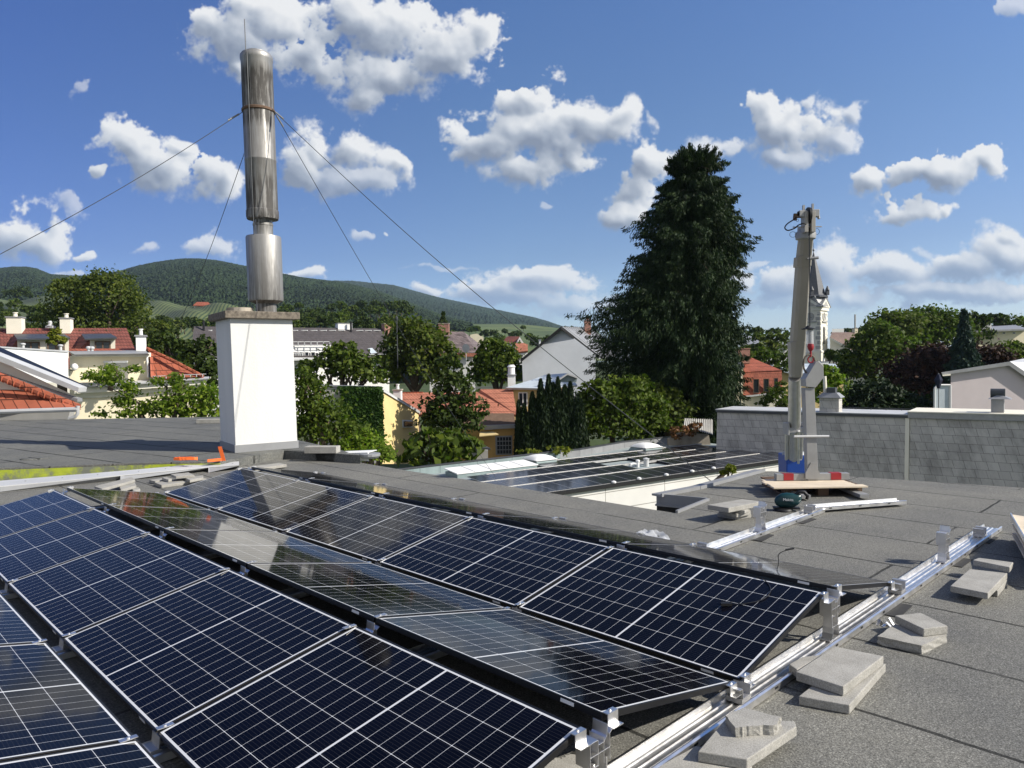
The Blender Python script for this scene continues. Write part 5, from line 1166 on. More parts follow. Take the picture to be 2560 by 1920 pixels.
# --- white gable house
b = Bd('white_gable_house', 'tall white gable wall under a dark standing-seam roof left of the big conifer', 'house', c4(430, 900), 82)
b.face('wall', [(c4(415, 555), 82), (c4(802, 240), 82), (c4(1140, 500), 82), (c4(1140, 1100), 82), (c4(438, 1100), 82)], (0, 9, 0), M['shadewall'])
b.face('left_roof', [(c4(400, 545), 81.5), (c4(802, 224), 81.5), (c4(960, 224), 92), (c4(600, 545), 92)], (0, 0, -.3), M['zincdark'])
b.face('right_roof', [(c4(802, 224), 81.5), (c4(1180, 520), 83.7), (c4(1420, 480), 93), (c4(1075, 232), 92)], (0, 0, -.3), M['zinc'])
m = MB()
for k in range(14):
    a = b.P(c4(802, 224), 81.5).lerp(b.P(c4(1075, 232), 92), k / 13); c = b.P(c4(1180, 520), 83.7).lerp(b.P(c4(1420, 480), 93), k / 13); m.slab([a, c, c + Vector((0, .05, 0)), a + Vector((0, .05, 0))], (0, 0, .09))
m.build('standing_seam', M['zincdark'], b.r)
b.face('left_verge', [(c4(398, 550), 81.3), (c4(802, 222), 81.3), (c4(802, 250), 81.3), (c4(412, 565), 81.3)], (0, .5, 0), M['black'])
b.face('right_verge', [(c4(802, 222), 81.3), (c4(1180, 518), 83.4), (c4(1168, 535), 83.4), (c4(802, 250), 81.3)], (0, .5, 0), M['black'])
b.chimney(c4(1035, 260), c4(1095, 160), 88, 'brick', .9, True)
b.chimney(c4(583, 395), c4(600, 358), 86, 'white', .6, False)
# --- old wall with wavy roof
b = Bd('old_garden_wall', 'crumbling rendered wall with a wavy cement-sheet roof and dry creeper', 'wall', c4(1900, 1600), 54.5)
b.face('wall', [(c4(1860, 1330), 54.5), (c4(1990, 1270), 54.5), (c4(2260, 1290), 54.5), (c4(2330, 1700), 54.5), (c4(1870, 1700), 54.5)], (0, .5, 0), M['oldwall'])
m = MB(); a, c, d, e = b.P(c4(2010, 1215), 53.9), b.P(c4(2300, 1290), 53.9), b.P(c4(2300, 1140), 57), b.P(c4(2020, 1130), 57); n = 60; vs = []
for j in (0, 1):
    for i in range(n + 1):
        p = (a.lerp(c, i / n)).lerp(e.lerp(d, i / n), j); vs.append((p.x, p.y, p.z + .05 * math.sin(i * 1.57)))
m.add(vs, [(i, i + 1, n + 2 + i, n + 1 + i) for i in range(n)]); m.build('wavy_roof', M['greywall'], b.r)
# --- yellow and red-slate house right of conifer
b = Bd('red_mansard_house', 'house with red slate mansard roof, three small windows and a yellow bay', 'house', c6(75, 900), 84)
b.face('wall', [(c6(68, 500), 84), (c6(490, 470), 84), (c6(490, 900), 84), (c6(68, 900), 84)], (0, 8, 0), M['creamlight'])
mm = b.face('mansard', [(c6(62, 512), 83.5), (c6(458, 468), 83.5), (c6(452, 258), 84.2), (c6(66, 272), 84.2)], (0, .6, 0), M['redslate'])
b.face('upper_roof', [(c6(66, 275), 84.1), (c6(452, 260), 84.1), (c6(130, 125), 88), (c6(20, 125), 89)], (0, .1, -.2), M['redslate'])
b.face('sill_band', [(c6(62, 516), 83.3), (c6(488, 468), 83.3), (c6(488, 480), 83.3), (c6(62, 532), 83.3)], (0, .5, 0), M['zinclight'])
for x0_, y0_, x1_, y1_ in ((170, 345, 228, 485), (270, 342, 326, 475), (374, 336, 416, 458)): b.window(c6(x0_, y0_), c6(x1_, y1_), 83.5, 'oldwood', 1)
b.face('yellow_bay', [(c6(-60, 215), 83), (c6(70, 215), 83), (c6(70, 900), 83), (c6(-60, 900), 83)], (0, 3, 0), M['cream'])
b.face('bay_roof', [(c6(-80, 215), 82.6), (c6(82, 215), 82.6), (c6(20, 145), 85), (c6(-80, 160), 85)], (0, 0, -.2), M['slate'])
b.face('bay_cornice', [(c6(-70, 212), 82.7), (c6(78, 212), 82.7), (c6(76, 240), 82.7), (c6(-70, 240), 82.7)], (0, .3, 0), M['white'])
m = MB(); m.tube([b.P(c6(42, 240), 82.8), b.P(c6(45, 620), 82.8)], .09, 6); m.build('downpipe', M['zincdark'], b.r)
b.chimney(c6(25, 150), c6(138, 48), 86, 'brick', 1.6, False, 'brick')
b.window(c6(-10, 300), c6(12, 420), 83, 'white', 1)
# --- shingle wall building, joint pole, coping, chimneys
SA = Vector((14.25, 50.7, 0)); SB = Vector((33.5, 36.55, 0)); sdv = (SB - SA).normalized(); SL = (SB - SA).length; srz = math.atan2(sdv.y, sdv.x)
def sdist(q):   # distance along the wall for a picture point
    d = ray(*q); return (SA.y * d.x / d.y - SA.x) / (sdv.x - sdv.y * d.x / d.y)
ST = -1.7
b = thing('grey_shingle_building', 'building with a long wall of slanted grey cement shingles behind the crane', 'building', (SA.x, SA.y, GZ), srz)
t = NT('grey_shingle'); x, y, z = t.sep()
sx_ = t.math('ADD', x, t.math('MULTIPLY', z, .28)); tc_w = .56; tr = .47
q = t.n('ShaderNodeTexBrick'); t.L.new(t.vec(sx_, z), q.inputs['Vector']); q.inputs['Scale'].default_value = 1; q.inputs['Brick Width'].default_value = tc_w; q.inputs['Row Height'].default_value = tr
q.offset = .28; q.inputs['Mortar Size'].default_value = .014; q.inputs['Mortar Smooth'].default_value = .6; q.inputs['Color1'].default_value = (.46, .44, .40, 1); q.inputs['Color2'].default_value = (.55, .53, .48, 1); q.inputs['Mortar'].default_value = (.22, .21, .20, 1)
hh = t.math('FRACT', t.math('DIVIDE', z, tr)); hx_ = t.math('FRACT', t.math('DIVIDE', sx_, tc_w))
st_ = t.ramp(t.noise(.9, 6, .7, t.vec(sx_, t.math('MULTIPLY', z, .45))), [(.44, (1,)*3), (.66, (.62,)*3)])
t.bump(t.math('ADD', t.math('SUBTRACT', 1.0, hh), t.math('MULTIPLY', hx_, .5)), .9, .05)
M['shingle'] = t.out(t.mix(1.0, q.outputs['Color'], st_, 'MULTIPLY'), .85, 0, .3)
j = sdist(c6(1695, 700)); m = MB()
# slight batter, shingles as one face each side of the joint
for a, c in ((0, j - .12), (j + .12, SL)): m.add([(a, -.55, 0), (c, -.55, 0), (c, 0, ST - GZ - .18), (a, 0, ST - GZ - .18), (a, .3, 0), (c, .3, 0), (c, .3, ST - GZ - .18), (a, .3, ST - GZ - .18)], [(0,1,2,3), (1,5,6,2), (5,4,7,6), (4,0,3,7), (3,2,6,7)])
m.build('shingle_wall', M['shingle'], b)
m = MB(); m.add([(j - .12, -.60, 0), (j + .1, -.60, 0), (j + .1, -.06, ST - GZ - .2), (j - .12, -.06, ST - GZ - .2), (j - .12, .2, 0), (j + .1, .2, 0), (j + .1, .2, ST - GZ - .2), (j - .12, .2, ST - GZ - .2)], [(0,1,2,3), (1,5,6,2), (4,0,3,7)]); m.build('joint_strip', M['creamlight'], b)
m = MB(); m.box(-.05, j, -.12, .35, ST - GZ - .18, ST - GZ - .02); m.build('fascia', M['zincdark'], b)
m = MB(); m.box(-.08, j + .02, -.15, 3.4, ST - GZ - .02, ST - GZ + .04); m.build('coping', M['zinclight'], b)
m = MB(); m.box(j + .02, SL + .2, -.14, .3, ST - GZ - .18, ST - GZ + .16); m.build('fascia', M['galv'], b)
m = MB(); m.box(j + .02, SL, -.2, 3.6, ST - GZ + .16, ST - GZ + .22); m.build('roof', M['creamlight'], b)
m = MB(); m.box(0, SL, 3.3, 3.6, 0, ST - GZ - .05); m.build('rear_wall', M['greywall'], b)
for (xa, xb, yb_, nm) in ((c6(820, 0)[0], c6(1012, 0)[0], 0, 'shingle'),):
    a, c = sdist((xa, 1030)), sdist((xb, 1030)); zt_ = .95
    m = MB(); m.box(a, c, .1, 1.0, ST - GZ - .1, ST - GZ + zt_); ch = m.build('chimney', M['shingle'], b)
    m = MB(); m.add([(a - .15, -.05, ST - GZ + zt_), (c + .15, -.05, ST - GZ + zt_), (c + .15, 1.15, ST - GZ + zt_), (a - .15, 1.15, ST - GZ + zt_), (a + .15, .2, ST - GZ + zt_ + .3), (c - .15, .2, ST - GZ + zt_ + .3), (c - .15, .9, ST - GZ + zt_ + .3), (a + .15, .9, ST - GZ + zt_ + .3)], [(0,3,2,1), (4,5,6,7), (0,1,5,4), (1,2,6,5), (2,3,7,6), (3,0,4,7)]); m.build('chimney_cap', M['zinc'], ch)
    m = MB(); m.box(a + .4, c - .25, .25, .8, ST - GZ + zt_ + .3, ST - GZ + zt_ + .62); m.build('chimney_hood', M['zincdark'], ch)
    m = MB(); m.cyl((a + .25, .6, ST - GZ + zt_ + .2), (a + .2, .6, ST - GZ + zt_ + 1.35), .11, n=10); m.build('flue_pipe', M['creamlight'], ch)
a, c = sdist(c7(1825, 1500)), sdist(c7(1975, 1500)); m = MB(); m.box(a, c, .5, 1.3, ST - GZ + .1, ST - GZ + 1.0); ch = m.build('chimney', M['zinc'], b)
m = MB(); m.add([(a - .15, .35, ST - GZ + 1.0), (c + .35, .35, ST - GZ + 1.0), (c + .35, 1.45, ST - GZ + 1.0), (a - .15, 1.45, ST - GZ + 1.0), (a + .3, .7, ST - GZ + 1.22), (c - .1, .7, ST - GZ + 1.22), (c - .1, 1.1, ST - GZ + 1.22), (a + .3, 1.1, ST - GZ + 1.22)], [(0,3,2,1), (4,5,6,7), (0,1,5,4), (1,2,6,5), (2,3,7,6), (3,0,4,7)]); m.build('chimney_cap', M['galv'], ch)
m = MB(); m.cyl(((a + c) / 2 - .35, .9, ST - GZ + 1.32), ((a + c) / 2 + .35, .9, ST - GZ + 1.32), .26, n=16); m.build('chimney_hood', M['zincdark'], ch, smooth='auto')
m = MB()
for k in range(26): x = j * .55 + k * .9; m.box(x, x + .05, 3.1, 3.15, ST - GZ, ST - GZ + .16)
m.cyl((j * .5, 3.12, ST - GZ + .15), (SL, 3.12, ST - GZ + .15), .02, n=5); m.build('snow_rail', M['zincdark'], b)
# --- pale pink building at right
b = Bd('pinkish_flat_building', 'pale pinkish-grey building with a grey sloping roof edge at the right border', 'building', c7(1370, 1700), 64)
b.face('wall', [(c7(1368, 1080), 64), (c7(2042, 985), 64), (c7(2500, 1290), 64), (c7(2500, 2200), 64), (c7(1368, 2200), 64)], (6.5, 9, 0), M['pinkwall'])
b.face('roof_edge', [(c7(1258, 1065), 63.6), (c7(2050, 940), 63.6), (c7(2500, 1245), 63.6), (c7(2500, 1310), 63.6), (c7(2040, 985), 63.6), (c7(1280, 1095), 63.6)], (.4, .6, 0), M['zinc'])
b.face('roof', [(c7(2048, 938), 63.7), (c7(2500, 1240), 63.7), (c7(2650, 980), 70), (c7(2200, 905), 73)], (0, 0, -.15), M['zinclight'])
b.face('eave_soffit', [(c7(1270, 1095), 63.3), (c7(1368, 1082), 63.3), (c7(1368, 1100), 63.3), (c7(1280, 1108), 63.3)], (0, 2, 0), M['creamlight'])
b = Bd('glass_screen', 'pale bluish glass privacy screen with white frame beside the pinkish wall', 'screen', c7(1180, 1600), 63)
f = b.face('pane', [c7(1192, 1260), c7(1222, 1220), c7(1352, 1220), c7(1352, 1600), c7(1192, 1600)], (0, .04, 0), M['tin'])
m = MB(); pts = [b.P(c7(x, y), 62.95) for x, y in ((1180, 1600), (1180, 1252), (1218, 1211), (1362, 1211), (1362, 1600))]
for a, c in zip(pts, pts[1:]): m.tube([a, c], .09, 6)
m.build('frame', M['white'], b.r)
b = Bd('closed_parasol', 'closed dark blue parasol standing beside the glass screen', 'parasol', c7(1225, 1600), 62)
m = MB(); p = b.P(c7(1228, 1205), 62); q = b.P(c7(1215, 1085), 62); h = q.z - p.z; m.lathe([(.12, -h * .35), (.2, 0), (.3, h * .3), (.33, h * .45), (.22, h * .7), (.12, h * .95), (.04, h)], p, 7); m.build('canopy', plain('navy_cloth', (.02, .025, .05), .9), b.r)
m = MB(); m.cyl((p.x, p.y, 0), (p.x, p.y, p.z + h + .1), .04, n=6); m.build('pole', M['zinc'], b.r)
# --- far building top right
b = Bd('distant_flat_house', 'distant pale house with a grey hipped roof and boxy lift housing among treetops', 'house', c7(1560, 900), 135)
b.face('wall', [(c7(1560, 590), 135), (c7(2230, 570), 135), (c7(2230, 1000), 135), (c7(1560, 1000), 135)], (0, 9, 0), M['cream'])
b.face('roof', [(c7(1535, 590), 134), (c7(1820, 578), 134), (c7(2260, 560), 134), (c7(2110, 518), 142), (c7(1900, 520), 142), (c7(1600, 545), 142)], (0, 0, -.3), M['zinc'])
b.face('lift_housing', [(c7(1700, 568), 137), (c7(1700, 482), 137), (c7(1838, 476), 137), (c7(1838, 565), 137)], (1.5, 4, 0), M['zinclight'])
for x0_ in (1845, 1885, 1965, 2080): b.window(c7(x0_, 600), c7(x0_ + 32, 622), 135, 'white', 1)
b.window(c7(1590, 618), c7(1650, 700), 135, 'white', 2, glass='zinc')
# --- church
b = Bd('church', 'church with cream bell tower, pointed slate spire and brown nave roof', 'church', c5(1150, 1900), 175)
cx0, cxr, cxl = b.P(c5(1150, 1560)), b.P(c5(1262, 1560), 176), b.P(c5(985, 1560), 176.5)
def tower(q_y0, q_y1, grow, name, mat):
    z0_, z1_ = b.P(c5(1150, q_y0)).z, b.P(c5(1150, q_y1)).z
    C0 = Vector((cx0.x, cx0.y, 0)); Rr = Vector((cxr.x, cxr.y + 2.5, 0)); Ll = Vector((cxl.x, cxl.y + 2, 0)); Bk = Rr + Ll - C0; ce = (Rr + Ll) / 2
    P4 = [p + (p - ce).normalized() * grow for p in (C0, Rr, Bk, Ll)]
    m = MB(); m.prism([(p.x, p.y) for p in P4], z0_, z1_); return m.build(name, mat, b.r), P4, ce, z0_, z1_
tw, P4, ce, z0_, z1_ = tower(1620, 1130, 0, 'tower', M['stone'])
tower(1700, 1560, .35, 'tower_base', M['stone']); tower(1900, 1700, .35, 'tower_foot', M['stone'])
for y0_, y1_, g in ((1168, 1135, .45), (1200, 1190, .2), (1585, 1570, .55), (1400, 1392, .06)): tower(y0_, y1_, g, 'cornice', M['stone'])
# pediments on the two visible faces
def fp(i, j, u_, z): p = P4[i].lerp(P4[j], u_); return Vector((p.x, p.y, z))
zb_ = b.P(c5(1150, 1135)).z; zp = b.P(c5(1210, 1042)).z
for i, jx in ((0, 1), (3, 0)):
    n = (P4[jx] - P4[i]).normalized(); n = Vector((n.y, -n.x, 0)) * .5
    m = MB(); a, c, d = fp(i, jx, -.15, zb_), fp(i, jx, 1.15, zb_), fp(i, jx, .5, zp); m.slab([a + n, c + n, d + n], -n * 2.2); pd_ = m.build('pediment', M['stone'], b.r)
    m = MB(); a, c, d = fp(i, jx, .14, zb_ + .25), fp(i, jx, .86, zb_ + .25), fp(i, jx, .5, zp - .75); m.slab([a + n * 1.06, c + n * 1.06, d + n * 1.06], n * .02); m.build('tympanum', M['stonegrey'], pd_)
    m = MB(); u0 = Vector((0, 0, .25))
    for s, e in ((fp(i, jx, -.2, zb_), fp(i, jx, .5, zp)), (fp(i, jx, .5, zp), fp(i, jx, 1.2, zb_))): m.slab([s + n * 1.2, e + n * 1.2, e + n * 1.2 + u0, s + n * 1.2 + u0], -n * 2.6)
    m.build('pediment_roof', M['zinc'], pd_)
    # clock face, belfry opening with louvres, corner quoins
    n1 = n.normalized(); zc_ = b.P(c5(1200, 1225)).z; cc = fp(i, jx, .5, zc_) + n1 * .03
    m = MB(); side = (P4[jx] - P4[i]).normalized(); ring = [cc + side * (1.0 * math.cos(t_)) + Vector((0, 0, 1.0 * math.sin(t_))) for t_ in np.linspace(0, 6.283, 25)[:-1]]
    m.slab(ring, n1 * .12); ck = m.build('clock_face', M['stonegrey'], b.r)
    m = MB(); m.slab([cc + n1 * .14 - side * .05, cc + n1 * .14 + side * .05, cc + n1 * .14 + side * .05 + Vector((0, 0, .85)), cc + n1 * .14 - side * .05 + Vector((0, 0, .85))], n1 * .02)
    m.slab([cc + n1 * .14 - Vector((0, 0, .05)), cc + n1 * .14 + Vector((0, 0, .05)), cc + n1 * .14 + side * .5 + Vector((0, 0, -.3)), cc + n1 * .14 + side * .5 + Vector((0, 0, -.4))], n1 * .02); m.build('clock_hand', M['black'], ck)
    zl0, zl1 = b.P(c5(1206, 1500)).z, b.P(c5(1206, 1325)).z; m = MB(); wv = .62
    arch = [fp(i, jx, .5, zl0) - side * wv, fp(i, jx, .5, zl0) + side * wv] + [fp(i, jx, .5, zl1 - .6) + side * wv * math.cos(t_) + Vector((0, 0, wv * math.sin(t_))) for t_ in np.linspace(0, math.pi, 9)]
    m.slab([p + n1 * .01 for p in arch], n1 * .05); lv = m.build('belfry_opening', M['louvre'], b.r); m = MB()
    for k in range(14):
        z_ = zl0 + (zl1 - zl0 - .6) * k / 14; m.slab([fp(i, jx, .5, z_) - side * wv * .9 + n1 * .08, fp(i, jx, .5, z_) + side * wv * .9 + n1 * .08, fp(i, jx, .5, z_ + .12) + side * wv * .9 + n1 * .2, fp(i, jx, .5, z_ + .12) - side * wv * .9 + n1 * .2], n1 * .02)
    m.build('louvre', M['stonegrey'], lv)
    m = MB(); m.slab([fp(i, jx, .18, zl1 + 1.0) + n1 * .02, fp(i, jx, .82, zl1 + 1.0) + n1 * .02, fp(i, jx, .82, zl1 + 1.3) + n1 * .02, fp(i, jx, .18, zl1 + 1.3) + n1 * .02], n1 * .3); m.build('hood_mould', M['stonegrey'], lv)
    m = MB()
    for k in range(14):
        z_ = b.P(c5(1150, 1550)).z + k * 1.15
        if z_ > zb_ - 1.4: break
        w_ = .16 if k % 2 else .24
        for u0_, u1_ in ((.0, w_), (1 - w_, 1.0)): m.slab([fp(i, jx, u0_ + .01, z_) + n1 * .01, fp(i, jx, u1_ - .01, z_) + n1 * .01, fp(i, jx, u1_ - .01, z_ + .8) + n1 * .01, fp(i, jx, u0_ + .01, z_ + .8) + n1 * .01], n1 * .08)
    m.build('quoin', M['stonegrey'] if i == 3 else M['creamlight'], tw)
zs0, zs1 = b.P(c5(1150, 1022)).z, b.P(c5(1075, 570)).z; r0 = 3.1
m = MB(); mid = Vector((ce.x, ce.y, 0)); v8 = []
m.add([(p.x, p.y, zb_ + .2) for p in P4] + [(mid.x + r0 * 1.05 * math.cos(a_), mid.y + r0 * 1.05 * math.sin(a_), zs0) for a_ in (-1.9, -.3, 1.25, 2.8)], [(0,1,5,4), (1,2,6,5), (2,3,7,6), (3,0,4,7)]); m.build('spire_skirt', M['zinc'], b.r)
m = MB(); m.lathe([(r0 * 1.1, zs0 - .3), (r0 * 1.1, zs0), (r0 * .93, zs0 + .3), (.06, zs1)], (mid.x, mid.y, 0), 8); m.build('spire', M['slate'], b.r)
m = MB(); m.lathe([(.06, zs1), (.25, zs1 + .4), (.06, zs1 + .8), (.04, zs1 + 2.2)], (mid.x, mid.y, 0), 8); m.build('finial', M['zincdark'], b.r)
for sx2 in (-.35, .62):
    p = mid + Vector((r0 * sx2 * 1.25, -r0 * .7, zs0 + .2)); m = MB(); m.box(p.x - .35, p.x + .35, p.y - .3, p.y + .5, p.z, p.z + 1.2); m.lathe([(.55, 1.2), (.1, 2.2)], p, 8); m.build('spire_dormer', M['slate'], b.r)
b.face('nave_roof', [(c5(1262, 1385), 181), (c5(1560, 1385), 186), (c5(1700, 1600), 176), (c5(1440, 1545), 174), (c5(1245, 1432), 177)], (0, 0, -.3), M['naveroof'])
b.face('gable_wall', [(c5(1245, 1445), 176), (c5(1440, 1555), 174), (c5(1640, 1650), 173), (c5(1640, 1900), 173), (c5(1240, 1900), 176)], (0, 2, 0), M['stone'])
b.face('gable_cornice', [(c5(1240, 1432), 175.5), (c5(1445, 1540), 173.5), (c5(1445, 1562), 173.5), (c5(1240, 1455), 175.5)], (0, 1, 0), M['stone'])
b.face('side_wall', [(c5(940, 1600), 176), (c5(1060, 1590), 175), (c5(1060, 1900), 175), (c5(940, 1900), 176)], (0, 4, 0), M['stone'])
b.window(c5(1425, 1472), c5(1460, 1490), 178, 'zinclight', 1); b.chimney(c5(1490, 1395), c5(1520, 1345), 184, 'cream', 1.5, False)
m = MB(); p = b.P(c5(1492, 1400), 190); m.cyl(p, p + Vector((0, 0, 5)), .2, n=6); m.build('antenna_mast', M['greywall'], b.r)
# --- small roofs between crane and church, and left of the crane
b = Bd('small_grey_roof_house', 'low house with blue-grey roof and a vent below the church', 'house', c6(450, 700), 110)
b.face('wall', [(c6(430, 275), 110), (c6(1060, 295), 110), (c6(1060, 800), 110), (c6(430, 800), 110)], (0, 6, 0), M['yellow'])
b.face('roof', [(c6(330, 230), 109.5), (c6(560, 285), 109.5), (c6(1080, 292), 109.5), (c6(980, 195), 116), (c6(340, 190), 116)], (0, 0, -.2), M['tin'])
b.chimney(c6(360, 225), c6(430, 180), 112, 'white', 1, False); b.chimney(c6(845, 210), c6(915, 175), 112, 'white', 1, True)
b = Bd('distant_grey_roof', 'distant grey-roofed house beyond the trees right of the conifer', 'house', c5(400, 1600), 150)
b.face('wall', [(c5(360, 1490), 150), (c5(860, 1500), 150), (c5(860, 1700), 150), (c5(360, 1700), 150)], (0, 6, 0), M['whitewall'])
b.face('roof', [(c5(340, 1495), 149), (c5(880, 1510), 149), (c5(830, 1450), 158), (c5(560, 1425), 158), (c5(365, 1425), 158)], (0, 0, -.3), M['zinc'])
b = Bd('distant_box_house', 'far flat-roofed white building on the horizon beside the church', 'building', c5(1270, 1400), 260)
b.face('wall', [(c5(1264, 1352), 260), (c5(1382, 1350), 260), (c5(1382, 1500), 260), (c5(1264, 1500), 260)], (0, 8, 0), M['whitewall'])
# --- vineyard hut on the hill
b = Bd('vineyard_hut', 'tiny red-roofed hut above the vineyard rows', 'hut', c1(1910, 520), 560)
b.face('wall', [(c1(1915, 484), 560), (c1(2085, 484), 560), (c1(2085, 530), 560), (c1(1915, 530), 560)], (0, 12, 0), M['creamlight'])
b.face('roof', [(c1(1905, 486), 558), (c1(2095, 492), 558), (c1(2055, 455), 566), (c1(1945, 453), 566)], (0, 0, -.5), M['redtile'])
# ---------------------------------------------------------------- hills
def hill(name, label, ridge, Y, yfoot, Yfoot, mat, seed, amp=5, nx=420, ny=70):
    xs = np.array([p[0] for p in ridge], float); ys = np.array([p[1] for p in ridge], float)
    X = np.linspace(xs[0], xs[-1], nx); Yp = np.interp(X, xs, ys); rg = np.random.RandomState(seed)
    base = rg.rand(ny, nx); V = []
    for j in range(ny):
        f = j / (ny - 1)
        for i in range(nx):
            top = D((X[i], Yp[i]), Y); foot = D((X[i], yfoot), Yfoot); w = 1 - (1 - f) ** 1.35
            p = foot.lerp(top, f); p.z = foot.z + (top.z - foot.z) * (.25 * f + .75 * w if f < 1 else 1)
            V.append((p.x + (base[j, i] - .5) * amp * .8, p.y + (base[(j*7) % ny, i] - .5) * amp, p.z + (base[j, (i*3) % nx]) * amp * (.4 + .6 * (f < 1))))
    # back slope
    for i in range(nx):
        p = D((X[i], Yp[i]), Y); V.append((p.x * 1.25, p.y * 1.25, GZ))
    F = [(j*nx + i, j*nx + i + 1, (j+1)*nx + i + 1, (j+1)*nx + i) for j in range(ny) for i in range(nx - 1)]
    m = MB(); m.v = V; m.f = F
    return tag(struct(m.build(name, mat, smooth=True)), label, 'hill')
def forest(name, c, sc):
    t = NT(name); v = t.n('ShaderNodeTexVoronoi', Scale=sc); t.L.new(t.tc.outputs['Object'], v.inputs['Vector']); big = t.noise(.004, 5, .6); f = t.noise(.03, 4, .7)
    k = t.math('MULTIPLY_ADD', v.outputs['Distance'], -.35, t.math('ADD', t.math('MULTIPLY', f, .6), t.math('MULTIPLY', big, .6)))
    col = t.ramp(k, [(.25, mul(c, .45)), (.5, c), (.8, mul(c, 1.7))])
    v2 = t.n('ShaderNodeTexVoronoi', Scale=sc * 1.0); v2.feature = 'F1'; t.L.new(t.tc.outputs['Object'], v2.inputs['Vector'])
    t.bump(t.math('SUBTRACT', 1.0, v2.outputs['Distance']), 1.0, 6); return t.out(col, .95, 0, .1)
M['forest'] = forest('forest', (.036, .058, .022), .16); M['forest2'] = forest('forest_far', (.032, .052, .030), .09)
dl = lambda L: [dd(*p) for p in L]
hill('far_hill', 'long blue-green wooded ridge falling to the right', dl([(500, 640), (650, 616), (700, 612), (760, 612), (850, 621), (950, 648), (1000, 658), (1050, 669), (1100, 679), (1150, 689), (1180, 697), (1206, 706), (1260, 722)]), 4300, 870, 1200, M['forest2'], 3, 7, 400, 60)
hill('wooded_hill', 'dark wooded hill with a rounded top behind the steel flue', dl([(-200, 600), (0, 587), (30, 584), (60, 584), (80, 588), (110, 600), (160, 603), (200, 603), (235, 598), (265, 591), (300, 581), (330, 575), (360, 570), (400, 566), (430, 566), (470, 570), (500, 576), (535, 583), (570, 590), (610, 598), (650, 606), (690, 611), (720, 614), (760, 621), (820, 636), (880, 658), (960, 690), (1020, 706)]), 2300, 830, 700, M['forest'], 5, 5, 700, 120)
# vineyard slopes
t = NT('vineyard'); x, y, z = t.sep(); wv = t.math('FRACT', t.math('MULTIPLY', t.math('ADD', x, t.math('MULTIPLY', y, .35)), .40))
f = t.noise(.05, 4); c = t.mix(t.ramp(wv, [(.35, (0,)*3), (.5, (1,)*3)]), (.045, .085, .02), (.17, .20, .06)); t.bump(wv, .8, 1.5); M['vine'] = t.out(t.mix(1, c, t.ramp(f, [(.3, (.8,)*3), (.7, (1.15,)*3)]), 'MULTIPLY'), .9)
def field(name, label, pts, mat, cat='field'):
    P = [D(q, Y) for q, Y in pts]; o = P[0]; m = MB(); n = 24
    a, b, c, d = P; vs = []
    for j in range(n + 1):
        for i in range(n + 1):
            p = a.lerp(b, i/n).lerp(d.lerp(c, i/n), j/n); vs.append(tuple(p - o + Vector((0, 0, 2.2 * math.sin(i * .5) * math.sin(j * .35) * (j > 0)))))
    m.add(vs, [(j*(n+1)+i, j*(n+1)+i+1, (j+1)*(n+1)+i+1, (j+1)*(n+1)+i) for j in range(n) for i in range(n)])
    return tag(struct(m.build(name, mat, loc=o, smooth=True)), label, cat)
field('vineyard_slope', 'vineyard with pale diagonal rows above the dark roof', [(dd(300, 735), 300), (dd(600, 745), 300), (dd(560, 662), 575), (dd(310, 653), 575)], M['vine'], 'vineyard')
field('vineyard_slope', 'small bright vineyard patch left of the big tree', [(dd(-60, 730), 300), (dd(200, 730), 300), (dd(180, 642), 600), (dd(-60, 648), 600)], M['vine'], 'vineyard')
t = NT('meadow'); f = t.noise(.012, 6, .7); M['meadow'] = t.out(t.ramp(f, [(.35, (.035, .06, .016)), (.5, (.075, .11, .028)), (.75, (.17, .17, .06))]), .95)
field('meadow_slope', 'bright green slope of fields and hedges below the far ridge', [(dd(780, 770), 350), (dd(1330, 780), 350), (dd(1290, 712), 1150), (dd(800, 686), 1150)], M['meadow'])
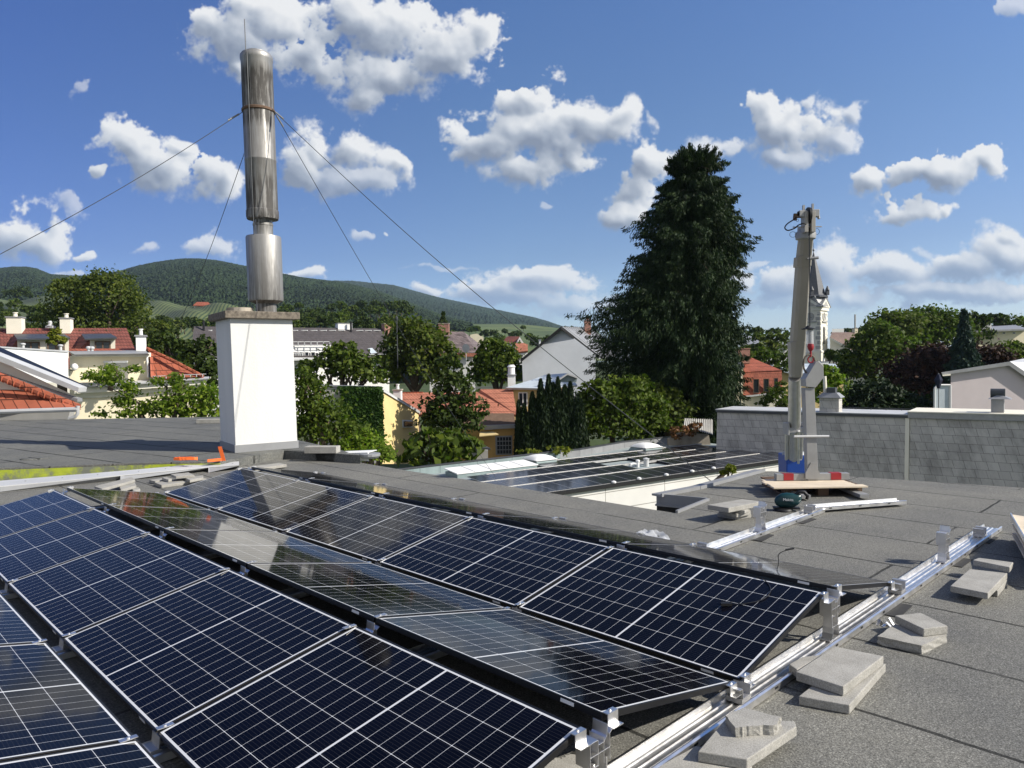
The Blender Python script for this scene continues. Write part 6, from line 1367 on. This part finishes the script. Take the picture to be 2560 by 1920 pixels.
# ---------------------------------------------------------------- trees
LM = {k: leafmat('leaf_' + k, c, v, tr) for k, c, v, tr in (
    ('mid', (.078, .115, .020), .45, .35), ('bright', (.145, .21, .030), .35, .45), ('dark', (.042, .066, .015), .45, .25), ('olive', (.088, .118, .026), .45, .35),
    ('deep', (.016, .03, .012), .35, .12), ('copper', (.035, .018, .014), .4, .15), ('blue', (.03, .055, .045), .35, .1), ('fir', (.021, .040, .015), .55, .10), ('ivy', (.022, .055, .008), .35, .2), ('dry', (.16, .08, .04), .4, .2), ('gold', (.16, .18, .03), .3, .4))}
def leaves(name, mat, parent, cen, rad, n, size, seed, clump=14, droop=0, kind=None, el=1.0, shell=.45, spread=.16):
    rg = np.random.RandomState(seed); cen = np.array(cen, float); rad = np.array(rad, float)
    area = (rad[:, 0] * rad[:, 2] + rad[:, 1] * rad[:, 2] + rad[:, 0] * rad[:, 1]); pr_ = area / area.sum()
    nc = max(1, n // clump); ids = rg.choice(len(cen), nc, p=pr_); d = rg.normal(size=(nc, 3)); d /= np.linalg.norm(d, axis=1)[:, None]; d[:, 2] = np.where(d[:, 2] < -.55, -d[:, 2], d[:, 2])
    ph = rg.rand(3) * 6
    bump_ = 1 + .10 * np.sin(d[:, 0] * 5 + ph[0] + ids) * np.sin(d[:, 2] * 6 + ph[1]) + .07 * np.sin(d[:, 1] * 9 + d[:, 0] * 8 + ph[2])
    rr = (shell + (1 - shell) * rg.rand(nc) ** .45) * bump_
    cc = cen[ids] + d * rad[ids] * rr[:, None]; cs = spread * rad[ids].mean(1) * rg.uniform(.6, 1.4, nc)
    k = np.repeat(np.arange(nc), clump); N = len(k); off = rg.normal(size=(N, 3)) * cs[k][:, None] * np.array([1, 1, .7]); P = cc[k] + off
    nrm = d[k] * .6 + rg.normal(size=(N, 3)) * .75 + np.array([0, 0, .35]); nrm /= np.linalg.norm(nrm, axis=1)[:, None]
    a = np.cross(nrm, rg.normal(size=(N, 3))); a /= np.linalg.norm(a, axis=1)[:, None]
    if droop: a = a * (1 - droop) + np.array([0, 0, -1.0]) * droop; a /= np.linalg.norm(a, axis=1)[:, None]
    b = np.cross(nrm, a); b /= np.linalg.norm(b, axis=1)[:, None] + 1e-9; s = size * rg.uniform(.55, 1.25, N)[:, None]
    return quads(name, mat, parent, P, a * s * el, b * s * .62, nrm * s * .18)
def quads(name, mat, parent, P, a, b, fold=None):
    N = len(P); V = np.empty((N, 4, 3)); f = 0 if fold is None else fold
    V[:, 0] = P - a; V[:, 1] = P + b + f; V[:, 2] = P + a; V[:, 3] = P - b + f
    me = bpy.data.meshes.new(name); me.vertices.add(N * 4); me.vertices.foreach_set('co', V.reshape(-1)); me.loops.add(N * 4); me.loops.foreach_set('vertex_index', np.arange(N * 4, dtype=np.int32))
    me.polygons.add(N); me.polygons.foreach_set('loop_start', np.arange(0, N * 4, 4, dtype=np.int32)); me.polygons.foreach_set('loop_total', np.full(N, 4, dtype=np.int32)); me.update(); me.validate()
    me.materials.append(mat); o = bpy.data.objects.new(name, me); COL.objects.link(o)
    if parent: o.parent = parent
    return o
TS = [100]
def tree(name, label, Y, blobs, mat='mid', leaf=.28, dens=1.0, trunk=True, cat='tree', group=None, base=GZ, limbs=6, depth=1.0, dY=0, **kw):
    TS[0] += 1; seed = TS[0]; cs = []; rs = []; rg = random.Random(seed)
    for bq in blobs:
        (x, y, rx, ry) = bq[:4]; Yb = Y + (bq[4] if len(bq) > 4 else 0); p = D(dd(x, y), Yb); k = Yb / FPX * 2560 / 2212
        cs.append(p); rs.append((rx * k, (rx * .6 + ry * .4) * k * depth, ry * k))
    mx = sum((c.x * r[0] for c, r in zip(cs, rs))) / sum(r[0] for r in rs); o = Vector((mx, Y, base)); root = thing(name, label, cat, o, 0, group)
    area = sum(4 * 3.14 * (r[0] * r[2]) for r in rs); n = int(min(60000, max(500, area / (leaf * leaf) * 1.25 * dens)))
    leaves('crown', LM[mat], root, [tuple(c - o) for c in cs], rs, n, leaf, seed, **kw)
    if trunk:
        m = MB(); zt_ = sum(c.z for c in cs) / len(cs) - base; r0 = max(.12, .035 * zt_ + .05); mid = Vector((rg.uniform(-.3, .3), 0, zt_ * .6))
        m.tube([(0, 0, -.3), (mid.x * .4, 0, zt_ * .3), mid], [r0 * 1.25, r0, r0 * .75], 9)
        for c, r in list(zip(cs, rs))[:limbs]:
            e = c - o + Vector((0, 0, r[2] * .35)); m.tube([mid, mid.lerp(e, .5) + Vector((rg.uniform(-.3, .3), rg.uniform(-.3, .3), .3)), e], [r0 * .6, r0 * .38, r0 * .12], 7)
        for c, r in list(zip(cs, rs))[:limbs]:
            for q_ in range(3):
                e = c - o + Vector((rg.uniform(-.7, .7) * r[0], rg.uniform(-.5, .5) * r[1], rg.uniform(-.1, .8) * r[2])); m.tube([(c - o) * .6 + mid * .4, e], [r0 * .25, r0 * .06], 5)
        m.build('trunk', M['bark'], root, smooth=True)
    return root
tree('large_leafy_tree', 'huge round-topped tree with two crowns behind the brown roof', 105, [(150, 650, 46, 44), (235, 640, 62, 50), (275, 672, 44, 40, 3), (120, 700, 34, 40), (190, 700, 60, 44), (300, 715, 46, 32), (330, 735, 38, 26), (345, 720, 30, 24), (205, 612, 28, 20), (130, 625, 22, 22)], 'olive', .26, 1.0)
tree('dark_locust_tree', 'dark green tree mass between the brown-roofed house and the white chimney', 74, [(365, 765, 52, 34), (425, 790, 52, 40), (455, 820, 40, 38), (345, 735, 30, 18), (440, 750, 30, 20), (400, 830, 55, 36)], 'dark', .26, 1.0)
tree('cherry_tree', 'bright-leaved tree with thin bare twigs in front of the cream house', 30, [(400, 870, 60, 28), (450, 865, 34, 38), (350, 885, 46, 20), (300, 890, 48, 12), (430, 900, 50, 20), (390, 835, 18, 12), (260, 895, 26, 6)], 'bright', .095, .8, spread=.3, clump=7)
# twiggy branches of the same tree are separate limbs
tree('potted_tree', 'light green leafy plant in the planter of the cream house terrace', 40.4, [(238, 805, 22, 14), (213, 822, 12, 8), (262, 818, 10, 7)], 'bright', .10, .8, spread=.3, clump=6, trunk=True, cat='plant', base=D(c1(880, 1280), 40.4).z)
tree('young_acacia', 'small yellow-green treetop in front of the left dormer', 46, [(120, 722, 11, 13), (125, 738, 20, 10)], 'gold', .13, .6)
tree('garden_tree', 'bright bushy tree directly right of the white chimney', 28, [(668, 860, 34, 46), (700, 905, 46, 44), (670, 930, 36, 40), (745, 945, 50, 38), (655, 820, 20, 26)], 'mid', .10, 1.0, spread=.3, clump=8)
tree('low_leafy_shrub', 'bright shrub behind the roof corner and round vent cap', 27, [(795, 970, 46, 30), (760, 975, 34, 26), (828, 985, 20, 22), (790, 945, 10, 22)], 'bright', .09, 1.0, spread=.3, clump=8, cat='shrub')
tree('chestnut_tree', 'dark green chestnut left of the ivy house in front of the long grey roof', 68, [(735, 780, 48, 34), (700, 805, 34, 34), (770, 800, 44, 36), (750, 760, 26, 22), (800, 815, 36, 24), (660, 800, 26, 20)], 'mid', .26)
tree('sunlit_chestnut_tree', 'big yellow-green lit chestnut in the centre behind the cottage', 78, [(885, 725, 50, 36), (925, 745, 46, 46), (860, 765, 40, 44), (905, 800, 60, 40), (840, 800, 30, 44), (960, 775, 30, 40), (900, 712, 30, 18)], 'olive', .27)
tree('dark_maple_tree', 'dark slender maple with a pointed crown in front of the cottage', 52, [(965, 805, 34, 34), (985, 850, 44, 40), (960, 880, 46, 40), (1015, 885, 42, 30), (950, 915, 44, 34), (1000, 915, 44, 30), (975, 785, 20, 18)], 'dark', .2, 1.0)
tree('round_tree', 'round dark tree between the cottage and the white gable house', 84, [(1075, 775, 46, 36), (1045, 790, 30, 34), (1100, 795, 30, 36), (1070, 810, 50, 30), (1060, 750, 28, 18)], 'mid', .26)
tree('magnolia_bush', 'large-leaved glossy bush leaning over the green sheet parapet', 46, [(950, 970, 70, 36), (905, 980, 44, 30), (1000, 975, 36, 34), (925, 945, 30, 20), (975, 945, 26, 20)], 'mid', .30, .85, el=1.3, spread=.18, cat='bush')
# yews: many narrow upright spires
def spires(name, label, Y, lst, mat, seed, leaf=.12):
    rg = np.random.RandomState(seed); o = D(dd(lst[0][0], 900), Y); o.z = GZ; root = thing(name, label, 'tree', o); Ps = []
    for (x, yt, yb, w) in lst:
        t0 = D(dd(x, yt), Y) - o; b0 = D(dd(x, yb), Y) - o; k = Y / FPX * 1.157 * w; n = int(1500 * (t0.z - b0.z) * k / (leaf * 8)); f = rg.rand(n) ** .8; r = k * (1 - f) ** .55 * (.75 + .35 * rg.rand(n)); a = rg.rand(n) * 6.283
        Ps.append(np.stack([b0.x + (t0.x - b0.x) * f + r * np.cos(a), r * np.sin(a) * 1.2 + rg.normal(size=n) * .05, b0.z + (t0.z - b0.z) * f], 1))
    P = np.concatenate(Ps); N = len(P); a = rg.normal(size=(N, 3)) * .3 + np.array([0, 0, 1.0]); a /= np.linalg.norm(a, axis=1)[:, None]; b = np.cross(a, rg.normal(size=(N, 3))); b /= np.linalg.norm(b, axis=1)[:, None]
    quads('crown', LM[mat], root, P, a * leaf * 1.6, b * leaf * .5); m = MB(); m.tube([(0, 0, 0), (0, 0, 6)], [.3, .1], 8); m.build('trunk', M['bark'], root)
spires('columnar_yew', 'group of nearly black upright yew spires in front of the tin-roofed house', 54, [(1185, 812, 985, 16), (1168, 822, 985, 16), (1205, 818, 985, 14), (1195, 830, 985, 20), (1150, 850, 985, 16), (1158, 865, 985, 22), (1232, 828, 985, 15), (1220, 835, 985, 20), (1132, 875, 985, 14), (1120, 868, 985, 9), (1140, 895, 985, 24), (1175, 850, 985, 30), (1210, 860, 985, 34), (1248, 855, 985, 26), (1190, 900, 985, 44), (1240, 905, 985, 36), (1150, 930, 985, 36)], 'deep', 5, .14)
tree('wide_garden_bush', 'wide dense bush with pale-edged leaves below the big conifer', 57, [(1300, 870, 60, 42), (1360, 860, 60, 44), (1260, 910, 56, 46), (1330, 920, 80, 50), (1400, 900, 46, 50), (1290, 840, 30, 20), (1380, 830, 34, 18)], 'mid', .22, 1.0, cat='bush', limbs=3)
tree('mixed_shrub', 'rust-tinged shrub at the foot of the conifer beside the old wall', 59, [(1440, 870, 38, 36), (1465, 895, 34, 30), (1420, 845, 24, 18), (1450, 925, 36, 26)], 'olive', .18, .9, cat='shrub', limbs=3)
tree('dry_creeper', 'reddish dry creeper hanging over the old garden wall', 54, [(1475, 935, 26, 12), (1500, 925, 22, 10), (1455, 945, 14, 8)], 'dry', .12, .8, trunk=False, cat='creeper')
tree('parapet_creeper', 'yellow-green creeper hanging over the parapet of the low roof', 47.5, [(1215, 975, 24, 9), (1190, 970, 14, 5), (1140, 977, 30, 4)], 'gold', .11, .8, trunk=False, cat='creeper', base=-4.5)
tree('parapet_sprig', 'small bright green sprig poking above the parapet coping', 14.5, [(1578, 1015, 9, 9), (1562, 1022, 5, 3)], 'gold', .06, .8, cat='plant', limbs=2, base=-3)
# ivy carpet on the fire wall
ro = ivy_o; rg = np.random.RandomState(9); N = 9000; poly_ = [c3(530, 740), c3(915, 748), c3(925, 1310), c3(700, 1300), c3(560, 950)]
a_, b_, c_, d_ = (ro.P(c3(530, 742), 49.8), ro.P(c3(915, 748), 49.8), ro.P(c3(930, 1330), 49.8), ro.P(c3(660, 1330), 49.8)); u_, v_ = rg.rand(N), rg.rand(N)
left = np.array(a_)[None] * (1 - v_)[:, None] + np.array(d_)[None] * v_[:, None]; left[:, 0] += .35 * np.sin(v_ * 9) * (1 - v_) + .2 * rg.normal(size=N) * (u_ < .1); right = np.array(b_)[None] * (1 - v_)[:, None] + np.array(c_)[None] * v_[:, None]
P = left * (1 - u_)[:, None] + right * u_[:, None]; P[:, 1] -= .25 * rg.rand(N); P[:, 0] += rg.normal(size=N) * .08; nr = rg.normal(size=(N, 3)) * .45 + np.array([0, -1, .5]); nr /= np.linalg.norm(nr, axis=1)[:, None]; a = np.cross(nr, rg.normal(size=(N, 3))); a /= np.linalg.norm(a, axis=1)[:, None]
iv = thing('ivy_carpet', 'dense dark green ivy covering the fire wall of the yellow house', 'ivy', ro.o); quads('leaves', LM['ivy'], iv, P, a * .16, np.cross(nr, a) * .13)
# ---- the big conifer
def conifer(name, label, Y, prof, ytop, ybot, xc, mat, seed, nb=1500, tuft=.24, group=None, per=42, slim=.42):
    rg = np.random.RandomState(seed); o = D(dd(xc, ybot), Y); o.z = GZ; root = thing(name, label, 'tree', o, 0, group); k = Y / FPX * 1.157; zt_ = D(dd(xc, ytop), Y).z - GZ
    ys = [p[0] for p in prof]; lf = [p[1] for p in prof]; rt = [p[2] for p in prof]; Ps = []; As = []; m = MB(); m.tube([(0, 0, 0), (0, 0, zt_ * .5), (0, 0, zt_ * .97)], [.55 * k / .04, .35 * k / .04, .04], 8) if Y > 40 else m.tube([(0, 0, 0), (0, 0, zt_)], [.2, .03], 6)
    for i in range(nb):
        f = rg.rand() ** .85; yp = ytop + (ybot - ytop) * f; an = rg.rand() * 6.283; ca = math.cos(an)
        Rm = (np.interp(yp, ys, lf) if ca < 0 else np.interp(yp, ys, rt)) * k; Rz = (np.interp(yp, ys, lf) + np.interp(yp, ys, rt)) / 2 * k
        L = math.hypot(Rm * ca, Rz * math.sin(an)) * rg.uniform(.55, 1.10) * (1 + .16 * math.sin(an * 4 + yp * .055) * math.sin(yp * .09 + an)); z0_ = D(dd(xc, yp), Y).z - GZ + .04 * L; dirv = np.array([ca * Rm / max(.1, math.hypot(Rm * ca, Rz * math.sin(an))), math.sin(an) * Rz / max(.1, math.hypot(Rm * ca, Rz * math.sin(an))), 0])
        n = per; s = np.sort(rg.rand(n) ** .55); lift = .10 * L; zc_ = z0_ + lift * np.sin(s * 2.0) - .20 * L * s ** 2 * (1 if f > .08 else -1.2)
        base = dirv[None] * (L * s)[:, None]; base[:, 2] = zc_; side = np.array([-dirv[1], dirv[0], 0]); wv = rg.normal(size=n) * (.14 * L * (1.15 - s) + .08)
        dr = rg.rand(n) ** 1.2 * (.35 + .95 * min(1.2, L * .3)) * (.4 + .6 * s) * (.35 + .65 * min(1, f * 3)); base += side[None] * wv[:, None]; base[:, 2] -= dr
        Ps.append(base); As.append(np.stack([dirv[0] * .35 + rg.normal(size=n) * .28, dirv[1] * .35 + rg.normal(size=n) * .28, -np.ones(n) * (.9 if f > .06 else -.6) + rg.normal(size=n) * .35], 1))
        tn = n // 6; tb = dirv[None] * (L * (1 + .12 * rg.rand(tn)))[:, None]; tb[:, 2] = zc_[-1] - .02 * L - .25 * rg.rand(tn) * min(1, f * 4) + (.5 * (1 - f * 10) * rg.rand(tn) if f < .1 else 0); tb += rg.normal(size=(tn, 3)) * .09
        Ps.append(tb); As.append(np.stack([dirv[0] * .6 + rg.normal(size=tn) * .3, dirv[1] * .6 + rg.normal(size=tn) * .3, -np.ones(tn) * (.5 if f > .08 else -.9) + rg.normal(size=tn) * .3], 1))
        if i % 9 == 0: m.tube([(0, 0, z0_ - .02 * L), tuple(dirv * L * .5 + np.array([0, 0, z0_ + lift * .8])), tuple(dirv * L * .93 + np.array([0, 0, z0_ - .12 * L]))], [.07, .04, .015], 4)
    P = np.concatenate(Ps); a = np.concatenate(As); N = len(P); a /= np.linalg.norm(a, axis=1)[:, None]; b = np.cross(a, rg.normal(size=(N, 3))); b /= np.linalg.norm(b, axis=1)[:, None]; s = tuft * rg.uniform(.6, 1.3, N)[:, None]
    quads('crown', LM[mat], root, P, a * s, b * s * slim, np.cross(a, b) * s * .1); m.build('trunk', M['bark'], root, smooth=True); return root
conifer('big_conifer', 'giant dark drooping conifer towering over the houses left of the crane', 64,
    [(336, 16, 24), (345, 36, 42), (370, 50, 56), (395, 60, 68), (430, 74, 88), (450, 88, 96), (480, 112, 98), (520, 120, 102), (560, 136, 98), (600, 150, 90), (640, 196, 84), (680, 226, 78), (700, 222, 84), (740, 206, 92), (780, 200, 92), (820, 196, 88), (860, 186, 84), (900, 150, 76), (930, 120, 60)], 336, 935, 1500, 'fir', 21, 1500, .17, per=270, slim=.24)
conifer('small_spruce', 'small dark spruce beside the distant red-gabled house', 120, [(735, 2, 2), (760, 12, 12), (790, 20, 20)], 732, 800, 1183, 'dark', 4, 220, .35)
conifer('blue_spruce', 'blue-green spruce rising in front of the trees at the right', 88, [(680, 3, 3), (720, 11, 11), (770, 24, 26), (800, 38, 34), (850, 56, 46)], 676, 860, 2082, 'blue', 8, 800, .26)
conifer('small_spruce', 'tiny dark spruce tip just above the central chestnut', 210, [(678, 2, 2), (700, 12, 12), (730, 16, 16)], 678, 740, 958, 'dark', 14, 160, .5)
# ---- right-hand trees
tree('robinia_tree', 'feathery bright-topped tree at the left end of the right tree group', 100, [(1862, 770, 44, 40), (1900, 745, 50, 46), (1850, 800, 40, 34), (1940, 780, 50, 50), (1890, 800, 60, 36), (1830, 790, 18, 18)], 'mid', .3)
tree('oak_tree', 'olive-toned round tree rising above the feathery tree', 118, [(1915, 700, 42, 26), (1895, 715, 34, 24), (1950, 705, 50, 30), (1935, 740, 50, 40)], 'olive', .34)
tree('broad_oak_tree', 'broad tall tree forming the highest top of the right tree group', 128, [(1990, 690, 46, 26), (2030, 705, 50, 34), (1970, 715, 50, 36), (2060, 720, 40, 36), (2010, 740, 60, 40)], 'mid', .34)
tree('copper_beech', 'very dark purple-brown copper beech in front of the green trees', 92, [(2010, 790, 70, 44), (1970, 820, 60, 50), (2050, 810, 50, 50), (2120, 790, 50, 44), (2160, 800, 40, 40), (2000, 850, 80, 40)], 'copper', .28)
tree('tall_pine', 'dark flat-topped pine standing above the blue spruce', 135, [(2085, 692, 20, 14), (2105, 700, 26, 24), (2120, 715, 24, 30), (2080, 710, 16, 24)], 'dark', .36)
tree('grey_willow', 'grey-green loose shrubby tree in front of the distant hipped roof', 96, [(2165, 790, 40, 44), (2200, 780, 40, 40), (2150, 830, 50, 40), (2200, 830, 40, 46), (2180, 762, 30, 24)], 'olive', .26, .9)
tree('pine_tree', 'pine crown standing behind the distant hipped-roof house, left one', 165, [(2150, 690, 22, 14), (2160, 705, 18, 18)], 'dark', .4)
tree('broad_pine', 'broad dark treetop behind the distant hipped-roof house at the right border', 165, [(2190, 697, 34, 14), (2215, 710, 30, 18), (2175, 712, 20, 12)], 'mid', .4)
tree('dark_hedge_tree', 'dark rounded garden tree just behind the shingle building', 66, [(1890, 850, 56, 26), (1850, 880, 30, 28), (1935, 875, 50, 28), (1900, 890, 80, 26), (1985, 880, 36, 22)], 'deep', .22, 1.1, limbs=3)
tree('small_hedge', 'dark low hedge beside the glass screen', 70, [(1990, 868, 26, 12), (2010, 885, 26, 22)], 'dark', .2, 1, cat='hedge', limbs=2)
tree('sunny_ash_tree', 'yellow-green tree right behind the crane column', 72, [(1790, 820, 30, 26), (1810, 840, 26, 30), (1780, 850, 30, 40), (1770, 800, 16, 14), (1815, 870, 18, 24)], 'bright', .22, .9)
tree('vine_bush', 'loose green bush between the mansard house and the crane', 76, [(1680, 860, 30, 22), (1700, 880, 26, 16), (1645, 875, 22, 8), (1690, 838, 16, 16)], 'mid', .18, .8, cat='bush', limbs=2)
tree('pale_willow', 'pale grey-green willow left of the crane boom', 125, [(1650, 745, 32, 26), (1685, 750, 26, 30), (1630, 765, 26, 22)], 'olive', .34, .9)
tree('horse_chestnut_tree', 'dark green crown below the willow left of the crane boom', 105, [(1655, 780, 36, 24), (1630, 790, 24, 22), (1690, 790, 24, 26)], 'mid', .3)
tree('rusty_bush', 'rusty brown-tinged bush between the conifer and the brick chimney', 100, [(1610, 765, 22, 14), (1600, 780, 20, 16)], 'olive', .26)
tree('round_far_tree', 'small round dark far tree on the horizon right of the conifer', 210, [(1635, 717, 13, 9)], 'dark', .5)
tree('low_far_wood', 'low far line of trees on the horizon behind the crane', 240, [(1600, 720, 30, 7), (1690, 722, 30, 9), (1670, 716, 20, 6)], 'dark', .55, limbs=1)
tree('far_tree_row', 'far flat-topped trees on the horizon beside the church', 300, [(1830, 716, 20, 5), (1855, 718, 16, 6), (1812, 718, 12, 5)], 'dark', .6, limbs=1)
tree('far_cypress', 'far pointed dark trees on the horizon by the antenna mast', 280, [(1868, 714, 6, 8), (1855, 716, 6, 6), (1885, 716, 5, 6)], 'deep', .5, limbs=1)
tree('garden_birch', 'light green small trees in the street gap under the church', 120, [(1795, 770, 12, 12), (1765, 795, 14, 8)], 'mid', .3, limbs=2)
# ---- hillside woods, counted trees in the middle distance
k = 0
fw = thing('hillside_tree', 'x', 'tree'); bpy.data.objects.remove(fw)
protos = []
def far_tree(x, y, rx, ry, Y, mat, lab, gr):
    return tree('hillside_tree', lab, Y, [(x, y, rx, ry), (x + rx * .5, y + ry * .3, rx * .7, ry * .8), (x - rx * .5, y + ry * .25, rx * .7, ry * .75)], mat, .0015 * Y + .12, .8, group=gr, limbs=1, base=D(dd(x, y + ry * 2.2), Y).z)
spots = []
rg = random.Random(44)
def scatter(n, xa, xb, ya, yb, Ya, Yb, ra, rb, lab, gr, mats=('mid', 'dark', 'dark', 'olive')):
    for i in range(n):
        f = (i + rg.random()) / n; x = xa + (xb - xa) * f; g_ = rg.random(); y = ya + (yb - ya) * g_; Y = Ya + (Yb - Ya) * (1 - g_); rx = rg.uniform(ra, rb) * (.7 + .5 * g_)
        mt = rg.choice(mats); cn = {'mid': 'green', 'dark': 'dark green', 'olive': 'olive green'}[mt]
        far_tree(x, y, rx, rx * rg.uniform(.65, .95), Y, mt, '%s tree, %s from the left %s' % (cn, ordw(i + 1), lab), gr)
scatter(34, 610, 880, 655, 705, 190, 420, 10, 20, 'on the wooded slope right of the flue', 'trees on the slope right of the flue')
scatter(20, 340, 480, 688, 720, 170, 300, 9, 17, 'below the vineyard beside the white chimney', 'trees below the vineyard')
scatter(16, -20, 95, 655, 715, 150, 330, 12, 20, 'on the slope above the left roofs', 'trees on the left slope')
far_tree(38, 632, 24, 12, 520, 'dark', 'lone dark round tree clump on the hill foot at the far left', 'trees on the left slope')
scatter(34, 880, 1300, 706, 745, 260, 620, 5, 12, 'in the hedges of the far fields', 'hedge trees in the fields')
scatter(10, 1030, 1130, 745, 775, 150, 220, 8, 13, 'around the distant red-gabled house', 'garden trees by the red-gabled house')
scatter(8, 1770, 1860, 755, 800, 110, 140, 8, 13, 'among the small trees below the church', 'small trees below the church')
m = MB(); p = D(dd(857, 692), 76); m.cyl((0, 0, -5), (0, 0, 0), .06, n=6); m.lathe([(.09, 0), (.14, .1), (.14, .3), (.05, .42)], (0, 0, 0), 8)
tag(m.build('rooftop_mast', M['zincdark'], loc=p), 'thin mast with a knob above the central chestnut', 'mast')
m = MB(); p = D(c3(1650, 180), 110)
# ---------------------------------------------------------------- twigs of the cherry tree
o = bpy.data.objects['cherry_tree']; m = MB(); Yt = 30
for path, r0 in (([(1620, 1420), (1500, 1470), (1380, 1455), (1250, 1390), (1120, 1320), (1000, 1270)], .05), ([(1250, 1390), (1200, 1270), (1150, 1140), (1100, 1020)], .025), ([(1640, 1400), (1645, 1330), (1650, 1265)], .07), ([(1650, 1300), (1580, 1240), (1545, 1170), (1540, 1100)], .03), ([(1660, 1440), (1720, 1370), (1780, 1330), (1850, 1260)], .05), ([(1380, 1455), (1280, 1400), (1180, 1440), (1080, 1520)], .02), ([(1600, 1640), (1620, 1500), (1645, 1320)], .10), ([(1640, 1330), (1700, 1310), (1900, 1180)], .02)):
    P = spline([D(c1(*q), Yt) - o.location for q in path], 4); m.tube(P, [r0 * (1 - .8 * i / len(P)) for i in range(len(P))], 6)
m.build('branch', M['bark'], o, smooth=True)
tw = [(1060, 1170, 60, 30), (1100, 1250, 60, 30), (1270, 1290, 60, 40), (1330, 1120, 50, 20), (1230, 1450, 80, 50), (1000, 1560, 60, 20), (1200, 1430, 50, 30), (1310, 1350, 60, 25), (900, 1190, 70, 40), (1740, 1230, 50, 60), (1560, 1240, 60, 20)]
cs = []; rs = []
for x, y, rx, ry in tw: cs.append(tuple(D(c1(x, y), Yt) - o.location)); rs.append((rx / 3.95 * Yt / FPX, .3, ry / 3.95 * Yt / FPX))
leaves('twig_leaves', LM['bright'], o, cs, rs, 1500, .09, 77, clump=4, spread=.5)

# ---------------------------------------------------------------- the air: one closed box of thin even haze round camera and scene
zt_h = max((o_.matrix_world @ Vector(c_)).z for o_ in COL.objects if o_.type == 'MESH' for c_ in o_.bound_box) + 20
bpy.context.view_layer.update()
t = bpy.data.materials.new('haze'); t.use_nodes = True; t.node_tree.nodes.clear()
vo = t.node_tree.nodes.new('ShaderNodeVolumePrincipled'); ou = t.node_tree.nodes.new('ShaderNodeOutputMaterial'); t.node_tree.links.new(vo.outputs[0], ou.inputs['Volume'])
vo.inputs['Color'].default_value = (.60, .80, 1.0, 1); vo.inputs['Density'].default_value = HAZE; vo.inputs['Anisotropy'].default_value = .0
m = MB(); m.box(-9100, 9100, -3100, 15100, GZ - 1, zt_h); tag(m.build('haze', t), 'thin even haze filling the air over the town and hills', 'haze', kind='stuff')
